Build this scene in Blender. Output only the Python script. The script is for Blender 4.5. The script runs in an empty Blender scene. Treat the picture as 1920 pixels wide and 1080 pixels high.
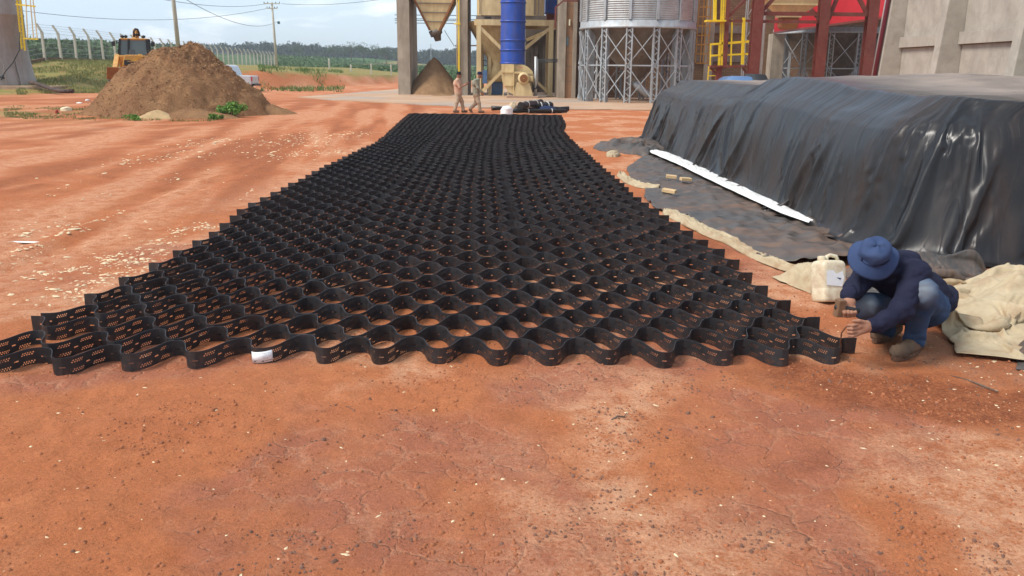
import bpy, bmesh, math, random
import numpy as np
from mathutils import Vector, Matrix

# ------------------------------------------------------------------ camera, world, sun, exposure
scene = bpy.context.scene
F, H, ROLL = 1600.0, 1.8, 0.010
TH = math.atan(412 / F)
cam_d = bpy.data.cameras.new('camera'); cam = bpy.data.objects.new('camera', cam_d)
scene.collection.objects.link(cam); scene.camera = cam
cam_d.sensor_width = 36; cam_d.lens = 36 * F / 1920
cam_d.clip_start = 0.05; cam_d.clip_end = 6000
CR = (Matrix.Rotation(math.pi / 2 - TH, 3, 'X') @ Matrix.Rotation(ROLL, 3, 'Z'))
cam.matrix_world = Matrix.Translation((0, 0, H)) @ CR.to_4x4()

SUN_EL, SUN_AZ = math.radians(50), math.radians(246)       # azimuth clockwise from +Y
world = bpy.data.worlds.new('World'); scene.world = world; world.use_nodes = True
wn, wl = world.node_tree.nodes, world.node_tree.links
wn.clear()
w_out = wn.new('ShaderNodeOutputWorld'); w_bg = wn.new('ShaderNodeBackground')
w_sky = wn.new('ShaderNodeTexSky'); w_sky.sky_type = 'NISHITA'; w_sky.sun_disc = False
w_sky.sun_elevation = SUN_EL; w_sky.sun_rotation = SUN_AZ; w_sky.air_density = 1.0; w_sky.dust_density = 1.2; w_sky.ozone_density = 1.5
w_tc = wn.new('ShaderNodeTexCoord'); w_map = wn.new('ShaderNodeMapping')
w_map.inputs['Scale'].default_value = (1, 1, 3.6); w_map.inputs['Location'].default_value = (0.42, 0.1, 0.3)
wl.new(w_tc.outputs['Generated'], w_map.inputs['Vector'])
def wnoise(scale, det, rough, dist=0.0):
    n = wn.new('ShaderNodeTexNoise'); n.inputs['Scale'].default_value = scale; n.inputs['Detail'].default_value = det
    n.inputs['Roughness'].default_value = rough; n.inputs['Distortion'].default_value = dist
    wl.new(w_map.outputs[0], n.inputs['Vector']); return n
n1 = wnoise(5.5, 8, .55, .2); n2 = wnoise(1.6, 5, .6)
r1 = wn.new('ShaderNodeValToRGB'); r1.color_ramp.elements[0].position = .52; r1.color_ramp.elements[1].position = .63
r2 = wn.new('ShaderNodeValToRGB'); r2.color_ramp.elements[0].position = .36; r2.color_ramp.elements[1].position = .72
wl.new(n1.outputs[0], r1.inputs[0]); wl.new(n2.outputs[0], r2.inputs[0])
mA = wn.new('ShaderNodeMix'); mA.data_type = 'RGBA'          # thin veil
mB = wn.new('ShaderNodeMix'); mB.data_type = 'RGBA'          # cumulus
mA.inputs['B'].default_value = (3.5, 4.3, 5.1, 1); mB.inputs['B'].default_value = (6.2, 6.4, 6.6, 1)
mr = wn.new('ShaderNodeMath'); mr.operation = 'MULTIPLY_ADD'; mr.inputs[1].default_value = .40; mr.inputs[2].default_value = .52
wl.new(r2.outputs[0], mr.inputs[0]); wl.new(mr.outputs[0], mA.inputs['Factor'])
wl.new(w_sky.outputs[0], mA.inputs['A']); wl.new(mA.outputs['Result'], mB.inputs['A'])
ms = wn.new('ShaderNodeMath'); ms.operation = 'MULTIPLY'; ms.inputs[1].default_value = .8
wl.new(r1.outputs[0], ms.inputs[0]); wl.new(ms.outputs[0], mB.inputs['Factor'])
wl.new(mB.outputs['Result'], w_bg.inputs['Color']); w_bg.inputs['Strength'].default_value = 0.125
wl.new(w_bg.outputs[0], w_out.inputs['Surface'])

sun_d = bpy.data.lights.new('sun', 'SUN'); sun = bpy.data.objects.new('sun', sun_d); scene.collection.objects.link(sun)
sun_d.energy = 2.1; sun_d.angle = math.radians(20); sun_d.color = (1.0, .95, .87)
sdir = Vector((math.sin(SUN_AZ) * math.cos(SUN_EL), math.cos(SUN_AZ) * math.cos(SUN_EL), math.sin(SUN_EL)))
sun.rotation_euler = sdir.to_track_quat('Z', 'Y').to_euler(); sun.location = sdir * 60
vs = scene.view_settings
vs.view_transform = 'Standard'; vs.look = 'None'; vs.gamma = 1.0; vs.use_curve_mapping = False; vs.exposure = 0.80
scene.cycles.max_bounces = 6; scene.cycles.diffuse_bounces = 3; scene.cycles.glossy_bounces = 3
scene.cycles.transparent_max_bounces = 8

# ------------------------------------------------------------------ helpers
rng = np.random.default_rng(7); random.seed(7)
COL = scene.collection
def ray(px, py): return CR @ Vector(((px - 960) / F, (540 - py) / F, -1))
def at(px, py, Y):
    r = ray(px, py); t = Y / r.y; return Vector((r.x * t, Y, H + r.z * t))
def gp(px, py, z=0.0):
    r = ray(px, py); t = (z - H) / r.z; return Vector((r.x * t, r.y * t, z))
def tag(o, label=None, cat=None, group=None, kind=None):
    if label: o['label'] = label
    if cat: o['category'] = cat
    if group: o['group'] = group
    if kind: o['kind'] = kind
    return o
def empty(name, loc=(0, 0, 0), rz=0.0, label=None, cat=None, group=None):
    o = bpy.data.objects.new(name, None); COL.objects.link(o); o.location = loc; o.rotation_euler = (0, 0, rz)
    o.empty_display_size = .2
    return tag(o, label, cat, group)
def link(me, name, mat, parent=None, smooth=False):
    if mat is not None and not me.materials: me.materials.append(mat)
    o = bpy.data.objects.new(name, me); COL.objects.link(o)
    if parent is not None: o.parent = parent
    if smooth: me.polygons.foreach_set('use_smooth', np.ones(len(me.polygons), bool))
    return o
def mesh_np(name, V, faces):
    """faces: (n,3) or (n,4) int array"""
    V = np.asarray(V, np.float32); faces = np.asarray(faces, np.int32); k = faces.shape[1]
    me = bpy.data.meshes.new(name)
    me.vertices.add(len(V)); me.vertices.foreach_set('co', V.ravel())
    me.loops.add(faces.size); me.loops.foreach_set('vertex_index', faces.ravel())
    me.polygons.add(len(faces)); me.polygons.foreach_set('loop_start', np.arange(0, faces.size, k, dtype=np.int32))
    me.update(calc_edges=True); me.validate(); return me
def grid_faces(nu, nv, wrap_u=False):
    i = np.arange(nu if wrap_u else nu - 1)[:, None]; j = np.arange(nv - 1)[None, :]
    i2 = (i + 1) % nu
    a = i * nv + j; b = i2 * nv + j; c = i2 * nv + j + 1; d = i * nv + j + 1
    return np.stack([a, b, c, d], -1).reshape(-1, 4)
def fattr(me, name, vals):
    a = me.attributes.new(name, 'FLOAT', 'POINT'); a.data.foreach_set('value', np.asarray(vals, np.float32))
def uvattr(me, uv):
    a = me.attributes.new('st', 'FLOAT2', 'POINT'); a.data.foreach_set('vector', np.asarray(uv, np.float32).ravel())

class MB:
    """collects boxes, bars, tubes, lathes; build() makes ONE mesh object"""
    def __init__(s): s.v = []; s.f = []; s.sm = []
    def add(s, vs, fs, smooth=False):
        n = len(s.v); s.v += [tuple(v) for v in vs]; s.f += [tuple(i + n for i in f) for f in fs]; s.sm += [smooth] * len(fs); return s
    def box(s, x0, x1, y0, y1, z0, z1):
        vs = [(x, y, z) for z in (z0, z1) for y in (y0, y1) for x in (x0, x1)]
        return s.add(vs, [(0, 2, 3, 1), (4, 5, 7, 6), (0, 1, 5, 4), (2, 6, 7, 3), (0, 4, 6, 2), (1, 3, 7, 5)])
    def bar(s, a, b, w, h=None, up=(0, 0, 1)):
        a, b = Vector(a), Vector(b); h = h or w; d = (b - a).normalized(); u = Vector(up)
        if abs(d.dot(u)) > .97: u = Vector((0, 1, 0))
        x = d.cross(u).normalized(); y = x.cross(d).normalized()
        vs = [p + x * sx * w / 2 + y * sy * h / 2 for p in (a, b) for sy in (-1, 1) for sx in (-1, 1)]
        return s.add(vs, [(0, 1, 3, 2), (4, 6, 7, 5), (0, 4, 5, 1), (2, 3, 7, 6), (0, 2, 6, 4), (1, 5, 7, 3)])
    def tube(s, pts, r, n=8, cap=True):
        pts = [Vector(p) for p in pts]; rs = r if isinstance(r, (list, tuple)) else [r] * len(pts)
        vs = []; prev = None
        for i, p in enumerate(pts):
            d = (pts[min(i + 1, len(pts) - 1)] - pts[max(i - 1, 0)]).normalized()
            u = Vector((0, 0, 1)) if abs(d.z) < .9 else Vector((1, 0, 0))
            if prev is not None: u = prev
            x = d.cross(u).normalized(); y = x.cross(d).normalized(); prev = y
            for k in range(n):
                a = 2 * math.pi * k / n; vs.append(p + (x * math.cos(a) + y * math.sin(a)) * rs[i])
        fs = [(i * n + k, i * n + (k + 1) % n, (i + 1) * n + (k + 1) % n, (i + 1) * n + k) for i in range(len(pts) - 1) for k in range(n)]
        s.add(vs, fs, True)
        if cap:
            m = len(s.v) - len(vs); s.f += [tuple(m + k for k in range(n))[::-1], tuple(m + (len(pts) - 1) * n + k for k in range(n))]; s.sm += [False, False]
        return s
    def lathe(s, prof, c=(0, 0, 0), n=32, cap=False, a0=0.0, a1=2 * math.pi):
        full = abs(a1 - a0 - 2 * math.pi) < 1e-6; m = n if full else n + 1; c = Vector(c)
        vs = [c + Vector((r * math.cos(a0 + (a1 - a0) * k / n), r * math.sin(a0 + (a1 - a0) * k / n), z)) for (r, z) in prof for k in range(m)]
        fs = []
        for i in range(len(prof) - 1):
            for k in range(n):
                k2 = (k + 1) % m
                fs.append((i * m + k, i * m + k2, (i + 1) * m + k2, (i + 1) * m + k))
        s.add(vs, fs, True)
        if cap:
            b = len(s.v) - len(vs); s.f += [tuple(b + k for k in range(m))[::-1], tuple(b + (len(prof) - 1) * m + k for k in range(m))]; s.sm += [False, False]
        return s
    def prism(s, poly, d):
        """poly: list of 3-D points (planar), extruded by vector d"""
        poly = [Vector(p) for p in poly]; d = Vector(d); n = len(poly)
        vs = poly + [p + d for p in poly]
        return s.add(vs, [tuple(range(n))[::-1], tuple(range(n, 2 * n))] + [(i, (i + 1) % n, n + (i + 1) % n, n + i) for i in range(n)])
    def build(s, name, mat, parent=None, bevel=0.0):
        me = bpy.data.meshes.new(name); me.from_pydata(s.v, [], s.f)
        me.polygons.foreach_set('use_smooth', np.array(s.sm, bool)); me.update()
        bm = bmesh.new(); bm.from_mesh(me); bmesh.ops.recalc_face_normals(bm, faces=bm.faces)
        if bevel: bmesh.ops.bevel(bm, geom=list(bm.edges), offset=bevel, segments=2, affect='EDGES', profile=.5)
        bm.to_mesh(me); bm.free()
        return link(me, name, mat, parent)
def M1(fn, *a, **k): m = MB(); getattr(m, fn)(*a, **k); return m

# numpy gradient noise ---------------------------------------------------------
_p = np.random.default_rng(3).permutation(512).astype(np.int64)
def _h(i, j): return _p[(_p[i & 511] + j) & 511]
_ga = np.linspace(0, 2 * np.pi, 512, endpoint=False); _gx, _gy = np.cos(_ga), np.sin(_ga)
def perlin(x, y):
    x = np.asarray(x, float); y = np.asarray(y, float)
    xi = np.floor(x).astype(np.int64); yi = np.floor(y).astype(np.int64); fx = x - xi; fy = y - yi
    u = fx * fx * fx * (fx * (fx * 6 - 15) + 10); v = fy * fy * fy * (fy * (fy * 6 - 15) + 10)
    def g(a, b, dx, dy): h = _h(a, b); return _gx[h] * dx + _gy[h] * dy
    n0 = g(xi, yi, fx, fy) * (1 - u) + g(xi + 1, yi, fx - 1, fy) * u
    n1 = g(xi, yi + 1, fx, fy - 1) * (1 - u) + g(xi + 1, yi + 1, fx - 1, fy - 1) * u
    return (n0 * (1 - v) + n1 * v) * 1.5
def fbm(x, y, o=4, g=.5):
    s = 0; a = 1.0
    for k in range(o): s = s + a * perlin(x * 2 ** k + 17.3 * k, y * 2 ** k - 9.1 * k); a *= g
    return s
def ridged(x, y, o=3, g=.5):
    s = 0; a = 1.0
    for k in range(o): s = s + a * (1 - 2 * np.abs(perlin(x * 2 ** k + 31.7 * k, y * 2 ** k + 5.3 * k))); a *= g
    return s
def sstep(e0, e1, x): t = np.clip((x - e0) / (e1 - e0), 0, 1); return t * t * (3 - 2 * t)

# materials --------------------------------------------------------------------
class NT:
    def __init__(s, m): s.t = m.node_tree; s.n = s.t.nodes; s.l = s.t.links; s.b = s.n['Principled BSDF']; s.tc = None
    def val(s, x, sock):
        if x is None: return
        if hasattr(x, 'node'): s.l.new(x, sock)
        else:
            if isinstance(x, (tuple, list)) and len(x) == 3 and len(getattr(sock, 'default_value', (1,))) == 4: x = tuple(x) + (1,)
            sock.default_value = x
    def co(s, kind='Object'):
        if s.tc is None: s.tc = s.n.new('ShaderNodeTexCoord')
        return s.tc.outputs[kind]
    def map(s, v, scale=(1, 1, 1), loc=(0, 0, 0), rot=(0, 0, 0)):
        m = s.n.new('ShaderNodeMapping'); s.l.new(v, m.inputs[0]); m.inputs['Scale'].default_value = scale
        m.inputs['Location'].default_value = loc; m.inputs['Rotation'].default_value = rot; return m.outputs[0]
    def noise(s, v, scale, det=4, rough=.55, dist=0.0):
        n = s.n.new('ShaderNodeTexNoise'); s.l.new(v, n.inputs['Vector']); n.inputs['Scale'].default_value = scale
        n.inputs['Detail'].default_value = det; n.inputs['Roughness'].default_value = rough; n.inputs['Distortion'].default_value = dist; return n.outputs[0]
    def vor(s, v, scale, feature='F1', out='Distance'):
        n = s.n.new('ShaderNodeTexVoronoi'); s.l.new(v, n.inputs['Vector']); n.feature = feature; n.inputs['Scale'].default_value = scale; return n.outputs[out]
    def wave(s, v, scale, dist=0, axis='X'):
        n = s.n.new('ShaderNodeTexWave'); s.l.new(v, n.inputs['Vector']); n.bands_direction = axis; n.inputs['Scale'].default_value = scale; n.inputs['Distortion'].default_value = dist; return n.outputs['Fac']
    def ramp(s, f, *st):
        r = s.n.new('ShaderNodeValToRGB'); s.l.new(f, r.inputs[0]); e = r.color_ramp.elements
        while len(e) < len(st): e.new(.5)
        for el, (p, c) in zip(e, st):
            el.position = p; el.color = (c, c, c, 1) if not isinstance(c, (tuple, list)) else tuple(c) + (1,)
        return r.outputs[0]
    def mix(s, f, a, b, mode='MIX'):
        m = s.n.new('ShaderNodeMix'); m.data_type = 'RGBA'; m.blend_type = mode
        s.val(f, m.inputs['Factor']); s.val(a, m.inputs['A']); s.val(b, m.inputs['B']); return m.outputs['Result']
    def math(s, op, a, b=None, c=None, clamp=False):
        m = s.n.new('ShaderNodeMath'); m.operation = op; m.use_clamp = clamp
        for i, x in enumerate((a, b, c)): s.val(x, m.inputs[i])
        return m.outputs[0]
    def attr(s, name, out='Fac'):
        a = s.n.new('ShaderNodeAttribute'); a.attribute_name = name; return a.outputs[out]
    def bump(s, h, strength=.3, dist=.01, normal=None):
        b = s.n.new('ShaderNodeBump'); s.val(h, b.inputs['Height']); b.inputs['Strength'].default_value = strength; b.inputs['Distance'].default_value = dist
        if normal is not None: s.l.new(normal, b.inputs['Normal'])
        return b.outputs[0]
    def out(s, col=None, rough=None, metal=None, normal=None, spec=None, trans=None):
        s.val(col, s.b.inputs['Base Color']); s.val(rough, s.b.inputs['Roughness']); s.val(metal, s.b.inputs['Metallic'])
        s.val(spec, s.b.inputs['Specular IOR Level']); s.val(trans, s.b.inputs['Transmission Weight'])
        if normal is not None: s.l.new(normal, s.b.inputs['Normal'])
def newmat(name):
    m = bpy.data.materials.new(name); m.use_nodes = True; return m, NT(m)
def pbr(name, col, rough=.6, var=.25, scale=3.0, metal=0.0, spec=.4, bump=.15, bscale=40.0, bdist=.004, dirt=None, dirt_amt=.0, streak=False, tint=None):
    """painted / raw surface with blotchy variation, fine bump and optional dirt in shape-of-its-own patches"""
    m, t = newmat(name); v = t.co()
    n = t.noise(v, scale, 5, .6); f = t.ramp(n, (.25, 0.0), (.75, 1.0))
    lo = tuple(c * (1 - var) for c in col); hi = tuple(min(1, c * (1 + var)) for c in (tint or col))
    c = t.mix(f, lo, hi)
    if dirt is not None:
        vv = t.map(v, (1, 1, .18)) if streak else v
        d = t.ramp(t.noise(vv, scale * 1.9, 7, .68, .4), (.5 - .28 * dirt_amt, 0.0), (.72, 1.0))
        c = t.mix(t.math('MULTIPLY', d, min(1.0, dirt_amt + .3)), c, dirt)
    nb = t.bump(t.noise(v, bscale, 4, .6), bump, bdist) if bump else None
    rr = t.math('MULTIPLY_ADD', t.noise(v, scale * 3, 3), .25, rough - .12)
    t.out(c, rr, metal, nb, spec)
    return m
DUST = (.33, .15, .075)
MT = {}
def K(key): return MT[key]
MT['geocell'] = None
MT['concrete'] = pbr('concrete', (.385, .32, .245), .85, .22, 1.2, bump=.35, bscale=18, bdist=.01, dirt=(.16, .13, .10), dirt_amt=.35, streak=True)
MT['concrete_wall'] = pbr('concrete_wall', (.42, .375, .315), .88, .16, .9, bump=.3, bscale=14, bdist=.008, dirt=(.25, .215, .175), dirt_amt=.4)
MT['concrete_dusty'] = pbr('concrete_dusty', (.40, .27, .18), .9, .2, 1.4, bump=.3, bscale=20, dirt=(.25, .13, .08), dirt_amt=.4)
MT['post_concrete'] = pbr('post_concrete', (.50, .46, .37), .85, .2, 2.5, bump=.3, bscale=30, dirt=(.3, .2, .13), dirt_amt=.25, streak=True)
MT['cream_steel'] = pbr('cream_steel', (.68, .53, .28), .5, .13, 1.5, bump=.1, bscale=10, dirt=(.40, .26, .125), dirt_amt=.42, streak=True)
MT['blue_steel'] = pbr('blue_steel', (.012, .075, .42), .4, .22, 1.6, bump=.1, bscale=8, dirt=(.10, .09, .16), dirt_amt=.4, streak=True)
MT['galv'] = pbr('galv', (.48, .49, .49), .58, .2, 2.0, metal=.55, bump=.05, dirt=(.35, .30, .25), dirt_amt=.18, streak=True)
MT['galv_leg'] = pbr('galv_leg', (.40, .43, .45), .55, .18, 3, metal=.35, bump=.05, dirt=(.30, .22, .16), dirt_amt=.3, streak=True)
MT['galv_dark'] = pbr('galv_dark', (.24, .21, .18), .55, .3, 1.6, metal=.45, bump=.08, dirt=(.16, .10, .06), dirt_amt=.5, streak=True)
MT['red_sheet'] = pbr('red_sheet', (.46, .022, .032), .45, .12, 1.0, bump=.05)
MT['red_steel'] = pbr('red_steel', (.165, .034, .024), .55, .25, 2.5, dirt=(.20, .09, .06), dirt_amt=.3)
MT['yellow_rail'] = pbr('yellow_rail', (.80, .56, .02), .45, .12, 3, dirt=(.5, .3, .05), dirt_amt=.15)
MT['machine_yellow'] = pbr('machine_yellow', (.62, .30, .045), .45, .15, 2, dirt=(.35, .17, .07), dirt_amt=.35)
MT['bucket_rust'] = pbr('bucket_rust', (.27, .095, .02), .6, .3, 2, dirt=(.2, .09, .04), dirt_amt=.5)
MT['black_metal'] = pbr('black_metal', (.02, .02, .022), .5, .3, 3)
MT['rubber'] = pbr('rubber', (.022, .022, .023), .75, .3, 4, dirt=DUST, dirt_amt=.3)
MT['silver_paint'] = pbr('silver_paint', (.50, .52, .54), .3, .05, 1, metal=.3, bump=0)
MT['car_blue'] = pbr('car_blue', (.10, .19, .36), .3, .05, 1, metal=.2, bump=0)
MT['white_plastic'] = pbr('white_plastic', (.74, .72, .66), .45, .08, 5, bump=.15, bscale=30)
MT['tin_roof'] = pbr('tin_roof', (.5, .3, .22), .6, .2, 1)
mg, t = newmat('window_glass'); t.out((.10, .14, .15), .06, 0, None, .6); MT['glass'] = mg
mg, t = newmat('lamp_lens'); t.out((.8, .72, .5), .15, 0, None, .6); MT['lens'] = mg
# brick: far wall, courses about 2 px
m, t = newmat('brick_wall'); br = t.n.new('ShaderNodeTexBrick'); v = t.co()
sw = t.n.new('ShaderNodeSeparateXYZ'); cb = t.n.new('ShaderNodeCombineXYZ'); t.l.new(v, sw.inputs[0])
t.l.new(t.math('ADD', sw.outputs[0], sw.outputs[1]), cb.inputs[0]); t.l.new(sw.outputs[2], cb.inputs[1]); t.l.new(cb.outputs[0], br.inputs['Vector'])
br.inputs['Color1'].default_value = (.30, .17, .085, 1); br.inputs['Color2'].default_value = (.22, .115, .055, 1); br.inputs['Mortar'].default_value = (.115, .07, .045, 1)
br.inputs['Scale'].default_value = 1; br.inputs['Brick Width'].default_value = .30; br.inputs['Row Height'].default_value = .105; br.inputs['Mortar Size'].default_value = .014
dc = t.mix(t.ramp(t.noise(v, .5, 6, .65), (.35, 0), (.7, .55)), br.outputs['Color'], (.14, .10, .07))
t.out(dc, .9, 0, t.bump(br.outputs['Fac'], -.4, .01)); MT['brick'] = m
# ------------------------------------------------------------------ sheets: let cloth settle before the rest of the scene exists
def gsmooth(a, s):
    n = int(s * 3); k = np.exp(-.5 * (np.arange(-n, n + 1) / s) ** 2); k /= k.sum(); p = np.pad(a, n, mode='edge'); return np.convolve(p, k, 'valid')
def settle(P0, P1, frames, colliders, pin=None, mass=.35, bend=.35, tens=15, dist=.012, quality=4):
    """P0 (nu,nv,3): start shape, P1: unstressed shape; returns the settled grid"""
    try:
        nu, nv = P0.shape[:2]; me = mesh_np('sheet', P0.reshape(-1, 3), grid_faces(nu, nv)); o = bpy.data.objects.new('sheet', me); COL.objects.link(o)
        o.shape_key_add(name='Basis'); k = o.shape_key_add(name='rest'); k.data.foreach_set('co', P1.reshape(-1).astype(np.float32)); k.value = 0
        cols = []
        for V, Fq in colliders:
            c = link(mesh_np('support', V, Fq), 'support', None); c.modifiers.new('c', 'COLLISION'); c.collision.thickness_outer = dist; c.collision.cloth_friction = 6; cols.append(c)
        m = o.modifiers.new('cloth', 'CLOTH'); s = m.settings; s.quality = quality; s.mass = mass; s.tension_stiffness = s.compression_stiffness = tens; s.shear_stiffness = tens * .5; s.bending_stiffness = bend; s.rest_shape_key = k; s.air_damping = 5
        m.collision_settings.distance_min = dist; m.collision_settings.collision_quality = 2; m.collision_settings.use_self_collision = False
        m.point_cache.frame_start = 1; m.point_cache.frame_end = frames + 5
        if pin is not None:
            g = o.vertex_groups.new(name='pin'); g.add([int(q) for q in np.where(pin.ravel())[0]], 1.0, 'REPLACE'); s.vertex_group_mass = 'pin'
        for f in range(1, frames + 1): scene.frame_set(f)
        ev = o.evaluated_get(bpy.context.evaluated_depsgraph_get()); me2 = ev.to_mesh(); V = np.empty(len(me2.vertices) * 3, np.float32); me2.vertices.foreach_get('co', V); ev.to_mesh_clear()
        scene.frame_set(1)
        for x in [o] + cols: bpy.data.objects.remove(x)
        V = V.reshape(nu, nv, 3).astype(float)
        return V if np.isfinite(V).all() else P0
    except Exception:
        return P0
def up2(P):
    """smooth 2x refinement of a grid (Catmull-Rom)"""
    for ax in (0, 1):
        Q = np.moveaxis(P, ax, 0); E = np.concatenate([2 * Q[:1] - Q[1:2], Q, 2 * Q[-1:] - Q[-2:-1]]); mid = (-E[:-3] + 9 * E[1:-2] + 9 * E[2:-1] - E[3:]) / 16
        R = np.empty((2 * len(Q) - 1,) + Q.shape[1:]); R[0::2] = Q; R[1::2] = mid; P = np.moveaxis(R, 0, ax)
    return P
# (a) a dropped canvas, too big for where it lies
nu, nv = 62, 70; U, Vv = np.meshgrid(np.linspace(-1, 1, nu), np.linspace(-1, 1, nv), indexing='ij')
P1 = np.stack([U * 1.16, Vv * 1.9, 0 * U], -1)
P0 = np.stack([U * .86 + .04 * perlin(U * 2, Vv * 3), Vv * .92 + .08 * U + .05 * perlin(U * 2 + 5, Vv), .46 + .13 * np.sin(Vv * 11 + 3 * perlin(U * 1.2, Vv * 1.2)) + .07 * perlin(U * 2.5, Vv * 3)], -1)
cx_, cy_ = np.meshgrid(np.linspace(-1.6, 1.6, 25), np.linspace(-1.6, 1.6, 25), indexing='ij')
cz_ = (.24 * np.exp(-((cx_ - .25) / .55) ** 2 - ((cy_ - .35) / .40) ** 2) + .15 * np.exp(-((cx_ + .2) / .5) ** 2 - ((cy_ + .2) / .25) ** 2)) * (1 + .5 * perlin(cx_ * 2, cy_ * 2))
SIM_CANVAS = up2(settle(P0, P1, 42, [(np.stack([cx_, cy_, cz_], -1).reshape(-1, 3), grid_faces(25, 25))]))
# (b) black sheeting over the heap: smooth form first, then let a wider sheet sag down its side
path = np.array([(14, 23.0), (4.2, 23.0), (3.25, 22.7), (3.12, 21.5), (3.12, 18.8), (3.25, 15.0), (3.36, 12.2), (3.44, 10.2), (3.52, 9.2), (3.66, 8.6), (3.95, 8.2), (4.35, 7.95), (4.75, 7.85), (6, 7.8), (9, 7.7), (12.3, 7.7)])
seg = np.concatenate([[0], np.cumsum(np.hypot(*np.diff(path, axis=0).T))])
fx = gsmooth(np.interp(np.linspace(0, seg[-1], 3000), seg, path[:, 0]), 22); fy = gsmooth(np.interp(np.linspace(0, seg[-1], 3000), seg, path[:, 1]), 22)
def heap_form(S, T, shrink=0.0):
    lin = np.linspace(0, seg[-1], 3000); px_ = np.interp(S, lin, fx); py_ = np.interp(S, lin, fy); tx_ = np.gradient(px_, S); ty_ = np.gradient(py_, S); L_ = np.hypot(tx_, ty_); inx, iny = -ty_ / L_, tx_ / L_
    if inx[int(np.argmin(np.abs(S - 18)))] < 0: inx, iny = -inx, -iny
    SS, TT = np.meshgrid(S, T, indexing='ij'); tw = np.clip(TT, 0, 1); tt = np.clip(TT - 1, 0, 1)
    ins = np.interp(py_, [7.6, 8.4, 10, 14, 23], [.46, .50, .60, .60, .55])[:, None] + .06 * perlin(SS * .8, SS * 0 + 3)
    Ht = np.interp(py_, [7.7, 9, 11.2, 11.9, 13.6, 14.6, 15.0, 17, 23], [1.50, 1.53, 1.55, 1.62, 1.68, 1.64, 1.51, 1.50, 1.50])[:, None] + .03 * perlin(SS * .9 + 3, SS * 0)
    inset = .10 + ins * (.45 * (1 - (1 - tw) ** 1.5) + .55 * tw ** 8) + shrink - .05 * (1 - tw) ** 4 - .07 * np.sin(np.pi * tw) * perlin(SS * .55 + 2, TT * .8)
    z = (Ht - shrink * .2) * (.80 * tw + .20 * np.sin(tw * np.pi / 2)) + .0 * TT
    X_ = px_[:, None] + inx[:, None] * inset; Y_ = py_[:, None] + iny[:, None] * inset
    cxm, cym = 12.3 + 0 * SS, np.clip(np.broadcast_to(py_[:, None], SS.shape), 10.8, 20.2)
    X_ = X_ * (1 - tt) + cxm * tt; Y_ = Y_ * (1 - tt) + cym * tt
    z = z + sstep(0, .25, tt) * (.10 * fbm(X_ * .35 + 3, Y_ * .35, 3) + .03 * fbm(X_ * 1.5, Y_ * 1.5, 2)) + .03 * tt
    for _ in range(5):
        for A in (X_, Y_, z): A[:, 1:-1] = .25 * A[:, :-2] + .5 * A[:, 1:-1] + .25 * A[:, 2:]
    return np.stack([X_, Y_, z], -1), SS, TT
S_h = np.concatenate([np.linspace(1.5, 9.5, 40)[:-1], np.linspace(9.5, 27.2, 300)[:-1], np.linspace(27.2, 31.5, 60)])
T_h = np.concatenate([np.linspace(0, 1, 28), [1.006, 1.014, 1.024, 1.036]])
P0, SSh, TTh = heap_form(S_h, T_h); P0[..., 2] += .03
out_n = P0 - heap_form(S_h, T_h, .05)[0]; out_n[..., 2] = 0; out_n /= np.linalg.norm(out_n, axis=2, keepdims=True) + 1e-9
twh = np.clip(TTh, 0, 1); fold = .05 * perlin(SSh * 1.5 + (1 - twh) * .8, TTh * 1.0) + .03 * perlin(SSh * 3.6 + (1 - twh) * 1.5 + 7, TTh * 1.2)
gF = np.random.default_rng(44)
for _ in range(62):                                  # pleats, each with its own start, lean and width
    s0 = gF.uniform(8.5, 30.5); wd = gF.uniform(.06, .16); am = gF.choice([-.7, 1]) * gF.uniform(.05, .14); dr = gF.uniform(.05, .9); t0 = gF.uniform(.55, 1.2); t1 = gF.uniform(-.5, .15)
    d = (SSh + (1 - twh) ** 1.2 * dr - s0 + .03 * np.sin(twh * 7 + s0)) / (wd * (.55 + .9 * (1 - twh)))
    fold = fold + am * np.exp(-np.abs(d) ** 1.4) * sstep(t0, t0 - .4, twh) * sstep(t1 - .15, t1 + .15, twh)
for (yc, wd, amp, dr) in ((14.9, .14, -.16, .35), (8.4, .11, -.20, .30), (8.0, .12, .14, .10), (8.9, .10, .10, .3), (10.6, .2, .10, .6), (12.6, .18, .09, .5)):
    sc = float(np.interp(-yc, -np.interp(S_h[S_h > 9], np.linspace(0, seg[-1], 3000), fy), S_h[S_h > 9])); d = (SSh + (1 - twh) * dr - sc) / (wd * (.5 + .8 * (1 - twh))); fold = fold + amp * np.exp(-np.abs(d) ** 1.5) * (.45 + .55 * (1 - twh))
P0 = P0 + out_n * (fold + .02)[..., None] * np.clip(1.03 - TTh, 0, 1)[..., None] ** .5
dS = np.linalg.norm(np.diff(P0, axis=0), axis=2); dT = np.linalg.norm(np.diff(P0, axis=1), axis=2)
su = np.concatenate([[0], np.cumsum(dS[:, 4:14].mean(1))]); tv = np.concatenate([[0], np.cumsum(dT.mean(0))])
P1 = np.stack(np.meshgrid(su * 1.02, tv * 1.05, indexing='ij') + [np.zeros(P0.shape[:2])], -1)
C_, _, _ = heap_form(np.linspace(5, 33, 160), np.concatenate([np.linspace(0, 1, 14), [1.05, 1.3]]), .12)
pinm = np.zeros(P0.shape[:2], bool); pinm[:, -1] = True; pinm[0] = pinm[-1] = True
gnd = (np.array([(-2, 3, .0), (16, 3, .0), (16, 26, .0), (-2, 26, .0)]), np.array([[0, 1, 2, 3]]))
SIM_HEAP = settle(P0, P1, 24, [(C_.reshape(-1, 3), grid_faces(160, 16)), gnd], pinm, .3, .45, 15, .012)
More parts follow.
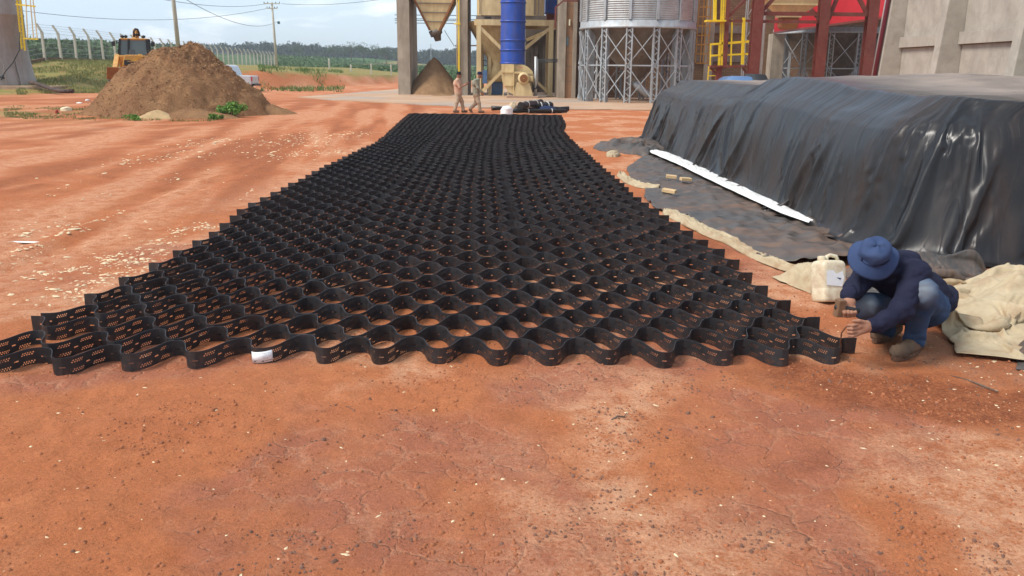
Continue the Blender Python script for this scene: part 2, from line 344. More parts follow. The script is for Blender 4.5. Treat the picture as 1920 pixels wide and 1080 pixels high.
# (c) the sheet spread on the soil beside the heap
EL = np.array([(p.x, p.y) for p in (gp(1215, 288), gp(1196, 302), gp(1178, 318), gp(1185, 338), gp(1212, 352), gp(1210, 372), gp(1235, 396), gp(1300, 410), gp(1340, 436), gp(1375, 458), gp(1430, 492), gp(1470, 503), gp(1530, 505))])
dl = np.concatenate([[0], np.cumsum(np.hypot(*np.diff(EL, axis=0).T))]); nu, nv = 200, 24
sl = np.linspace(0, dl[-1], nu); ex, ey = gsmooth(np.interp(sl, dl, EL[:, 0]), 2), gsmooth(np.interp(sl, dl, EL[:, 1]), 2)
wv = np.linspace(0, 1, nv)[None, :]; rx = np.interp(-ey, -np.array([23, 18.8, 15, 12.2, 10.2, 9.2, 8.5, 7.3]), [3.2, 3.3, 3.45, 3.55, 3.65, 3.75, 3.9, 4.1])
X_ = ex[:, None] + (rx - ex)[:, None] * wv; Y_ = ey[:, None] + .35 * wv
P0 = np.stack([X_, Y_, .07 + .075 * perlin(X_ * 2.0 + Y_ * .5, Y_ * .8) + .06 * perlin(X_ * 3.4 - Y_ * .7, Y_ * 2.0 + 9) + .03 * perlin(X_ * 7, Y_ * 5) + .05 * np.exp(-((Y_ - 8.2) / .7) ** 2)], -1)
P1 = np.stack(np.meshgrid(np.concatenate([[0], np.cumsum(np.hypot(np.diff(ex), np.diff(ey)))]) * 1.10, np.linspace(0, 1.5, nv), indexing='ij') + [np.zeros((nu, nv))], -1)
P1[..., 1] *= ((rx - ex) * 1.22 / 1.5)[:, None]
pinm = np.zeros((nu, nv), bool); pinm[:, -1] = True; P0[:, -1, 2] = .02
gxx, gyy = np.meshgrid(np.linspace(1, 5, 30), np.linspace(6, 24, 60), indexing='ij')
SIM_SHEET = up2(settle(P0, P1, 16, [(np.stack([gxx, gyy, .12 * np.exp(-((gxx - 3.0) / .45) ** 2 - ((gyy - 8.1) / .5) ** 2)], -1).reshape(-1, 3), grid_faces(30, 60))], pinm, .3, .4, 15, .010))
# ------------------------------------------------------------------ terrain
def tz(x, y):
    x = np.asarray(x, float); y = np.asarray(y, float)
    front = np.interp(x, [-60, -30, -20, -15, -10], [49, 51, 67, 86, 160]) + 1.2 * perlin(x * .25, y * .05)
    w = np.interp(x, [-30, -22, -10], [22, 7, 10]); hgt = np.interp(x, [-30, -20, -14, -10], [2.0, 1.35, .9, 0]) * np.interp(y, [80, 140, 400], [1, .8, .7])
    z = hgt * sstep(0, 1, (y - front) / w)
    z = z + 3.6 * sstep(85, 210, y) * sstep(-46, -95, x) + 2.6 * sstep(220, 700, y)
    z = z + .05 * fbm(x * .12, y * .12, 3) * sstep(34, 60, y)
    return z
def tzf(x, y): return float(tz(np.array([x]), np.array([y]))[0])
def near_relief(x, y):
    f = 1 - sstep(14, 40, y)
    inmat = sstep(4.7, 5.2, y) * sstep(-3.6, -3.2, x) * (1 - sstep(2.0, 2.5, x))
    a = .012 * fbm(x * 2.1, y * 2.1, 3) + .0065 * fbm(x * 9, y * 9, 4) * (1 - .5 * inmat)
    road = sstep(-3.5, -4.5, x)
    a = a + .010 * fbm(x * 5.2, y * 5.2, 3) * sstep(-.5, -1.3, x) * (1 - inmat) + .006 * ridged(x * 14, y * 14, 2) * (1 - inmat) * sstep(9, 5, y) * (.25 + .75 * sstep(0, .4, fbm(x * 1.1 + 9, y * 1.1, 3)))
    for xr, k_, w_ in ((-4.6, -.030, .13), (-5.0, -.030, .15), (-6.3, -.05, .13), (-6.75, -.05, .15), (-8.6, -.02, .2)):      # wheel ruts with tread ripple
        d = (x - xr - k_ * (y - 8) + .10 * perlin(y * .22 + xr, y * 0)) / w_
        a = a + sstep(5.5, 7.5, y) * (-.030 * np.exp(-d ** 2) + .016 * np.exp(-(np.abs(d) - 1.5) ** 2 * 3) + .006 * np.sin(y * 30 + 2 * x) * np.exp(-d ** 2)) * (.4 + .6 * sstep(-.3, .3, perlin(y * .3 + xr * 3, x * .2)))
    a = a + road * .022 * fbm(x * 2.6 + y * .35, y * .22, 4)
    return a * f
def ground_z(x, y): return tz(x, y) + near_relief(x, y)

def axis_x():
    a = list(np.arange(0, 3.2, .025)); s = .025
    while a[-1] < 1600: s *= 1.055; a.append(a[-1] + min(s, 60))
    a = np.array(a); return np.concatenate([-a[:0:-1], a])
def axis_y():
    a = [-40., -20, -10, -5, -2, 0, 1, 1.6, 2.0, 2.3]
    while a[-1] < 70: a.append(a[-1] + max(.016, .0066 * a[-1]))
    while a[-1] < 3500: a.append(a[-1] * 1.03)
    return np.array(a)
ax, ay = axis_x(), axis_y()
GX, GY = np.meshgrid(ax, ay, indexing='ij'); gx, gy = GX.ravel(), GY.ravel()
gz = ground_z(gx, gy)
me = mesh_np('ground', np.stack([gx, gy, gz], -1), grid_faces(len(ax), len(ay)))
# soil-type masks (what the ground is made of, not how it is lit)
slab = sstep(-.18, .25, fbm(gx * .55 + 3, gy * .55, 3) + .75 * np.exp(-((gx + .55) / .55) ** 2) * sstep(4.7, 4.1, gy) + .6 * np.exp(-((gx - 1.15) / .32) ** 2) * sstep(4.8, 4.0, gy) - .6 * sstep(-.95, -1.5, gx) * sstep(5.0, 4.0, gy) - .5 * np.exp(-((gx - .45) / .3) ** 2) * sstep(4.6, 4.0, gy))
slab = slab * (1 - .75 * sstep(-3.3, -4.2, gx)) * (1 - sstep(9, 16, gy))
pale = sstep(-.12, .38, fbm(gx * .7 + 11, gy * .6 + 4, 4) + .65 * np.exp(-((gx - .6) / .38) ** 2) * sstep(5, 4.2, gy) + .5 * np.exp(-((gx + .9) / .13) ** 2 - ((gy - 3.95) / .25) ** 2) - .5 * sstep(-.9, -1.3, gx) * sstep(5, 4, gy))
st = fbm(gx * 1.1 + gy * .16 + 5, gy * .075 + 2, 5, .6)
road = sstep(-3.3, -4.5, gx) * (1 - sstep(40, 60, gy))
far_yard = sstep(7, 14, gy) * (1 - road)
pale = pale * (1 - road) + road * .8 * sstep(.0, .42, st + .06)
pale = np.maximum(pale, .9 * sstep(-.1, .3, fbm(gx * .5, gy * .9, 3)) * np.exp(-((gy - 26.0 - .25 * (gx + 12)) / 2.2) ** 2) * sstep(-6, -9, gx))
loam = .75 * road * sstep(.0, .45, -st) + sstep(.1, .5, fbm(gx * .8 + 40, gy * .8, 4) + .5 * sstep(1.2, 2.2, gx) * sstep(5.2, 3.2, gy) * np.exp(-((gx - 1.75) / .45) ** 2)) * sstep(.8, 1.8, gx) * (1 - sstep(8, 14, gy))
loam = np.maximum(loam, sstep(2.35, 3.1, gx) * sstep(4.3, 5.2, gy) * (1 - sstep(12, 22, gy)) * .8)
front = np.interp(gx, [-60, -30, -20, -15, -10], [49, 51, 67, 86, 160])
gn = fbm(gx * .35, gy * .35, 4)
bank_t = (gy - front) / np.interp(gx, [-30, -22, -10], [22, 7, 10])
grass = sstep(-.1, .12, bank_t + .10 * gn) * sstep(-21, -27, gx + 1.5 * gn) + sstep(.75, 1.05, bank_t + .25 * gn) * sstep(-10, -12, gx)
grass = np.maximum(grass, .7 * sstep(.05, .55, gn + .25) * np.exp(-((gy - 33) / 4.0) ** 2) * sstep(-11.3, -13, gx))
fence_y = 72 + (-gx - 39.8) / 6.2 * 98
field = np.where(gx < -38, sstep(0, 4, (-gx) - (39.5 + (gy - 72) * .0633)), 0) + sstep(0, 3, gy - np.interp(gx, [-38, -14, 60], [175, 128, 128])) * (gx > -46)
field = np.clip(field * (gy > 55), 0, 1)
for nme, arr in (('slab', slab), ('pale', pale), ('loam', np.clip(loam, 0, 1)), ('grass', np.clip(grass * (1 - field), 0, 1)), ('field', field)): fattr(me, nme, arr)

m, t = newmat('red_soil'); v = t.co()
big = t.noise(v, .9, 5, .6); mid = t.noise(v, 6, 6, .65); fine = t.noise(v, 44, 6, .78); grit = t.noise(v, 170, 3, .75)
c = t.mix(t.ramp(mid, (.3, 0), (.7, 1)), (.42, .138, .054), (.53, .192, .080))
c = t.mix(t.ramp(big, (.35, 0), (.65, .6)), c, (.43, .134, .052))
# broken crust slabs with pale, gritty joints
dist = t.n.new('ShaderNodeVectorMath'); dist.operation = 'MULTIPLY_ADD'
nc = t.n.new('ShaderNodeTexNoise'); nc.inputs['Scale'].default_value = 5; nc.inputs['Detail'].default_value = 4; t.l.new(v, nc.inputs['Vector'])
t.l.new(nc.outputs['Color'], dist.inputs[0]); dist.inputs[1].default_value = (.34, .34, 0); t.l.new(v, dist.inputs[2])
edge = t.vor(dist.outputs[0], 4.2, 'DISTANCE_TO_EDGE')
ew = t.math('MAXIMUM', t.math('MULTIPLY_ADD', t.noise(v, 3.1, 4, .7), .75, -.29), .004)
crack = t.math('SUBTRACT', 1.0, t.math('DIVIDE', edge, ew, clamp=True), clamp=True)
cell = t.vor(dist.outputs[0], 4.2, 'F1', 'Color')
sb = t.math('MULTIPLY', t.attr('slab'), t.ramp(t.noise(v, 1.7, 4), (.38, .25), (.55, 1)))
slabc = t.mix(cell, (.345, .112, .057), (.41, .141, .075))
slabc = t.mix(t.ramp(fine, (.35, 0), (.7, .5)), slabc, (.41, .165, .10))
c = t.mix(sb, c, slabc)
c = t.mix(t.math('MULTIPLY', t.math('MULTIPLY', crack, sb), t.ramp(fine, (.38, .1), (.6, .8))), c, (.49, .235, .135))
pm = t.math('MULTIPLY', t.attr('pale'), t.ramp(t.math('MULTIPLY_ADD', fine, .55, t.math('MULTIPLY', mid, .5)), (.43, 0), (.58, .9)))
c = t.mix(t.math('MULTIPLY', pm, t.math('SUBTRACT', 1.0, t.math('MULTIPLY', sb, .6))), c, (.62, .325, .188))
lm = t.math('MULTIPLY', t.attr('loam'), t.ramp(t.math('MULTIPLY_ADD', fine, .6, t.math('MULTIPLY', mid, .4)), (.40, .15), (.55, .95)))
c = t.mix(lm, c, (.225, .066, .028))
dk = t.ramp(t.noise(v, 85, 4, .8), (.56, 0), (.66, 1))
c = t.mix(t.math('MULTIPLY', dk, t.ramp(t.noise(v, 3.3, 4, .65), (.36, .12), (.62, .85))), c, (.15, .052, .026))
chp = t.ramp(t.noise(v, 190, 2, .5), (.70, 0), (.74, 1))
c = t.mix(t.math('MULTIPLY', chp, t.ramp(t.noise(v, 2.3, 3), (.5, 0), (.65, .7))), c, (.62, .45, .27))
gcol = t.mix(t.ramp(t.noise(v, 3.5, 7, .7), (.35, 0), (.65, 1)), (.15, .155, .04), (.27, .235, .075))
gcol = t.mix(t.ramp(t.noise(v, .55, 5, .6), (.52, 0), (.72, .7)), gcol, (.33, .20, .085))
c = t.mix(t.math('MULTIPLY', t.attr('grass'), t.ramp(t.noise(v, 2.1, 6, .7), (.32, .35), (.52, 1))), c, gcol)
fcol = t.mix(t.ramp(t.noise(t.map(v, (.2, 1, 1)), .6, 6, .7), (.35, 0), (.65, 1)), (.030, .075, .014), (.075, .14, .03))
c = t.mix(t.attr('field'), c, fcol)
c = t.mix(.55, c, t.ramp(t.noise(v, 62, 6, .82), (.30, (.52, .50, .48)), (.50, (1, 1, 1)), (.72, (1.55, 1.6, 1.65))), 'MULTIPLY')
h = t.math('MULTIPLY_ADD', fine, .5, t.math('MULTIPLY', grit, .22))
h = t.math('ADD', h, t.math('MULTIPLY', t.math('MULTIPLY', crack, sb), -.4))
h = t.math('ADD', h, t.math('MULTIPLY', mid, .8))
t.out(c, .93, 0, t.bump(h, .9, .03), .15)
MT['soil'] = m
tag(link(me, 'ground', m, None, True), 'red laterite yard soil with crusted slabs, wheel tracks and a grassy bank', None, None, 'structure')

# concrete apron in front of the plant
pp = [gp(558, 183), gp(600, 187), gp(660, 190.5), gp(760, 195.5), gp(900, 203), gp(1050, 206), gp(1215, 207.5), Vector((30, 41, 0)), Vector((30, 78, 0)), Vector((-9, 78, 0)), gp(640, 177)]
out = []
for a, b in zip(pp, pp[1:] + pp[:1]):
    n = max(2, int((b - a).length / .7))
    for k in range(n):
        p = a.lerp(b, k / n); q = float(fbm(np.array([p.x * .8]), np.array([p.y * .5]), 3)[0]) * (.45 if p.y < 56 else .1)
        out.append((p.x, p.y + q, 0.0))
pad = MB(); pad.prism([(p[0], p[1], .045) for p in out], (0, 0, -.3))
m, t = newmat('dusty_concrete'); v = t.co()
c = t.mix(t.ramp(t.noise(v, .35, 6, .65), (.35, 0), (.65, 1)), (.50, .34, .22), (.42, .235, .13))
c = t.mix(t.ramp(t.noise(v, .16, 4, .6), (.5, 0), (.62, .75)), c, (.33, .28, .235))
t.out(c, .9, 0, t.bump(t.noise(v, 25, 4), .3, .01)); MT['apron'] = m
tag(pad.build('concrete_pavement', m), 'pale dusty concrete apron under the silos and hopper', None, None, 'structure')

# ------------------------------------------------------------------ geocell mat
LX = np.array([(-3.30, 4.3), (-3.29, 5.4), (-3.20, 6.3), (-3.14, 7.3), (-3.12, 8.8), (-3.31, 10.2), (-3.31, 12.), (-3.29, 15.9), (-3.24, 18.5), (-3.17, 19.8), (-3.3, 22.9), (-3.58, 26.7), (-3.95, 33.5)])
S1 = np.array([(-1.27, 4.3), (-1.31, 5.1), (-1.48, 5.8), (-1.57, 6.6), (-1.71, 8.4), (-1.78, 13.2), (-1.80, 15.4), (-1.92, 19.1), (-1.95, 23), (-2.1, 33.5)])
S2 = np.array([(.46, 4.3), (.42, 5.2), (.27, 5.9), (.19, 6.8), (-.03, 10.5), (-.2, 15), (-.28, 19.7), (-.25, 24), (-.16, 33.5)])
RX = np.array([(2.28, 4.3), (2.20, 5.4), (2.10, 5.9), (2.05, 6.4), (2.01, 6.9), (2.03, 7.9), (1.97, 8.8), (1.80, 10.2), (1.70, 11.6), (1.65, 13.4), (1.57, 15.5), (1.50, 18.3), (1.39, 21.8), (1.40, 25.3), (1.60, 27.7), (1.78, 33.5)])
def matX(u, d):
    e = [np.interp(d, a[:, 1], a[:, 0]) for a in (LX, S1, S2, RX)]
    t_ = np.clip(u / 5.0, -.2, 3.2); i = np.clip(np.floor(t_).astype(int), 0, 2); f = t_ - i
    E = np.stack(e); idx = np.arange(len(np.atleast_1d(u)))
    return E[i, idx] * (1 - f) + E[i + 1, idx] * f
GS, GA, GH = .2465, .1225, .112
def wshape(ph):  # squarish cosine
    return np.tanh(1.0 * np.cos(ph)) / math.tanh(1.0)
_ph = np.linspace(0, np.pi, 400); _cx = _ph / (2 * np.pi) * .355 + .005 * np.sin(2 * _ph); _cy = GA * wshape(_ph)
_arc = np.concatenate([[0], np.cumsum(np.hypot(np.diff(_cx), np.diff(_cy)))]); HALF = _arc[-1]
def a2ph(a): return np.interp(a, _arc / HALF, _ph)
def template(lod):
    V, Q = [], []
    def quad(a0, a1, z0, z1):
        n = len(V); V.extend([(a0, z0), (a1, z0), (a1, z1), (a0, z1)]); Q.append((n, n + 1, n + 2, n + 3))
    def plain(a0, a1, z0, z1):
        k = max(1, int(math.ceil((a1 - a0) / (.1 if lod < 2 else .125)))); n = len(V)
        for i in range(k + 1): V.extend([(a0 + (a1 - a0) * i / k, z0), (a0 + (a1 - a0) * i / k, z1)])
        for i in range(k): Q.append((n + 2 * i, n + 2 * i + 2, n + 2 * i + 3, n + 2 * i + 1))
    def hole(a0, a1, z0, z1, r):
        ca, cz = (a0 + a1) / 2, (z0 + z1) / 2; n = len(V); ra = r / HALF
        if lod == 0:
            outer = [(a1, cz), (a1, z1), (ca, z1), (a0, z1), (a0, cz), (a0, z0), (ca, z0), (a1, z0)]; m_ = 8
        else:
            outer = [(a1, z1), (a0, z1), (a0, z0), (a1, z0)]; m_ = 4
        inner = [(ca + ra * math.cos(math.atan2(o[1] - cz, (o[0] - ca) * HALF)), cz + r * math.sin(math.atan2(o[1] - cz, (o[0] - ca) * HALF))) for o in outer]
        V.extend(outer); V.extend(inner)
        for i in range(m_): Q.append((n + i, n + (i + 1) % m_, n + m_ + (i + 1) % m_, n + m_ + i))
    def slot(a0, a1, z0, z1, ha0, ha1):
        n = len(V); hz0, hz1 = z0 + .0012, z1 - .0012
        if ha0 <= 0:   V.extend([(0, z0), (a1, z0), (a1, z1), (0, z1), (ha1, hz0), (ha1, hz1), (0, hz0), (0, hz1)]); Q.extend([(n, n + 1, n + 4, n + 6), (n + 1, n + 2, n + 5, n + 4), (n + 2, n + 3, n + 7, n + 5)])
        elif ha1 >= 1: V.extend([(1, z0), (a0, z0), (a0, z1), (1, z1), (ha0, hz0), (ha0, hz1), (1, hz0), (1, hz1)]); Q.extend([(n + 1, n, n + 6, n + 4), (n + 2, n + 1, n + 4, n + 5), (n + 3, n + 2, n + 5, n + 7)])
        else:
            V.extend([(a0, z0), (a1, z0), (a1, z1), (a0, z1), (ha0, hz0), (ha1, hz0), (ha1, hz1), (ha0, hz1)])
            for i in range(4): Q.append((n + i, n + (i + 1) % 4, n + 4 + (i + 1) % 4, n + 4 + i))
    z = [0, .0140, .0252, .0364, .0465, .0570, .0700, .0812, .0924, GH]
    p = .0158 / HALF; sh = .0155 / HALF; sw = .018 / HALF
    def slots():
        plain(sw, .5 - sw, z[4], z[5]); plain(.5 + sw, 1 - sw, z[4], z[5])
        slot(0, sw, z[4], z[5], 0, sh); slot(.5 - sw, .5 + sw, z[4], z[5], .5 - sh, .5 + sh); slot(1 - sw, 1, z[4], z[5], 1 - sh, 1)
    if lod == 2:
        plain(0, 1, 0, z[4]); slots(); plain(0, 1, z[5], GH)
    else:
        plain(0, 1, 0, z[1]); plain(0, 1, z[3], z[4]); slots(); plain(0, 1, z[5], z[6]); plain(0, 1, z[8], GH)
        for zi, off in ((1, 0), (2, .5), (6, 0), (7, .5)):
            cur = 0
            for c0 in (.265, .735):
                s0 = c0 - 2.75 * p + off * p
                plain(cur, s0, z[zi], z[zi + 1])
                for k in range(5): hole(s0 + k * p, s0 + (k + 1) * p, z[zi], z[zi + 1], .0049)
                cur = s0 + 5 * p
            plain(cur, 1, z[zi], z[zi + 1])
    return np.array(V), np.array(Q)
TEMPL = [template(k) for k in range(3)]
def warp(x, y):
    return x + .035 * perlin(x * 1.3 + 9, y * 1.1) + .016 * perlin(x * 3.1, y * 3.3 + 20), y + .045 * perlin(x * 1.2, y * 1.2 + 31) + .018 * perlin(x * 3.4 + 7, y * 3)
def row_shift(x, d):   # the left front corner is pulled towards the viewer
    return -.28 * sstep(-1.2, -3.0, x) * (1 - sstep(4.9, 6.2, d)) + .08 * sstep(1.2, 2.2, x) * (1 - sstep(5, 6.5, d))
def strip_xy(u, k, d, off=0.0):
    sgn = -1 if k % 2 == 0 else 1
    ph = 2 * np.pi * u
    x = matX(u, np.full(len(u), d)); y = d + sgn * -1 * (GA - .0012) * wshape(ph) + row_shift(x, d)
    x = x + .014 * np.sin(2 * ph) * .36
    x, y = warp(x, y); return x, y + off
def strip_mesh(k, d, u0, u1, lod, off):
    V0, Q0 = TEMPL[lod]; Vs, Qs = [], []; n = 0
    U, Z = [], []
    for j in range(int(u0 * 2), int(u1 * 2)):
        mir = j % 2 == 1
        a = V0[:, 0]; ph = a2ph(a) / (2 * np.pi)
        U.append(j / 2 + ph); Z.append(V0[:, 1]); Qs.append(Q0 + n); n += len(V0)
    for (a, b) in ((u0 - .16, u0), (u1, u1 + .16)):     # flat end tabs, clear of the neighbouring weld
        U.append(np.array([a, b, b, a])); Z.append(np.array([0, 0, GH, GH])); Qs.append(np.array([[n, n + 1, n + 2, n + 3]])); n += 4
    U = np.concatenate(U); Z = np.concatenate(Z); Qs = np.concatenate(Qs)
    uc = np.clip(U, u0, u1)
    x, y = strip_xy(uc, k, d, off); lam = np.interp(d, [4, 34], [.35, .38]); x = x + (U - uc) * lam
    P = np.stack([x, y, Z], -1)
    e = 1e-3; x2, y2 = strip_xy(np.clip(uc + e, u0 - .5, u1 + .5), k, d, off); tx, ty = x2 - strip_xy(uc, k, d, off)[0], y2 - strip_xy(uc, k, d, off)[1]
    L = np.hypot(tx, ty) + 1e-9; nx, ny = -ty / L, tx / L
    th = .0018
    # top rim ribbon
    ur = np.linspace(u0, u1, int((u1 - u0) * (24 if lod < 2 else 12)) + 1); xr, yr = strip_xy(ur, k, d, off)
    xr = np.concatenate([[xr[0] - .16 * lam], xr, [xr[-1] + .16 * lam]]); yr = np.concatenate([[yr[0]], yr, [yr[-1]]])
    gxr, gyr = np.gradient(xr), np.gradient(yr); Lr = np.hypot(gxr, gyr) + 1e-9; rx, ry = -gyr / Lr, gxr / Lr
    hw = .0019
    R = np.concatenate([np.stack([xr - rx * hw, yr - ry * hw, np.full(len(xr), GH)], -1), np.stack([xr + rx * hw, yr + ry * hw, np.full(len(xr), GH)], -1)])
    m_ = len(xr); i = np.arange(m_ - 1); RQ = np.stack([i, i + 1, m_ + i + 1, m_ + i], -1)
    if lod == 0:
        A = P.copy(); A[:, 0] -= nx * th / 2; A[:, 1] -= ny * th / 2
        B = P.copy(); B[:, 0] += nx * th / 2; B[:, 1] += ny * th / 2
        V = np.concatenate([A, B, R]); Q = np.concatenate([Qs, Qs[:, ::-1] + len(A), RQ + 2 * len(A)])
    else:
        V = np.concatenate([P, R]); Q = np.concatenate([Qs, RQ + len(P)])
    zz = tz(V[:, 0], V[:, 1]) + .004 * perlin(V[:, 0] * .8, V[:, 1] * .8); V[:, 2] += zz - .004
    # walls lean a little at random
    ln = .022 * perlin(V[:, 0] * 1.9 + 50, V[:, 1] * 1.9 + k * .3); V[:, 1] += ln * (V[:, 2] / GH)
    return V, Q
m, t = newmat('black_geocell'); v = t.co()
c = t.mix(t.ramp(t.noise(v, 3, 5), (.3, 0), (.7, 1)), (.015, .015, .017), (.027, .027, .030))
sep = t.n.new('ShaderNodeSeparateXYZ'); t.l.new(v, sep.inputs[0])
low = t.ramp(sep.outputs[2], (.0, 1.0), (.06, 0.0))
c = t.mix(t.math('MULTIPLY', t.ramp(t.noise(v, 22, 5, .7), (.45, 0), (.75, 1)), t.math('MULTIPLY_ADD', low, .45, t.ramp(t.noise(v, 1.6, 4), (.4, .05), (.7, .32)))), c, (.19, .08, .042))
t.out(c, t.math('MULTIPLY_ADD', t.noise(v, 14, 4), .25, .36), 0, t.bump(t.noise(v, 260, 2), .25, .0008), .45)
MT['geocell'] = m
names = [['left column of the black geocell mat, nearest panel, with a white paper label', 'middle column of the black geocell mat, nearest panel with open round cells', 'right column of the black geocell mat, nearest panel ending beside the crouching worker'],
         ['far left panel of the black geocell mat, widening towards the walkers', 'far middle panel of the black geocell mat, at the pile of rolls', 'far right panel of the black geocell mat, behind the narrow waist']]
front_strip = None
for blk, (k0, k1) in enumerate(((0, 60), (60, 114))):
    for c_ in range(3):
        u0, u1 = c_ * 5, c_ * 5 + 5; d0 = 5.16 + k0 * GS
        root = empty('geocell_panel', (float(matX(np.array([u0 + 2.5]), np.array([d0]))[0]), d0, 0), 0, names[blk][c_], 'geocell', 'black geocell panels laid out on the red yard')
        for k in range(k0, k1):
            d = 5.16 + k * GS; lod = 0 if d < 6.9 else (1 if d < 12.5 else 2)
            V, Q = strip_mesh(k, d, u0, u1, lod, .0035 * (c_ == 1) + .03 * blk + (.085 * float(sstep(5.6, 7.6, d)) if c_ == 0 else 0) - (.05 * float(sstep(5.6, 8.5, d)) if c_ == 2 else 0))
            V = V - np.array(root.location)
            o = link(mesh_np('strip', V, Q), 'strip', MT['geocell'], root, True)
            if k == 0 and c_ == 0: front_strip = o
    
# paper label on the front strip: bottom right of the bulge near px 490,665
u_l = np.linspace(3.98, 4.36, 20)
root = front_strip.parent
us = np.linspace(0, 5, 2000); xs, ys = strip_xy(us, 0, 5.16); 
pt = gp(492, 676); i0 = int(np.argmin(np.hypot(xs - at(473, 665, 5.05).x, (ys - 5.05) * .0))); i1 = int(np.argmin(np.abs(xs - at(511, 660, 5.06).x)))
uu = np.linspace(us[i0], us[i1], 18); lx, ly = strip_xy(uu, 0, 5.16)
gx_, gy_ = np.gradient(lx), np.gradient(ly); L_ = np.hypot(gx_, gy_); lx = lx + gy_ / L_ * .0042; ly = ly - gx_ / L_ * .0042
arc = np.concatenate([[0], np.cumsum(np.hypot(np.diff(lx), np.diff(ly)))]); arc /= arc[-1]
V, uvs = [], []
for i in range(18):
    for j in range(2): V.append((lx[i] - root.location.x, ly[i] - root.location.y, .003 + j * .072 + .014 * arc[i])); uvs.append((arc[i], j))
me = mesh_np('paper_label', V, grid_faces(18, 2)); uvattr(me, uvs)
m, t = newmat('printed_label'); v = t.attr('st', 'Vector')
def rect(x0, x1, y0, y1):
    s = t.n.new('ShaderNodeSeparateXYZ'); t.l.new(v, s.inputs[0])
    a = t.math('MULTIPLY', t.math('GREATER_THAN', s.outputs[0], x0), t.math('LESS_THAN', s.outputs[0], x1))
    b = t.math('MULTIPLY', t.math('GREATER_THAN', s.outputs[1], y0), t.math('LESS_THAN', s.outputs[1], y1)); return t.math('MULTIPLY', a, b)
txt = t.ramp(t.noise(t.map(v, (70, 22, 1)), 1.0, 1), (.48, 0), (.5, 1))
ink = None
for (r, a) in (((.2, .93, .80, .84), .8), ((.62, .78, .66, .72), .5), ((.8, .97, .66, .72), .5), ((.55, .78, .55, .60), .5), ((.8, .97, .56, .61), .5), ((.6, .76, .45, .50), .5), ((.82, .97, .46, .51), .5), ((.62, .74, .34, .39), .45), ((.12, .38, .24, .29), .8), ((.2, .3, .1, .19), .95), ((.54, .65, .09, .19), .9), ((.68, .98, .13, .2), .85), ((.76, .81, .33, .42), .7)):
    q = t.math('MULTIPLY', rect(*r), a); q = t.math('MULTIPLY', q, t.math('MULTIPLY_ADD', txt, .6, .4)) if a < .88 else q
    ink = q if ink is None else t.math('MAXIMUM', ink, q)
t.out(t.mix(ink, (.78, .79, .80), (.09, .10, .13)), .45, 0, None, .4)
o = link(me, 'paper_label', m, root, True); o['label'] = 'white printed paper label stuck on the front strip'
sd = o.modifiers.new('th', 'SOLIDIFY'); sd.thickness = .0006

# ------------------------------------------------------------------ loose stuff on the soil
def scatter(name, pts, size, mat, flat=.5, sides=5, label='', elong=1.0, zoff=0.0):
    """irregular little solids joined into one object"""
    n = len(pts); a = rng.uniform(0, 6.28, n); nb = sides
    V = np.zeros((n, 2 * nb + 1, 3)); th = np.arange(nb) * 2 * np.pi / nb
    r = rng.uniform(.65, 1.25, (n, nb)); r2 = r * rng.uniform(.5, .85, (n, nb))
    ex = rng.uniform(1, elong, n)[:, None]
    bx, by = r * np.cos(th) * ex, r * np.sin(th); tx, ty = r2 * np.cos(th) * ex, r2 * np.sin(th)
    ca, sa = np.cos(a)[:, None], np.sin(a)[:, None]; s = np.asarray(size)[:, None]
    V[:, :nb, 0] = (bx * ca - by * sa) * s; V[:, :nb, 1] = (bx * sa + by * ca) * s; V[:, :nb, 2] = -.15 * s
    V[:, nb:2 * nb, 0] = (tx * ca - ty * sa) * s; V[:, nb:2 * nb, 1] = (tx * sa + ty * ca) * s; V[:, nb:2 * nb, 2] = flat * s * rng.uniform(.6, 1.2, (n, nb))
    V[:, 2 * nb, 2] = flat * s[:, 0] * 1.2
    tilt = rng.normal(0, .25, (n, 2)); V[:, :, 2] += (V[:, :, 0] * tilt[:, :1] + V[:, :, 1] * tilt[:, 1:]) * flat
    V[:, :, 0] += pts[:, :1]; V[:, :, 1] += pts[:, 1:2]; V[:, :, 2] += ground_z(pts[:, 0], pts[:, 1])[:, None] + zoff
    T = []
    for k in range(nb):
        k2 = (k + 1) % nb; T += [(k, k2, nb + k2), (k, nb + k2, nb + k), (nb + k, nb + k2, 2 * nb)]
    T = np.array(T)[None] + (np.arange(n) * (2 * nb + 1))[:, None, None]
    me = mesh_np(name, V.reshape(-1, 3), T.reshape(-1, 3))
    return tag(link(me, name, mat), label, None, None, 'stuff')
def pick(n, x0, x1, y0, y1, dens, persp=True):
    y = 1 / rng.uniform(1 / y1, 1 / y0, n) if persp else rng.uniform(y0, y1, n); x = rng.uniform(x0, x1, n)
    d = dens(x, y); k = rng.uniform(0, 1, n) < d; return np.stack([x[k], y[k]], -1)
dark = pbr('dark_pebble', (.175, .085, .055), .9, .5, 9, bump=.3, bscale=90)
pts = pick(26000, -2.2, 3.4, 2.3, 9.5, lambda x, y: (.9 * sstep(.75, 1.15, ridged(x * 2.3 + 5, y * 2.3, 2) + .1) * sstep(-.05, .3, fbm(x * .9, y * .9, 2)) + .25 * sstep(.15, .5, fbm(x * 2 + 7, y * 2, 3)) * sstep(.5, 1.2, x)) * sstep(-1.9, -.5, x) + .012)
scatter('loose_pebbles', pts, np.abs(rng.normal(.0024, .0034, len(pts))) + .0014, dark, .7, 5, 'dark loose pebbles lying in the crusted red soil')
clod = pbr('soil_clod', (.33, .115, .05), .95, .3, 9, bump=.3, bscale=90)
pts = pick(34000, -3.4, 3.6, 2.3, 9, lambda x, y: .15 + .8 * sstep(.1, .6, fbm(x * 1.1 + 9, y * 1.1, 3)))
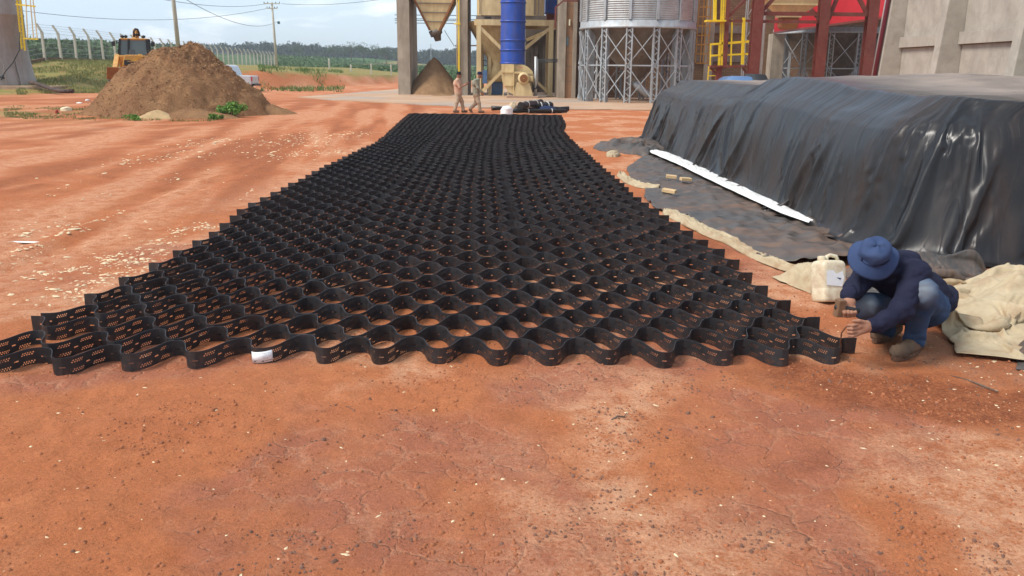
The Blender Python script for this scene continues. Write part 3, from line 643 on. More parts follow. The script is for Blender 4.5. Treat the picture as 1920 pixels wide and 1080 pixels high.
scatter('soil_clods', pts, np.abs(rng.normal(.003, .0042, len(pts))) + .0016, clod, .6, 5, 'small crumbs and clods of red soil')
chip = pbr('pale_chip', (.66, .50, .31), .8, .3, 8, bump=.1)
def chipd(x, y):
    d = .9 * sstep(.25, .75, fbm(x * 1.5 + y * .2 + 2, y * .35 + 8, 3)) * sstep(-3.4, -3.8, x) * sstep(-9, -6, x)
    d = d + .30 * sstep(2.2, 2.9, x) * sstep(4.2, 4.9, y) * sstep(13, 8, y) + .2 * sstep(1.4, 2.4, x) * sstep(.0, .5, fbm(x * 1.5, y * 1.5, 3)) + .035
    return d * sstep(30, 18, y) * (1 - (sstep(4.7, 5.0, y) * sstep(-3.5, -3.3, x) * sstep(2.25, 2.05, x)) * .93)
CH = [((60, 445), (165, 418), .22), (((90, 515)), (190, 483), .17), ((195, 502), (300, 455), .16), ((0, 492), (65, 468), .2), ((112, 552), (168, 512), .13), ((245, 304), (362, 287), .45), ((360, 274), (430, 262), .5), ((525, 268), (640, 252), .9), ((520, 290), (640, 283), .5), ((0, 770), (40, 690), .06), ((330, 440), (370, 425), .2), ((150, 545), (270, 480), .25)]
CHG = [(gp(*a), gp(*b), w) for a, b, w in CH]
def chip_lines(x, y):
    d = 0 * x
    for a, b, w in CHG:
        ax_, ay_ = b.x - a.x, b.y - a.y; l2 = ax_ * ax_ + ay_ * ay_; t_ = np.clip(((x - a.x) * ax_ + (y - a.y) * ay_) / l2, 0, 1)
        d = np.maximum(d, np.exp(-(((x - a.x - t_ * ax_) ** 2 + (y - a.y - t_ * ay_) ** 2) / w ** 2)))
    return np.clip(d * (.45 + .9 * fbm(x * 3, y * 3, 2)), 0, 1)
pts = np.concatenate([pick(30000, -9, 4.2, 2.4, 30, chipd), pick(60000, -8, -2.8, 4.2, 28, lambda x, y: chip_lines(x, y) * sstep(.2, 0, (x > np.interp(y, LX[:, 1], LX[:, 0]) - .1).astype(float)))])
scatter('wood_chips', pts, (np.abs(rng.normal(.0026, .0026, len(pts))) + .0016) * (1 + pts[:, 1] * .05) * np.where(pts[:, 0] < -2.7, 1.7, 1.0), chip, .22, 4, 'pale wood chips and husks strewn over the soil', 2.6)
pts = pick(500, -3, 3.4, 2.4, 6, lambda x, y: .35 + 0 * x)
scatter('straw_flakes', pts, np.abs(rng.normal(.0025, .0025, len(pts))) + .0018, pbr('pale_straw', (.74, .62, .38), .7, .2, 20), .18, 4, 'larger pale flakes of bark and straw in the foreground', 2.4)
# ------------------------------------------------------------------ the plant in the background
def zat(py, D, px=960): return at(px, py, D).z
def xat(px, D, py=128): return at(px, py, D).x
def part(mb, name, mat, parent, bevel=0.0):
    """world-space MB -> child of an Empty that has only a location"""
    L = parent.location
    mb.v = [(v[0] - L.x, v[1] - L.y, v[2] - L.z) for v in mb.v]
    return mb.build(name, mat, parent, bevel)
def sub(mb, name, mat, parent, root):
    L = root.location; mb.v = [(v[0] - L.x, v[1] - L.y, v[2] - L.z) for v in mb.v]; return mb.build(name, mat, parent)

# truck-loading hopper on concrete piers
D0 = 58.0
root = empty('loading_hopper', (xat(815, D0, 180), D0 + 2, 0), 0, 'cream hopper on two concrete piers above a pointed sand-coloured pile', 'hopper')
for a, b in ((747, 769.5), (862.5, 877)):
    part(M1('box', xat(a, D0, 170), xat(b, D0, 170), D0, D0 + 4.6, -.1, 12), 'pier', K('concrete'), root)
zt, zb = 6.9, zat(57, D0 + .75, 815)
tl, tr = xat(764, D0 + .4, 0), xat(863, D0 + .4, 0); bl, br_ = xat(806, D0 + .75, 57), xat(824, D0 + .75, 57)
yb0, yb1 = D0 + .75, D0 + 2.2; yt0, yt1 = D0 + .4, D0 + 4.2
hb = MB(); top = [(tl, yt0, zt), (tr, yt0, zt), (tr, yt1, zt), (tl, yt1, zt)]; bot = [(bl, yb0, zb), (br_, yb0, zb), (br_, yb1, zb), (bl, yb1, zb)]
hb.add(top + bot, [(0, 1, 5, 4), (1, 2, 6, 5), (2, 3, 7, 6), (3, 0, 4, 7)])
part(hb, 'hopper_cone', K('cream_steel'), root)
part(M1('box', tl, tr, yt0, yt1, zt + .01, 12), 'hopper_bin', K('cream_steel'), root)
for py in (7, 24, 41):
    f = (zt - zat(py, D0 + 1, 815)) / (zt - zb); l = tl + (bl - tl) * f; r = tr + (br_ - tr) * f; yy = yt0 + (yb0 - yt0) * f - .03; z = zt + (zb - zt) * f
    part(M1('bar', (l + .03, yy, z), (r - .03, yy, z), .09, .05), 'stiffener', K('galv_dark'), root)
for s, (a, b) in enumerate((((tl, yt0 - .02, zt), (bl, yb0 - .02, zb)), ((tr, yt0 - .02, zt), (br_, yb0 - .02, zb)))):
    part(M1('bar', a, b, .14, .12), 'edge_angle', K('bucket_rust'), root)
# spout, a bent sock below the outlet
part(M1('tube', [((bl + br_) / 2, yb0 + .4, zb + .05), ((bl + br_) / 2 + .1, yb0 + .4, zb - .3), (xat(821, D0 + 2, 68), yb0 + .4, zat(66, D0 + 2)), (xat(823.5, D0 + 2, 70), yb0 + .4, zat(79, D0 + 2))], [.46, .40, .30, .2], 12), 'spout', K('galv_dark'), root)
part(M1('box', xat(859, D0, 100), xat(862, D0, 100), D0 - .12, D0 - .02, 0, 12), 'corner_angle', K('yellow_rail'), root)
part(M1('tube', [(xat(857, D0, 60), D0 - .1, 9), (xat(857, D0, 60), D0 - .1, zat(130, D0))], .05, 6), 'downpipe', K('cream_steel'), root)
part(M1('bar', (xat(851, D0, 46), D0 - .15, zat(46, D0)), (xat(864, D0, 46), D0 - .15, zat(46, D0)), .08), 'bracket', K('yellow_rail'), root)
for py in (30, 37, 40, 45):                                      # conductors strung behind the piers
    part(M1('tube', [(xat(740, D0 + 4.7, py), D0 + 4.75, zat(py, D0 + 4.7)), (xat(893, D0 + 4.7, py), D0 + 4.75, zat(py, D0 + 4.7))], .022, 5), 'conduit', K('black_metal'), root)
part(M1('tube', [(xat(853, D0 + 4.7, 87), D0 + 4.75, zat(87, D0 + 4.7)), (xat(896, D0 + 4.7, 87), D0 + 4.75, zat(86, D0 + 4.7))], .05, 6), 'conduit', K('cream_steel'), root)
part(M1('tube', [(xat(833, D0 + 4.7, 58), D0 + 4.7, zat(58, D0 + 4.7)), (xat(852, D0 + 4.7, 88), D0 + 4.7, zat(88, D0 + 4.7))], .02, 5), 'guy_rope', K('galv_leg'), root)

def heap(name, c, rx, ry, h, mat, label, cat, sharp=1.0, n=120, m=60, rough=.06, seed=0.0, ridge=0.0, tip=.06):
    a = np.linspace(0, 2 * np.pi, n, endpoint=False); t_ = np.linspace(0, 1, m) ** .9
    A, T = np.meshgrid(a, t_, indexing='ij')
    rr = T * (1 + .10 * fbm(np.cos(A) * 1.3 + seed, np.sin(A) * 1.3 + seed, 3) * T)
    x = rx * rr * np.cos(A); y = ry * rr * np.sin(A)
    prof = (1 - T) ** sharp if sharp > .5 else .38 * (1 - T ** 2.2) + .62 * (1 - T) ** .98 - .09 * np.exp(-(T / .13) ** 2)
    prof = prof - tip * np.exp(-(T / (tip * 1.3 + .02)) ** 2)
    z = h * prof + ridge * h * np.exp(-((T - .1) / .2) ** 2) * np.cos(A - .3) + rough * h * (fbm(x * 1.1 + seed, y * 1.1, 4) + .35 * ridged(x * 3 + seed, y * 3, 2)) * sstep(1.0, .8, T)
    z = z - .05 * T
    V = np.stack([x, y, z], -1).reshape(-1, 3)
    z0 = tzf(c[0], c[1]); me = mesh_np(name, V, grid_faces(n, m, True))
    o = link(me, name, mat, None, True); o.location = (c[0], c[1], z0); return tag(o, label, cat)
m, t = newmat('heap_meal'); v = t.co()
c = t.mix(t.ramp(t.noise(v, 2.2, 6, .65), (.3, 0), (.7, 1)), (.20, .115, .06), (.31, .185, .10)); c = t.mix(t.ramp(t.noise(v, 30, 4, .7), (.45, 0), (.7, .5)), c, (.42, .27, .15))
t.out(c, .95, 0, t.bump(t.noise(v, 20, 6, .7), .7, .05), .1); MT['meal'] = m
heap('sand_heap', (xat(815, 60.2, 170), 60.2), 2.15, 2.6, zat(104, 60.2), m, 'tall pointed brown pile of meal under the cream hopper', 'pile', 1.02, rough=.012, seed=3)
heap('spilled_meal', (xat(830, 56.2, 178), 56.2), 1.3, .7, .22, m, 'low spill of brown meal in front of the pointed pile', 'pile', 1.0, n=60, m=24, seed=8)

# aspiration tank with cone bottom, on cream legs
D0 = 57.0
root = empty('steel_bin', (xat(960, D0 + 2.5, 170), D0 + 2.5, 0), 0, 'cream steel bin with cone bottom on braced legs behind the blue duct', 'bin')
x0, x1 = xat(893.5, D0, 100), xat(1037, D0, 100); zr0, zr1 = zat(48, D0), zat(37, D0)
cx = (x0 + x1) / 2
dr0, dr1 = xat(893, D0, 10), xat(1022, D0, 10)
dm = MB(); ch = .9
oct_ = [(dr0, D0 + ch), (dr0 + ch * .35, D0), (dr1 - ch * .8, D0), (dr1, D0 + ch), (dr1, D0 + 5), (dr0, D0 + 5)]
dm.prism([(p[0], p[1], zat(29, D0)) for p in oct_], (0, 0, 8)); part(dm, 'drum', K('cream_steel'), root)
for px in (900, 938 + 65, 1010):
    part(M1('bar', (xat(px, D0, 10), D0 - .03, zat(28, D0)), (xat(px, D0, 10), D0 - .03, 12), .07, .05), 'panel_seam', K('galv_dark'), root)
part(M1('box', dr0 - .02, dr1, D0 + .1, D0 + 5, zr1, zat(29, D0) - .004), 'skirt', K('galv_dark'), root)
for (a, b) in (((x0, D0, 0), (x1, D0, 0)), ((x0, D0 + 5, 0), (x1, D0 + 5, 0)), ((x0, D0, 0), (x0, D0 + 5, 0)), ((x1, D0, 0), (x1, D0 + 5, 0))):
    part(M1('bar', (a[0], a[1], (zr0 + zr1) / 2), (b[0], b[1], (zr0 + zr1) / 2), .28, zr1 - zr0), 'ring_beam', K('cream_steel'), root)
for (x, y) in ((x0 + .15, D0), (x1 - .15, D0), (x0 + .15, D0 + 5), (x1 - .15, D0 + 5)):
    lg = part(M1('box', x - .15, x + .15, y - .15, y + .15, 0, zr0 - .003), 'leg', K('cream_steel'), root)
    sub(M1('box', x - .28, x + .28, y - .28, y + .28, .045, .075), 'base_plate', K('galv_dark'), lg, root)
part(M1('bar', (x0 + .2, D0, zr0 - .1), (xat(941, D0, 90), D0 - .1, zat(92, D0)), .2), 'brace', K('cream_steel'), root)
part(M1('bar', (x1 - .2, D0, zr0 - .1), (xat(983, D0, 90), D0 - .1, zat(92, D0)), .2), 'brace', K('cream_steel'), root)
part(M1('bar', (xat(905, D0, 175), D0 - .2, .35), (xat(942, D0, 133), D0 - .2, zat(133, D0)), .2), 'brace', K('cream_steel'), root)
part(M1('bar', (x1 - .2, D0 + .1, .25), (xat(1003, D0, 150), D0, zat(150, D0)), .16), 'brace', K('cream_steel'), root)
cn = M1('lathe', [((dr1 - dr0) / 2 - .1, zr0 + .3), (.62, zat(112, D0)), (.5, zat(120, D0)), (.9, zat(148, D0)), (.35, .9)], ((dr0 + dr1) / 2 - .9, D0 + 2.6, 0), 28)
part(cn, 'cone', K('cream_steel'), root)
part(M1('box', xat(915, D0 + 2, 140), xat(921, D0 + 2, 140), D0 + 2, D0 + 2.3, 0, zr0), 'leg', K('cream_steel'), root)
part(M1('box', xat(921.5, D0 + 3, 150), xat(943, D0 + 3, 150), D0 + 3, D0 + 3.3, .05, zat(150, D0 + 3)), 'hatch_box', K('car_blue'), root)
la = MB()
for px in (904.5, 914): la.bar((xat(px, D0 + 3, 90), D0 + 3, 0), (xat(px, D0 + 3, 90), D0 + 3, zr0), .06)
part(la, 'ladder_rail', K('cream_steel'), root)
for k in range(13):
    z = .5 + k * .36; part(M1('bar', (xat(904.5, D0 + 3, 90), D0 + 3, z), (xat(914, D0 + 3, 90), D0 + 3, z), .04), 'rung', K('black_metal'), root)
part(M1('box', xat(905, D0 + 1, 150), xat(913, D0 + 1, 150), D0 + 1, D0 + 1.5, zat(157, D0 + 1), zat(132, D0 + 1)), 'control_box', K('car_blue'), root)
# wording on the skirt, far too small to read
part(M1('box', xat(909, D0, 34), xat(921, D0, 34), D0 + .05, D0 + .09, zat(35, D0), zat(32, D0)), 'name_plate', K('black_metal'), root)

# blue duct
DB = 54.6; r = (xat(985, DB, 60) - xat(938, DB, 60)) / 2; cxb = (xat(985, DB, 100) + xat(938, DB, 100)) / 2
root = empty('air_duct', (cxb, DB + .8, zat(119, DB)), 0, 'wide bright blue banded duct standing on the cream blower', 'duct')
part(M1('lathe', [(r, zat(118.5, DB)), (r, 12)], (cxb, DB + .8, 0), 36), 'duct_shell', K('blue_steel'), root)
for py in (3, 39, 75, 93.5, 118.5):
    z = zat(py, DB); part(M1('lathe', [(r + .004, z - .045), (r + .045, z - .045), (r + .045, z + .045), (r + .004, z + .045)], (cxb, DB + .8, 0), 36), 'flange', K('blue_steel'), root)
# centrifugal blower
root = empty('centrifugal_fan', (cxb, DB + .6, 0), 0, 'cream centrifugal blower with round motor below the blue duct', 'blower')
def P(px, py, d=0.0): p = at(px, py, DB + d); return (p.x, p.y, p.z)
vol = [P(940, 120.2), P(963, 120.2), P(963, 177), P(958, 175), P(950, 168), P(943, 157), P(940.5, 145)]
part(M1('prism', vol, (0, 1.5, 0)), 'outlet_box', K('cream_steel'), root)
arc_ = [P(963, 121)] + [P(975 + 27 * math.sin(a), 148 - 27 * math.cos(a)) for a in np.linspace(0, 2.3, 12)] + [P(963, 172)]
part(M1('prism', [(p[0], p[1] + .15, p[2]) for p in arc_], (0, 1.2, 0)), 'scroll', K('cream_steel'), root)
for py in (135, 160): part(M1('bar', P(941 if py < 150 else 945, py, -.05), P(963, py, -.05), .09, .07), 'rib', K('cream_steel'), root)
part(M1('bar', P(963, 136, 0), P(999, 136, 0), .12, .12), 'rib', K('cream_steel'), root)
part(M1('bar', P(963, 120.5, -.04), P(963, 178, -.04), .07, .07), 'rib', K('cream_steel'), root)
part(M1('prism', [P(961, 184, -.75), P(1000.5, 184, -.75), P(993, 155, -.75), P(969, 155, -.75)], (0, .85, 0)), 'pedestal', K('cream_steel'), root)
mo = MB(); c0 = at(982, 147, DB - .9); ring = []
for (rr, yy) in ((.0, -.02), (.2, -.02), (.2, 0.0), (.30, .0), (.36, .06), (.36, .9)):
    ring.append((rr, yy))
n = 24; vs_ = [(c0.x + rr * math.cos(2 * math.pi * k / n), c0.y + yy, c0.z + rr * math.sin(2 * math.pi * k / n)) for rr, yy in ring for k in range(n)]
mo.add(vs_, [(i * n + k, i * n + (k + 1) % n, (i + 1) * n + (k + 1) % n, (i + 1) * n + k) for i in range(len(ring) - 1) for k in range(n)], True)
mt_ = part(mo, 'motor', K('cream_steel'), root)
gr = MB()
vs_ = [(c0.x + rr * math.cos(2 * math.pi * k / n), c0.y - .035, c0.z + rr * math.sin(2 * math.pi * k / n)) for rr in (.03, .24) for k in range(n)]
gr.add(vs_, [(k, (k + 1) % n, n + (k + 1) % n, n + k) for k in range(n)]); sub(gr, 'fan_grille', K('bucket_rust'), mt_, root)
part(M1('box', P(991, 152, -.6)[0], P(999.5, 142, -.6)[0], DB - .6, DB - .2, P(991, 152, -.6)[2], P(991, 142.5, -.6)[2]), 'terminal_box', K('cream_steel'), root, .02)
part(M1('lathe', [(.0, .0), (.12, .0), (.12, .02), (0, .02)], P(977, 126.5, -.06), 14), 'badge', K('red_sheet'), root)
part(M1('tube', [P(998, 154, -.5), P(998, 160, -.5), P(1001, 166, -.45), P(1006, 166, -.4), P(1007, 158, -.3)], .04, 6), 'cable', K('black_metal'), root)
for px in (945, 954): part(M1('bar', P(px - .5, 160, .2), (P(px - 2, 183, .2)[0], DB + .2, .0), .06), 'support_leg', K('cream_steel'), root)
part(M1('box', P(950, 186, -1)[0], P(1009, 186, -1)[0], DB - 1.1, DB + 1.6, 0, .16), 'plinth', K('concrete_dusty'), root, .02)
# white conduit posts beside the blower
root = empty('conduit_pipe', (xat(1005, DB - .3, 180), DB - .3, 0), 0, 'pale upright conduit pipes to the right of the cream blower', 'pipe')
part(M1('tube', [P(1004.5, 183, -.3), P(1004.5, 106, -.3)], .09, 8), 'riser', K('galv'), root)
part(M1('tube', [P(1007.5, 160, -.2), P(1007.5, 110, -.2)], .06, 8), 'riser', K('galv'), root)
for py in (112, 114.5, 117): part(M1('tube', [P(1007, py, 0), P(1045, py - 1, 0), P(1064, py + 1, 0)], .035, 6), 'cable', K('black_metal'), root)

# dark clad shed between bin and brick corner
DS = 66.0
root = empty('clad_shed', (xat(1015, DS, 170), DS, 0), 0, 'weathered grey cladding shed in shade left of the brick corner', 'shed')
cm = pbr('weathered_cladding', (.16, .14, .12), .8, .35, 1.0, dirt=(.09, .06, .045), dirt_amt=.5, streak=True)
xa = xat(986, DS, 150)
for k in range(14):
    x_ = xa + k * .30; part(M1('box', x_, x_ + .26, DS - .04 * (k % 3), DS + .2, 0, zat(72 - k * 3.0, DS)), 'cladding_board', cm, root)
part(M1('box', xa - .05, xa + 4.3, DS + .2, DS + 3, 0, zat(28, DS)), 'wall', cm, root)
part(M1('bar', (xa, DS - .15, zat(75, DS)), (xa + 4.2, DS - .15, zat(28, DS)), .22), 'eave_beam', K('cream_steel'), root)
root = empty('blue_tank', (xat(1034, DS - 3, 20), DS - 3, 0), 0, 'dark blue tank high up beside the brick corner', 'tank')
xb0, xb1 = xat(1022.5, DS - 3, 20), xat(1050, DS - 3, 20)
part(M1('prism', [(xb0, DS - 3, zat(22, DS - 3)), (xb1, DS - 3, zat(28, DS - 3)), (xb1, DS - 3, 13), (xb0, DS - 3, 13)], (0, 2.5, 0)), 'shell', K('blue_steel'), root)
part(M1('box', xb0 + .1, xb0 + .9, DS - 2.9, DS - 1, zat(38, DS - 3), zat(24, DS - 3)), 'outlet', K('red_steel'), root)
part(M1('box', xb0 + .8, xb0 + 1.0, DS - 2.9, DS - 2.7, 0, zat(38, DS - 3)), 'leg', K('cream_steel'), root)

# brick building behind the silo, with concrete corner piers
DW = 54.0
root = empty('brick_building', (xat(1062, DW, 180), DW, 0), 0, 'long brick building with concrete columns behind the galvanised silo', 'building')
part(M1('box', xat(1045.5, DW, 160), xat(1059, DW, 160), DW, DW + 3, 0, 13), 'column', K('concrete'), root)
bt = pbr('brown_render', (.33, .185, .10), .9, .12, 1.2, dirt=(.24, .13, .075), dirt_amt=.4)
xs0, xs1 = xat(1059, DW, 160), xat(1072, DW, 160); zs = [0] + [zat(p, DW) for p in (152, 123, 98, 70, 40, 10, -30)] + [13]
for a, b in zip(zs, zs[1:]): part(M1('box', xs0 + .004, xs1 - .004, DW + .12, DW + .4, a + .02, b - .02), 'panel', bt, root)
part(M1('box', xs0, xs1, DW + .14, DW + 3, 0, 13), 'wall', K('galv_dark'), root)
part(M1('box', xat(1062, DW, 80), xat(1066, DW, 80), DW + .08, DW + .3, zat(85, DW), zat(68, DW)), 'window', K('glass'), root)
part(M1('box', xs1, xat(1079, DW, 160), DW - .1, DW + 3, 0, 13), 'column', K('concrete'), root)
lm_ = part(M1('box', xat(1066.5, DW, 45), xat(1069, DW, 45), DW - .1, DW + .1, zat(47, DW), zat(35, DW)), 'wall_lamp', K('lens'), root)
part(M1('box', xat(1079, DW, 160), xat(1445, DW, 160), DW + 2.2, DW + 3, 0, 13), 'brick_wall', K('brick'), root)
part(M1('box', xat(1079, DW, 160), xat(1445, DW, 160), DW + 2.1, DW + 2.25, zat(58, DW + 2), zat(44, DW + 2)), 'concrete_band', K('galv_dark'), root)
part(M1('box', xat(1079, DW, 160), xat(1445, DW, 160), DW + 2.1, DW + 2.25, zat(112, DW + 2), zat(100, DW + 2)), 'concrete_band', K('galv_dark'), root)
part(M1('box', xat(1338, DW, 60), xat(1353, DW, 60), DW + 1.9, DW + 2.24, 0, 13), 'column', K('concrete'), root)
for (a, b, c_, d_) in ((1382, 1390, 69, 84),): part(M1('box', xat(a, DW, 75), xat(b, DW, 75), DW + 2.12, DW + 2.3, zat(d_, DW + 2), zat(c_, DW + 2)), 'vent_opening', K('black_metal'), root)
rl = MB()
for z in (zat(3, DW), ): rl.bar((xat(1041, DW - 1, 10), DW - 1, zat(14, DW - 1)), (xat(1056, DW - 1, 5), DW - 1, z), .09); rl.bar((xat(1056, DW - 1, 5), DW - 1, z), (xat(1084, DW - 1, 5), DW - 1, z), .09)
rl.bar((xat(1041.5, DW - 1, 30), DW - 1, zat(52, DW - 1)), (xat(1041.5, DW - 1, 30), DW - 1, zat(13, DW - 1)), .1)
part(rl, 'roof_railing', K('red_steel'), root)
# orange cage ladder on the brick wall
DL = 54.5
root = empty('cage_ladder', (xat(1321, DL, 115), DL, 0), 0, 'orange yellow caged ladder fixed to the brick wall right of the silo', 'ladder')
for px in (1309, 1316.5, 1322, 1332): part(M1('bar', (xat(px, DL, 60), DL + (.25 if px in (1309, 1332) else 0), zat(115, DL)), (xat(px, DL, 60), DL + (.25 if px in (1309, 1332) else 0), 13), .06), 'cage_bar', K('machine_yellow'), root)
for k in range(22):
    z = zat(115, DL) + k * .55
    if z < 13: part(M1('bar', (xat(1309, DL, 60), DL, z), (xat(1332, DL, 60), DL, z), .07), 'cage_hoop', K('machine_yellow'), root)

# ------------------------------------------------------------------ elevated galvanised silo
def silo(name, cx, cy, R, z_ring, z_mid, z_top, n_leg, a_off, label, mats, cone_z, lattice=True, front_only=False):
    root = empty(name, (cx, cy, 0), 0, label, 'silo')
    galv, leg_m, cone_m = mats
    prof = []; nz = int((z_top - z_ring - .42) / .115)
    for k in range(nz * 4 + 1): prof.append((R + .032 * math.sin(k * math.pi / 2), z_ring + .42 + k * .115 / 4))
    part(M1('lathe', prof, (cx, cy, 0), 72), 'wall_sheet', galv, root)
    part(M1('lathe', [(R - .05, z_ring), (R + .12, z_ring), (R + .12, z_ring + .10), (R + .07, z_ring + .12), (R + .07, z_ring + .40), (R - .05, z_ring + .41)], (cx, cy, 0), 72), 'ring_beam', leg_m, root)
    part(M1('lathe', [(R - .1, z_ring + .02), (.42, cone_z + .25), (.34, cone_z + .2), (.34, cone_z)], (cx, cy, 0), 48), 'cone', cone_m, root)
    part(M1('tube', [(cx, cy, cone_z + .02), (cx + .1, cy - .1, cone_z - .25), (cx + .75, cy - .5, .35)], .2, 10), 'discharge_spout', galv, root)
    A = [a_off + 2 * math.pi * k / n_leg for k in range(n_leg)]
    pos = [(cx + R * math.cos(a), cy + R * math.sin(a)) for a in A]
    for k, (a, (x, y)) in enumerate(zip(A, pos)):
        rx, ry = math.cos(a), math.sin(a); tx_, ty_ = -ry, rx
        lg = MB(); w = .15
        for s in (-1, 1): lg.bar((x + tx_ * w * s, y + ty_ * w * s, .045), (x + tx_ * w * s, y + ty_ * w * s, z_ring), .07, .16, (rx, ry, 0))
        o = part(lg, 'leg', leg_m, root)
        la_ = MB(); nl = int(z_ring / .3)
        for q in range(nl):
            z0, z1 = z_ring * q / nl + .05, z_ring * (q + 1) / nl; s = 1 if q % 2 else -1
            la_.bar((x + tx_ * w * s, y + ty_ * w * s, z0), (x - tx_ * w * s, y - ty_ * w * s, z1), .045, .05, (rx, ry, 0))
        sub(la_, 'lacing', leg_m, o, root)
        pl = MB(); pl.bar((x - rx * .30, y - ry * .30, .045), (x - rx * .30, y - ry * .30, z_ring), .015, .34, (rx, ry, 0)); sub(pl, 'web_plate', leg_m, o, root)
        if z_top > z_ring + 1: part(M1('bar', (cx + (R + .07) * rx, cy + (R + .07) * ry, z_ring + .42), (cx + (R + .07) * rx, cy + (R + .07) * ry, z_top), .14, .1, (rx, ry, 0)), 'stiffener', leg_m, root)
        x2, y2 = pos[(k + 1) % n_leg]
        if True:
            part(M1('bar', (x, y, z_mid), (x2, y2, z_mid), .07), 'girt', leg_m, root)
            for (za, zb_) in ((z_mid + .06, z_ring - .1), (.15, z_mid - .06)):
                part(M1('bar', (x + rx * .05, y + ry * .05, za), (x2 + rx * .05, y2 + ry * .05, zb_), .045), 'cross_brace', leg_m, root)
                part(M1('bar', (x + rx * .11, y + ry * .11, zb_), (x2 + rx * .11, y2 + ry * .11, za), .045), 'cross_brace', leg_m, root)
    return root
DCS = 50.3; R_ = (xat(1299, DCS, 60) - xat(1089, DCS, 60)) / 2; cxs = (xat(1299, DCS, 90) + xat(1089, DCS, 90)) / 2
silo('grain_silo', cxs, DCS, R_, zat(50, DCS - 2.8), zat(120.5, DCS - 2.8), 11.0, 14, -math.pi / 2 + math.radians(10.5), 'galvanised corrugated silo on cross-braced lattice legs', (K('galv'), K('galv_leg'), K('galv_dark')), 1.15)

# ------------------------------------------------------------------ red steel tower, hopper, red shed, second silo
DR = 34.0
root = empty('steel_tower', (xat(1525, DR, 150), DR, 0), 0, 'dark red steel frame tower with diagonal braces in front of the red shed', 'frame')
rs = K('red_steel')
colx = [xat(1411, DR, 145), xat(1533, DR, 145), xat(1622, DR, 145)]
for x in colx:
    o = MB()
    for s in (-1, 1): o.box(x - .19, x + .19, DR + s * .17 - .012, DR + s * .17 + .012, 0, 9)
    o.box(x - .02, x + .02, DR - .157, DR + .157, 0, 9)
    part(o, 'column', rs, root)
for py, a, b in ((26, 0, 2), (41, 0, 1)):
    z = zat(py, DR, 1500); part(M1('bar', (colx[a] + .19, DR, z), (colx[b] - .19, DR, z), .12, .11 if py == 41 else .14), 'beam', rs, root)
zz = lambda py: zat(py, DR, 1500)
for (xa_, pa, xb_, pb) in ((colx[0] + .2, 20, xat(1462, DR, 0), -16), (xat(1520, DR, 17), 17, colx[1] - .1, 37), (colx[1] + .2, 37, xat(1572, DR, 0), -12), (xat(1610, DR, 0), -5, colx[2] - .19, 24)):
    part(M1('bar', (xa_, DR + .02, zz(pa)), (xb_, DR + .02, zz(pb)), .13), 'brace', rs, root)
# conveyor hopper hung in the frame
DH = 36.0
root = empty('bin_hopper', (xat(1488, DH, 30), DH + 1.5, 0), 0, 'cream tapered hopper with a brown outlet box hung in the red frame', 'hopper')
tp = [(xat(1432, DH, -8), DH, zat(-8, DH, 1490)), (xat(1549, DH, -8), DH, zat(-8, DH, 1490)), (xat(1546, DH, -8), DH + 1.2, zat(-8, DH, 1490)), (xat(1435, DH, -8), DH + 1.2, zat(-8, DH, 1490))]
md = [(xat(1448, DH, 9), DH + .08, zat(8, DH, 1490)), (xat(1535, DH, 9), DH + .08, zat(8, DH, 1490)), (xat(1532, DH, 9), DH + 1.1, zat(8, DH, 1490)), (xat(1451, DH, 9), DH + 1.1, zat(8, DH, 1490))]
bt_ = [(xat(1470, DH, 29), DH + .3, zat(29, DH, 1490)), (xat(1504, DH, 29), DH + .3, zat(29, DH, 1490)), (xat(1504, DH, 29), DH + .9, zat(29, DH, 1490)), (xat(1470, DH, 29), DH + .9, zat(29, DH, 1490))]
hb = MB(); hb.add(tp + md + bt_, [(i + 4 * k, (i + 1) % 4 + 4 * k, (i + 1) % 4 + 4 * k + 4, i + 4 * k + 4) for k in range(2) for i in range(4)]); part(hb, 'hopper_cone', K('cream_steel'), root)
part(M1('bar', md[0], md[1], .06), 'seam_rib', K('cream_steel'), root)
part(M1('box', bt_[0][0] - .06, bt_[1][0] + .06, bt_[0][1] - .06, bt_[2][1] + .06, bt_[0][2] - .06, bt_[0][2] + .04), 'outlet_flange', K('cream_steel'), root)
ob = MB(); x0_, x1_ = bt_[0][0] + .02, bt_[1][0] - .02; z0_, z1_ = zat(54, DH, 1490), bt_[0][2] - .065
ob.prism([(x0_, DH + .3, z1_), (x1_, DH + .3, z1_), (x1_ - .03, DH + .3, z0_ + .08), (x1_ - .14, DH + .3, z0_), (x0_ + .14, DH + .3, z0_), (x0_, DH + .3, z0_ + .08)], (0, .55, 0)); part(ob, 'outlet_box', K('bucket_rust'), root)

# yellow platform and ladder
DY = 36.5; yr = K('yellow_rail')
root = empty('access_platform', (xat(1370, DY, 130), DY, 0), 0, 'bright yellow railed platform and ladder on a dark red stand', 'platform')
def Q(px, py, d=0.0): p = at(px, py, DY + d); return (p.x, p.y, p.z)
part(M1('bar', Q(1330, 124.5), Q(1412, 124.5), .5, .08), 'deck', rs, root)
for px, py0, py1, w in ((1331.5, 124, 82, .05), (1347, 124, 80, .045), (1353, 124, -20, .07), (1370, 124, 36, .06), (1392, 121, 33, .11)):
    part(M1('bar', Q(px, py0), Q(px + (124 - py1) * .03, py1), w), 'post', yr, root)
for (a, b) in (((1332, 83), (1412, 76.5)), ((1333, 104.5), (1412, 100.5)), ((1332, 83.5, 1.4), (1412, 78, 1.4)), ((1333, 104, 1.4), (1412, 101, 1.4))):
    part(M1('bar', Q(*a), Q(*b), .07), 'rail', yr, root)
for px in (1349, 1357): part(M1('bar', Q(px, 124), Q(px + 4.5, -20), .05), 'ladder_rail', yr, root)
for k in range(12): part(M1('bar', Q(1349 + k * .4, 120 - k * 11), Q(1357 + k * .4, 120 - k * 11), .035), 'rung', yr, root)
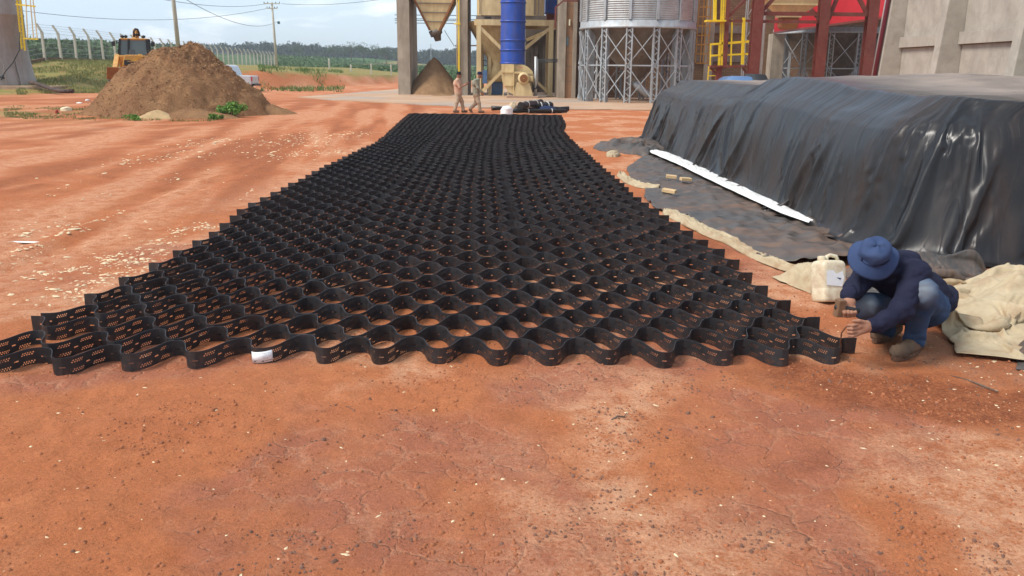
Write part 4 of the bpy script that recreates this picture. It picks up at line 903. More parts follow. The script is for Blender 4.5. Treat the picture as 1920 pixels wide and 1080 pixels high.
part(M1('bar', Q(1341, -20), Q(1340, 40), .12), 'ladder_rail', yr, root)
part(M1('bar', Q(1323, 39.5), Q(1359, 39.5), .5, .07), 'landing', yr, root)
part(M1('bar', Q(1348, 125), (Q(1348, 125)[0], DY, 0), .22), 'stand_post', rs, root)
part(M1('bar', Q(1332, 127), Q(1346, 143), .08), 'stand_brace', rs, root); part(M1('bar', Q(1392, 127), Q(1404, 143), .08), 'stand_brace', rs, root)
part(M1('bar', Q(1358, 127), (Q(1359, 40)[0], DY, 9), .16), 'stand_post', rs, root)
part(M1('bar', Q(1360, 37), Q(1402, -5), .11), 'stand_brace', rs, root); part(M1('bar', Q(1359, 39), Q(1412, 39), .09), 'stand_beam', rs, root)
for (a, b) in (((1329, 124), (1327, 152)), ((1345, 124), (1343, 152))): part(M1('bar', Q(*a), Q(*b), .04), 'ladder_rail', yr, root)
for py in (132, 142): part(M1('bar', Q(1328, py), Q(1344, py), .035), 'rung', yr, root)
# lattice mast beside the tower
root = empty('lattice_mast', (xat(1402, DR + 4, 150), DR + 4, 0), 0, 'slender grey lattice mast just behind the left red column', 'mast')
xm0, xm1 = xat(1398, DR + 4, 80), xat(1409, DR + 4, 80)
for x in (xm0, xm1):
    for y in (DR + 4, DR + 4.3): part(M1('bar', (x, y, 0), (x, y, 9), .04), 'chord', K('galv_leg'), root)
for k in range(20): part(M1('bar', (xm0 if k % 2 else xm1, DR + 4, k * .45), (xm1 if k % 2 else xm0, DR + 4, k * .45 + .45), .03), 'lacing', K('galv_leg'), root)

# red corrugated shed, running away along the yard
XR = 18.2
def ypx(px, X): return X / ((px - 960) / F) * 1.0       # rough distance of a pixel column on plane x = X
ya, yb = 62.5, 42.0
root = empty('red_shed', (XR, (ya + yb) / 2, 0), 0, 'red corrugated shed wall with a dark open bay below', 'shed')
zlow = 4.45
sh = MB(); n = int((ya - yb) / .11); vs_ = []
for k in range(n + 1):
    y_ = yb + (ya - yb) * k / n; dx = .05 if k % 2 else -.02
    vs_ += [(XR + dx, y_, zlow), (XR + dx, y_, 13)]
sh.add(vs_, [(2 * k, 2 * k + 2, 2 * k + 3, 2 * k + 1) for k in range(n)]); part(sh, 'sheet_wall', K('red_sheet'), root)
part(M1('box', XR - .05, XR + .12, yb, ya, zlow - .12, zlow - .004), 'lower_rail', K('red_steel'), root)
part(M1('box', XR - .1, XR + .75, ya - .2, ya + .9, 0, zlow - .13), 'column', K('concrete'), root)
part(M1('box', XR + .1, XR + 16, ya + 14, ya + 14.4, 0, 12), 'back_wall', K('brick'), root)
part(M1('box', XR + .1, XR + 16, yb, ya + 14, 12, 12.2), 'roof', K('galv_dark'), root)
part(M1('tube', [(xat(1428.5, 50, 100), 50, 0), (xat(1428.5, 50, 100), 50, 12)], .09, 6), 'downpipe', K('galv'), root)
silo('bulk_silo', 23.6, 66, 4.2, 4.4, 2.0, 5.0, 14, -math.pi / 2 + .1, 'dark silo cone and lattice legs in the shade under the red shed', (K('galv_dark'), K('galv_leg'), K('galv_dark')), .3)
root = empty('tiled_house', (32, 92, 0), 0, 'small far house with a red tiled roof glimpsed beside the concrete wall', 'house')
part(M1('box', 30, 38, 90, 96, 0, 5.5), 'wall', K('cream_steel'), root)
part(M1('prism', [(29.6, 89.5, 3.5), (38.4, 89.5, 3.5), (38.4, 93, 5.6), (29.6, 93, 5.6)], (0, 0, .15)), 'roof', K('tin_roof'), root)
part(M1('box', 33, 34.2, 89.9, 90, 3.9, 5.0), 'window', K('glass'), root)

# precast concrete wall with sloping buttresses
root = empty('concrete_wall', (12.9, 31, 0), 0, 'tall pale precast concrete wall with sloping buttresses at the right', 'wall')
A0 = at(1652, 100, 31.0); d_ = Vector((-.05, -1, 0)).normalized(); nrm = Vector((-1, .05, 0)).normalized()    # along the wall to the viewer, and out of it
A0 = Vector((A0.x, 31.0, 0)) - nrm * .55
Lw = 22.0; cw = K('concrete_wall')
def wp(s, o, z): p = A0 + d_ * s + nrm * o; return (p.x, p.y, z)
zled = zat(86, 28, 1713)
def slabpart(s0, s1, o0, o1, z0, z1, name, mat=cw):
    mb = MB(); mb.add([wp(s0, o0, z0), wp(s1, o0, z0), wp(s1, o1, z0), wp(s0, o1, z0), wp(s0, o0, z1), wp(s1, o0, z1), wp(s1, o1, z1), wp(s0, o1, z1)], [(0, 1, 2, 3), (4, 5, 6, 7), (0, 1, 5, 4), (1, 2, 6, 5), (2, 3, 7, 6), (3, 0, 4, 7)])
    return part(mb, name, mat, root, .01)
butt = [s for s in (0.0, 4.5, 9.0, 13.5, 18.0)]
for s0, s1 in zip(butt, butt[1:]):
    slabpart(s0 + .42, s1 - .02, -.3, 0, zled + .36, 10, 'panel'); slabpart(s0 + .42, s1 - .02, -.3, 0, 0, zled - .01, 'panel')
    slabpart(s0 + .42, s1 - .02, -.3, .13, zled, zled + .35, 'ledge')
for s in butt:
    mb = MB(); z1 = 10; ob0, ob1 = .8, .1
    mb.add([wp(s, -.3, 0), wp(s + .40, -.3, 0), wp(s + .40, ob0, 0), wp(s, ob0, 0), wp(s, -.3, z1), wp(s + .40, -.3, z1), wp(s + .40, ob1, z1), wp(s, ob1, z1)], [(0, 1, 2, 3), (4, 5, 6, 7), (0, 1, 5, 4), (1, 2, 6, 5), (2, 3, 7, 6), (3, 0, 4, 7)])
    part(mb, 'buttress', cw, root, .02)
part(M1('tube', [wp(.25, .89, 0), wp(.25, .19, 10)], .075, 8), 'drain_pipe', pbr('maroon_pipe', (.14, .022, .035), .4, .1, 2), root)
part(M1('tube', [wp(-.05, .86, 0), wp(-.05, .16, 10)], .04, 8), 'conduit', K('galv'), root)

# blue car roof behind the covered heap
root = empty('parked_car', (0, 0, 0), 0, 'blue car mostly hidden behind the covered heap, only its roof showing', 'car')
DC = 29.0; root.location = (xat(1395, DC, 150), DC, 0)
def loft(sections, close=True):
    mb = MB(); n = len(sections[0]); vs_ = [p for s in sections for p in s]
    mb.add(vs_, [(i * n + k, i * n + (k + 1) % n, (i + 1) * n + (k + 1) % n, (i + 1) * n + k) for i in range(len(sections) - 1) for k in range(n)], True)
    mb.f += [tuple(range(n)), tuple(range(len(vs_) - n, len(vs_)))]; mb.sm += [False, False]; return mb
xl, xr_ = xat(1352, DC, 145), xat(1437, DC, 145); Wd = xr_ - xl; roofz = zat(142.5, DC, 1390)
def car_sec(y, zl, zh, inset, x0=xl, x1=xr_): return [(x0, y, zl), (x0 + .0, y, (zl + zh) / 2), (x0 + inset, y, zh - .06), (x0 + inset + .12, y, zh), (x1 - inset - .12, y, zh), (x1 - inset, y, zh - .06), (x1, y, (zl + zh) / 2), (x1, y, zl)]
part(loft([car_sec(DC - 2.1, .35, .75, .15), car_sec(DC - 1.9, .3, .95, .1), car_sec(DC - .9, .3, 1.05, .08), car_sec(DC + 2.0, .3, 1.05, .08), car_sec(DC + 2.2, .35, .8, .1)]), 'body', K('car_blue'), root)
cabin = part(loft([car_sec(DC - .9, 1.0, 1.06, .1), car_sec(DC - .35, 1.0, roofz - .04, .22), car_sec(DC + .2, 1.0, roofz, .24), car_sec(DC + 1.2, 1.0, roofz - .03, .24), car_sec(DC + 1.8, 1.0, 1.06, .1)]), 'cabin', K('car_blue'), root)
for x in (xl + .12, xr_ - .12):
    for y in (DC - 1.3, DC + 1.35):
        w_ = part(M1('tube', [(x - .1, y, .32), (x + .1, y, .32)], .32, 20), 'wheel', K('rubber'), root)
        sub(M1('tube', [(x - .11, y, .32), (x + .11, y, .32)], .19, 14), 'rim', K('galv'), w_, root)
part(loft([[(p[0] * .45 + .55 * (xr_ - .05) + .05, p[1] - .05, p[2] + .03) for p in car_sec(y, 1.1, z, .25)] for y, z in ((DC - .6, 1.2), (DC - .3, roofz + .03), (DC + .8, roofz + .04), (DC + 1.2, 1.3))]), 'soft_top', K('black_metal'), root)
# ------------------------------------------------------------------ left background
def on_ground(px, D): x = xat(px, D, 125); return x, tzf(x, D)
# steel chimney / tank at the left edge with a caged ladder
DT = 56.0; xr_ = xat(41, DT + 1.8, 60); xl_ = xr_ - 3.6; cxt = (xl_ + xr_) / 2; zt0 = tzf(cxt, DT) * .5 + .35
root = empty('steel_tank', (cxt, DT + 1.8, zt0), 0, 'tall grey metal tank with flared base at the left edge', 'tank')
tm = pbr('stained_steel', (.34, .29, .26), .5, .22, .8, metal=.3, bump=.05, dirt=(.20, .15, .12), dirt_amt=.5, streak=True)
Rt = 1.8; zb_ = zat(160, DT, 30)
prof = [(Rt + .36, zb_), (Rt + .17, zb_ + .8), (Rt + .06, zb_ + 1.6), (Rt, zb_ + 2.4), (Rt, zat(38, DT)), (Rt + .03, zat(36, DT)), (Rt + .03, zat(33, DT)), (Rt, zat(31, DT)), (Rt, 12)]
part(M1('lathe', prof, (cxt, DT + 1.8, 0), 48), 'shell', tm, root)
part(M1('box', cxt - 3.2, cxt + 4.6, DT - .7, DT + 4.6, zb_ - .9, zb_ - .02), 'slab', K('concrete_dusty'), root, .03)
for k, a in enumerate((-2.0, -1.75, -1.45, -.9, -.5)): part(M1('bar', (cxt + (Rt + .46) * math.cos(a), DT + 1.8 + (Rt + .46) * math.sin(a), zb_), (cxt + (Rt + .1) * math.cos(a), DT + 1.8 + (Rt + .1) * math.sin(a), zb_ + 1.5), .03, .12), 'gusset', tm, root)
part(M1('tube', [at(37, 60, DT - .1), at(36, 95, DT - .15), at(24, 118, DT - .25), at(10, 134, DT - .3), at(2, 150, DT - .3)], .03, 6), 'cable', K('black_metal'), root)
part(M1('tube', [at(-4, 143, DT - .3), at(5, 144, DT - .5), at(6, 148, DT - .5)], .09, 8), 'valve', K('black_metal'), root)
root = empty('cage_ladder', (xat(48, DT, 90), DT + .8, 0), 0, 'yellow caged ladder on the grey tank at the left edge', 'ladder')
def T_(px, py, d=1.2): return at(px, py, DT + d)
for a, b in (((31, -8), (41, 92)), ((37, -8), (47, 95))): part(M1('bar', T_(*a), T_(*b), .09), 'ladder_rail', K('yellow_rail'), root)
for k in range(14): part(M1('bar', T_(31.5 + k * .75, k * 7 - 4), T_(38 + k * .75, k * 7 - 4), .04), 'rung', K('yellow_rail'), root)
for a, b in (((48, -8), (52, 73)), ((61, -8), (70, 73)), ((56, -8), (63, 73))): part(M1('bar', T_(*a, .6), T_(*b, .6), .05), 'cage_bar', K('cream_steel'), root)
for (a, b) in (((30, 8), (66, 12)), ((44, 72), (71, 73.5)), ((28, -6), (64, -3))): part(M1('bar', T_(*a, .8), T_(*b, .6), .09), 'cage_hoop', K('yellow_rail'), root)
# hose from the tank
p0 = at(57, 156, DT); pts = [at(57, 155, 55.6), at(64, 155.5, 55), at(78, 160, 54.5), at(90, 164, 53.6), at(100, 168, 52.6), at(115, 171, 52), at(137, 171, 51.8)]
hz_ = MB(); hz_.tube([(p.x, p.y, p.z) for p in pts], .13, 8)
tag(hz_.build('drain_hose', K('rubber')), 'thick dark hose lying on the grass from the tank base', 'hose')

# concrete fence with cranked posts
fx0, fy0, fx1, fy1 = -36.8, 64.0, -46.2, 172.0; npost = 36
root = empty('post_fence', (fx0, fy0, tzf(fx0, fy0)), 0, 'long wire fence on cranked concrete posts along the grassy bank', 'fence')
fl = math.hypot(fx1 - fx0, fy1 - fy0); tops = []; wires = [[] for _ in range(9)]
post = None; mesh_v = []
for k in range(npost):
    f = k / (npost - 1); x, y = fx0 + (fx1 - fx0) * f, fy0 + (fy1 - fy0) * f; z = tzf(x, y)
    if post is None:
        mb = MB(); mb.bar((0, 0, -.2), (0, 0, 2.25), .17, .15); mb.bar((0, 0, 2.2), (-.38, 0, 2.85), .15, .13); post = mb.build('post', K('post_concrete'), root); post.location = (x - root.location.x, y - root.location.y, z - root.location.z); o = post
    else:
        o = post.copy(); COL.objects.link(o); o.parent = root; o.location = (x - root.location.x, y - root.location.y, z - root.location.z)
    o.rotation_euler = (random.uniform(-.02, .02), random.uniform(-.02, .02), random.uniform(-.06, .06))
    for i in range(6): wires[i].append((x, y, z + .25 + i * .38))
    for i in range(3): wires[6 + i].append((x - .12 - .12 * i, y, z + 2.4 + .2 * i))
for w in wires:
    part(M1('tube', w, .011, 4, False), 'wire', K('galv_leg'), root)
mw = MB()
for a, b in zip(wires[0], wires[1]): pass
for (a, b) in zip(wires[0][:-1], wires[0][1:]):          # chain link, one diagonal lattice per bay
    a, b = Vector(a), Vector(b); nb_ = 14
    for q in range(nb_):
        p = a.lerp(b, q / nb_); r2 = a.lerp(b, min(1, (q + 5) / nb_)); r1_ = a.lerp(b, max(0, (q - 5) / nb_))
        mw.bar((p.x, p.y, p.z), (r2.x, r2.y, r2.z + 1.9), .004); mw.bar((p.x, p.y, p.z), (r1_.x, r1_.y, r1_.z + 1.9), .004)
part(mw, 'chain_link_mesh', K('galv_leg'), root)
kb = MB()
for k in range(npost - 1):
    f, g = k / (npost - 1), (k + 1) / (npost - 1)
    a = (fx0 + (fx1 - fx0) * f, fy0 + (fy1 - fy0) * f); b = (fx0 + (fx1 - fx0) * g, fy0 + (fy1 - fy0) * g)
    kb.bar((a[0], a[1], tzf(*a) + .02), (b[0], b[1], tzf(*b) + .02), .1, .5)
part(kb, 'kerb_wall', pbr('brown_kerb', (.16, .085, .05), .9, .3, 2), root)
# short straight field posts
for px, py0, py1, D, lab in ((617.5, 111, 131, 118, 'short pale field post nearest the utility pole'), (658.5, 122, 144, 108, 'short pale field post, second from the utility pole'), (696.5, 120, 148, 100, 'slim white field post, third from the utility pole'), (733.5, 122, 145, 106, 'slim white field post closest to the hopper pier')):
    p = at(px, py1, D); q = at(px, py0, D); mb = MB(); w = .2 if px < 680 else .14
    mb.bar((0, 0, -.6), (0, 0, q.z - p.z), w, w); mb.lathe([(w * .62, q.z - p.z - .12), (w * .62, q.z - p.z), (.0, q.z - p.z + .08)], (0, 0, 0), 6)
    o = mb.build('field_post', K('post_concrete')); o.location = p; tag(o, lab, 'post')

# utility poles and lines
wood = pbr('pale_pole', (.50, .45, .36), .85, .15, 2, dirt=(.3, .25, .18), dirt_amt=.3, streak=True)
def pole(px, D, ztop, label, arms):
    x, z = on_ground(px, D); root = empty('utility_pole', (x, D, z - .3), 0, label, 'pole')
    part(M1('tube', [(x, D, z - .4), (x - .02 * (ztop - z), D, ztop)], [.20, .13], 10), 'shaft', wood, root)
    for zz_, hw in arms:
        a = part(M1('bar', (x - hw - .02 * (zz_ - z), D - .12, zz_), (x + hw - .02 * (zz_ - z), D - .12, zz_), .11), 'crossarm', wood, root)
        for s in (-.95, -.5, .5, .95):
            xx = x + hw * s - .02 * (zz_ - z); sub(M1('lathe', [(.03, zz_ + .05), (.06, zz_ + .1), (.06, zz_ + .16), (.03, zz_ + .2), (.05, zz_ + .25), (.0, zz_ + .29)], (xx, D - .12, 0), 8), 'insulator', K('black_metal'), a, root)
    return root, x, z
D1, D2 = 78.0, 128.0
rt1, xp1, zp1 = pole(338, D1, 12.5, 'pale utility pole rising behind the wood chip mound', [])
rt2, xp2, zp2 = pole(519, D2, zat(4, D2, 514), 'pale utility pole with double crossarms beside the red bank', [(zat(7, D2, 514), 1.15), (zat(16, D2, 514), .75)])
lampa = MB(); c0 = at(519, 41, D2)
part(M1('bar', at(515, 42, D2), at(521, 41, D2), .06), 'lamp_arm', K('galv_leg'), rt2); part(M1('box', at(521, 44, D2).x, at(525, 44, D2).x, D2 - .3, D2 + .1, at(521, 45, D2).z, at(521, 40, D2).z), 'street_lamp', pbr('teal_lamp', (.02, .10, .11), .4, .1), rt2, .05)
root = empty('power_lines', (-60, 100, 0), 0, 'thin power lines sagging from the crossarm pole across the sky', 'wires')
def sag(a, b, s, n=14): return [tuple(Vector(a).lerp(Vector(b), k / n) - Vector((0, 0, s * 4 * (k / n) * (1 - k / n)))) for k in range(n + 1)]
for (a, b, s) in ((at(500, 16, D2), at(40, 20, 90), 1.2), (at(512, 44, D2), at(340, -6, 62), 1.0), (at(500, 7, D2), at(300, -2, 80), .5), (at(528, 7, D2), at(740, -5, 100), .4)):
    part(M1('tube', sag(a, b, s), .022, 4, False), 'cable', K('black_metal'), root)
# far radio mast
root = empty('radio_mast', (xat(808, 480, 100), 480, 0), 0, 'thin far radio mast above the tree line behind the pointed pile', 'mast')
part(M1('bar', (xat(808, 480, 100), 480, 2), (xat(808, 480, 100), 480, zat(84, 480)), .35), 'mast_shaft', K('galv_leg'), root)
part(M1('bar', (xat(806.5, 480, 90), 480, zat(92, 480)), (xat(809.5, 480, 90), 480, zat(92, 480)), .4), 'antenna', K('galv_leg'), root)

# ------------------------------------------------------------------ foliage
def leafmat(name, a, b, rough=.6, sc=.9):
    m, t = newmat(name); v = t.co(); oi = t.n.new('ShaderNodeObjectInfo')
    t.out(t.mix(t.ramp(t.noise(v, sc, 4, .7), (.3, 0), (.7, 1)), a, b), rough, 0, None, .25)
    m.node_tree.nodes['Principled BSDF'].inputs['Subsurface Weight'].default_value = 0; return m
def leaf_cloud(centers, radii, n_per, size, squash=.8, seed=1, up=.3):
    """leaf-sized quads spread through clumps; returns verts, quads"""
    g = np.random.default_rng(seed); C = []
    for c, r, n in zip(centers, radii, n_per):
        d = g.normal(size=(n, 3)); d /= np.linalg.norm(d, axis=1)[:, None]; rad = g.uniform(.25, 1, (n, 1)) ** .45
        p = np.array(c) + d * rad * np.array([r, r, r * squash]); C.append(p)
    C = np.concatenate(C); n = len(C)
    a = g.normal(size=(n, 3)); a[:, 2] += up * 0; a /= np.linalg.norm(a, axis=1)[:, None]
    b = np.cross(a, g.normal(size=(n, 3))); b /= np.linalg.norm(b, axis=1)[:, None]
    s = size * g.uniform(.6, 1.4, (n, 1)); w = s * g.uniform(.45, .8, (n, 1))
    V = np.stack([C - a * s, C + b * w * .5, C + a * s, C - b * w * .5], 1).reshape(-1, 3)
    return V, np.arange(n * 4).reshape(-1, 4)
gm_dark = leafmat('wood_leaves', (.026, .044, .032), (.066, .088, .056), .6, .07); gm_mid = leafmat('tree_leaves', (.045, .075, .03), (.085, .12, .05)); gm_bush = leafmat('bush_leaves', (.09, .19, .03), (.18, .32, .06))
bark = pbr('bark', (.14, .10, .075), .9, .3, 4, bump=.4)
# far-off wood, one mass
cs, rs_, ns = [], [], []
g = np.random.default_rng(11)
for row in range(3):
    for px in np.arange(180, 1120, 5.2):
        D = 560 + row * 35 + g.uniform(-12, 12); x = xat(px + g.uniform(-3, 3), D, 115)
        top = zat(np.interp(px, [180, 300, 380, 520, 700, 900, 1100], [100, 87, 86, 84, 92, 99, 103]) + g.normal(0, 2.2) + 3.5 * math.sin(px * .11) * math.sin(px * .037 + 1) - row * .6, D, px); z0 = 3.5
        hgt = max(5, top - z0)
        cs += [(x, D, top - hgt * .22), (x + g.uniform(-2, 2), D - 2, z0 + hgt * .42), (x + g.uniform(-2, 2), D - 3, z0 + hgt * .12)]; rs_ += [hgt * .25, hgt * .30, hgt * .3]; ns += [46, 46, 30]
V, Q4 = leaf_cloud(cs, rs_, ns, 1.15, 1.0, 5)
tag(link(mesh_np('far_wood', V, Q4), 'far_wood', gm_dark), 'dark green wood along the far edge of the fields', None, None, 'stuff')
# single trees standing out of the wood
def tree(px, py_top, D, w, label, mat, seed, gap=1.0):
    g = np.random.default_rng(seed); x, z = on_ground(px, D); top = zat(py_top, D, px); h = top - z
    root = empty('broadleaf_tree', (x, D, z), 0, label, 'tree')
    tr = MB(); tr.tube([(0, 0, -.3), (.02 * h, 0, h * .3), (0, 0, h * .62), (.03 * h, 0, h * .9)], [h * .028, h * .022, h * .014, h * .004], 8)
    cs, rs_, ns = [], [], []
    for k in range(9):
        a = g.uniform(0, 6.28); zz_ = h * g.uniform(.48, .88); rr = w * g.uniform(.25, .75) * (1.1 - .5 * abs(zz_ / h - .6) / .4)
        c = (math.cos(a) * rr, math.sin(a) * rr, zz_); tr.tube([(0, 0, zz_ * .72), tuple(np.array(c) * .6 + np.array([0, 0, zz_ * .34])), c], [h * .012, h * .008, h * .004], 5)
        cs.append(c); rs_.append(w * g.uniform(.26, .48)); ns.append(int(120 * gap))
    cs.append((0, 0, h * .9)); rs_.append(w * .4); ns.append(int(130 * gap))
    tr.build('trunk', bark, root); V, Q4 = leaf_cloud(cs, rs_, ns, h * .035, .75, seed); link(mesh_np('crown', V, Q4), 'crown', mat, root)
TR = [(562, 86, 380, 5.2, 'lone rounded tree in front of the wood, right of the crossarm pole'), (626, 87, 400, 6.0, 'broad pale tree in front of the wood behind the field posts'), (659, 79, 400, 5.2, 'tallest thin-crowned tree standing above the wood'), (682, 84, 420, 7.0, 'wide light green tree right of the tallest one'), (705, 86, 420, 6.2, 'light green tree between the tallest tree and the hopper'), (724, 90, 410, 5.2, 'small rounded tree next to the hopper pier'), (600, 97, 430, 4.0, 'low tree between the lone rounded tree and the broad pale one'), (745, 97, 430, 4.5, 'tree half hidden by the left hopper pier')]
for i, (px, py, D, w, lab) in enumerate(TR): tree(px, py, D, w, lab, gm_mid, 20 + i, .45 if i == 2 else 1.0)
# crop field: leaf rows beyond the fences
def crop(name, pts, h, size, label, mat, seed):
    g = np.random.default_rng(seed); n = len(pts); z = tz(pts[:, 0], pts[:, 1])
    C = np.stack([pts[:, 0], pts[:, 1], z + g.uniform(0, h, n)], -1); a = g.normal(size=(n, 3)) * np.array([1, 1, .8]); a[:, 2] = np.abs(a[:, 2]); a /= np.linalg.norm(a, axis=1)[:, None]
    b = np.cross(a, g.normal(size=(n, 3))); b /= np.linalg.norm(b, axis=1)[:, None]; s = size[:, None] * g.uniform(.6, 1.3, (n, 1))
    V = np.stack([C - a * s, C + b * s * .35, C + a * s, C - b * s * .35], 1).reshape(-1, 3)
    return tag(link(mesh_np(name, V, np.arange(4 * n).reshape(-1, 4)), name, mat), label, None, None, 'stuff')
g = np.random.default_rng(2)
y = 1 / g.uniform(1 / 330, 1 / 70, 26000); x = np.array([0.0]); px = g.uniform(20, 330, 26000); x = (px - 960) / F * y * .968
k = -x > 41.5 + (y - 72) * .0633; pts = np.stack([x[k], y[k]], -1)
corn = leafmat('corn_leaves', (.035, .085, .018), (.075, .14, .035))
crop('corn_field', pts, 1.9, .0046 * pts[:, 1] ** .92 + .1, 'tall green maize on the hill behind the fence', corn, 3)
y = 1 / g.uniform(1 / 420, 1 / 132, 26000); px = g.uniform(420, 960, 26000); x = (px - 960) / F * y * .968
k = (y > np.interp(x, [-46, -38, -14, 60], [190, 178, 132, 132])) & (x > -46 - (y - 172) * .35); pts = np.stack([x[k], y[k]], -1)
crop('soy_field', pts, .5, .0022 * pts[:, 1] ** .92 + .04, 'low green crop field between the yard and the wood', leafmat('soy_leaves', (.060, .105, .035), (.11, .165, .06)), 4)
# grass and weeds: blades near the mound and on the bank
def blades(name, pts, hgt, label, mat, seed):
    g = np.random.default_rng(seed); n = len(pts); z = ground_z(pts[:, 0], pts[:, 1]); a = g.uniform(0, 6.28, n); hh = hgt * g.uniform(.5, 1.3, n); w = hh * .10 + .006
    bx, by = np.cos(a), np.sin(a); lx, ly = g.normal(0, .4, n) * hh, g.normal(0, .4, n) * hh
    V = np.stack([np.stack([pts[:, 0] - bx * w, pts[:, 1] - by * w, z - .01], -1), np.stack([pts[:, 0] + bx * w, pts[:, 1] + by * w, z - .01], -1), np.stack([pts[:, 0] + lx, pts[:, 1] + ly, z + hh], -1)], 1).reshape(-1, 3)
    return tag(link(mesh_np(name, V, np.arange(3 * n).reshape(-1, 3)), name, mat), label, None, None, 'stuff')
grassm = leafmat('grass_blades', (.13, .15, .035), (.25, .24, .08))
n = 30000; y = g.uniform(49, 80, n); px = g.uniform(20, 330, n); x = (px - 960) / F * y * .968
fr = np.interp(x, [-60, -30, -20, -15, -10], [49, 51, 67, 86, 160]); k = (y > fr - 1) & (-x < 38.8 + (y - 72) * .0633) & (fbm(x * .35, y * .35, 3) > -.35); blades('bank_grass', np.stack([x[k], y[k]], -1), .16, 'short yellow green grass on the bank below the fence', grassm, 8)
n = 16000; px = g.uniform(-10, 400, n); y = g.uniform(28.5, 38, n); x = (px - 960) / F * y * .968; k = fbm(x * .55, y * .55, 3) + .5 * fbm(x * 2, y * 2, 2) > .12
blades('yard_weeds', np.stack([x[k], y[k]], -1), .06, 'thin weeds and grass around the foot of the mound', leafmat('weed_blades', (.09, .13, .035), (.17, .21, .06)), 9)
n = 6000; px = g.uniform(480, 640, n); y = g.uniform(62, 100, n); x = (px - 960) / F * y * .968; k = (fbm(x * .3 + 4, y * .3, 3) > .25)
blades('bank_weeds', np.stack([x[k], y[k]], -1), .3, 'patches of green weeds on the red bank', leafmat('weed_green', (.08, .14, .03), (.15, .22, .06)), 10)
def bush(px, py, D, w, h, label, seed, n=900):
    g = np.random.default_rng(seed); p = gp(px, py); root = empty('weed_bush', (p.x, p.y, 0), 0, label, 'bush')
    st_ = MB(); cs, rs_, ns = [], [], []
    for k in range(14):
        a = g.uniform(0, 6.28); rr = w * g.uniform(.1, .9); hh = h * g.uniform(.35, .95) * (1 - .3 * rr / w)
        c = (math.cos(a) * rr, math.sin(a) * rr * .7, hh); st_.tube([(c[0] * .2, c[1] * .2, -.02), (c[0] * .6, c[1] * .6, hh * .5), c], [.014, .01, .005], 5)
        cs.append((c[0], c[1], hh * .85)); rs_.append(w * .27); ns.append(n // 14)
    st_.build('stem', leafmat('green_stem', (.1, .14, .04), (.16, .2, .06)), root); V, Q4 = leaf_cloud(cs, rs_, ns, .055, .8, seed); V[:, 2] = np.maximum(V[:, 2], .01); link(mesh_np('leaves', V, Q4), 'leaves', gm_bush, root)
bush(434, 220, 31, .58, .62, 'bright green leafy weed bush at the front right of the mound', 31, 1300)
bush(498, 211, 34, .5, .40, 'lower green weed clump at the right toe of the mound', 32, 700)
bush(402, 224, 31, .3, .22, 'tiny green weed tuft left of the bright bush', 34, 300)
bush(250, 226, 30, .35, .2, 'small dull weed clump at the front left of the mound', 35, 300)
bush(520, 213, 34, .4, .28, 'smallest green weed clump beyond the right toe of the mound', 33, 400)

# ------------------------------------------------------------------ wood chip mound and litter
m, t = newmat('wood_mulch'); v = t.co()
c = t.mix(t.ramp(t.noise(v, .9, 5, .6), (.38, 0), (.62, 1)), (.20, .088, .044), (.32, .165, .080)); c = t.mix(t.ramp(t.noise(t.map(v, (1, 1, 2)), 24, 4, .75), (.48, 0), (.66, .8)), c, (.42, .27, .13)); c = t.mix(t.ramp(t.noise(v, 40, 3, .7), (.55, 0), (.68, .7)), c, (.07, .028, .014))
t.out(c, .95, 0, t.bump(t.noise(v, 22, 6, .75), .9, .07), .1); MT['mulch'] = m
cm_ = at(330, 200, 32.6); MC = (cm_.x, 33.2)
mound = heap('mulch_mound', MC, 3.6, 3.0, 2.72, m, 'large brown wood chip mound with a crest, in front of the loader', 'mound', .25, 200, 100, .065, 5.5, .04, .0)
# coarse chips over the mound surface, part of it
vm = np.array([v_.co[:] for v_ in mound.data.vertices]); g = np.random.default_rng(6); pick_ = vm[g.integers(0, len(vm), 9000)] + np.array([0, 0, .01]) + g.normal(0, .04, (9000, 3)) * [1, 1, .3]
a = g.normal(size=(9000, 3)) * [1, 1, .5]; a /= np.linalg.norm(a, axis=1)[:, None]; b = np.cross(a, g.normal(size=(9000, 3))); b /= np.linalg.norm(b, axis=1)[:, None]; s = g.uniform(.02, .06, (9000, 1))
o = link(mesh_np('loose_chips', np.stack([pick_ - a * s, pick_ + b * s * .35, pick_ + a * s, pick_ - b * s * .35], 1).reshape(-1, 3), np.arange(36000).reshape(-1, 4)), 'loose_chips', pbr('mulch_chip', (.30, .17, .08), .9, .5, 3), mound); o['kind'] = 'stuff'
heap('mulch_spill', (gp(330, 226).x, 31.0 - .4), 1.7, .9, .34, m, 'low spill of chips at the front foot of the mound', 'mound', .8, 60, 24, .12, 2.0)
heap('husk_spill', (gp(296, 222).x, gp(296, 222).y), .75, .5, .3, pbr('pale_husk', (.42, .28, .14), .95, .3, 4, bump=.5, bscale=30, bdist=.02), 'small pale husk heap at the front foot of the mound', 'heap', .8, 40, 16, .15, 4.0)
heap('mulch_tail', (gp(490, 213).x, gp(490, 213).y), 1.5, .9, .42, m, 'low tail of chips at the right toe of the mound', 'mound', .8, 50, 20, .12, 7.0)
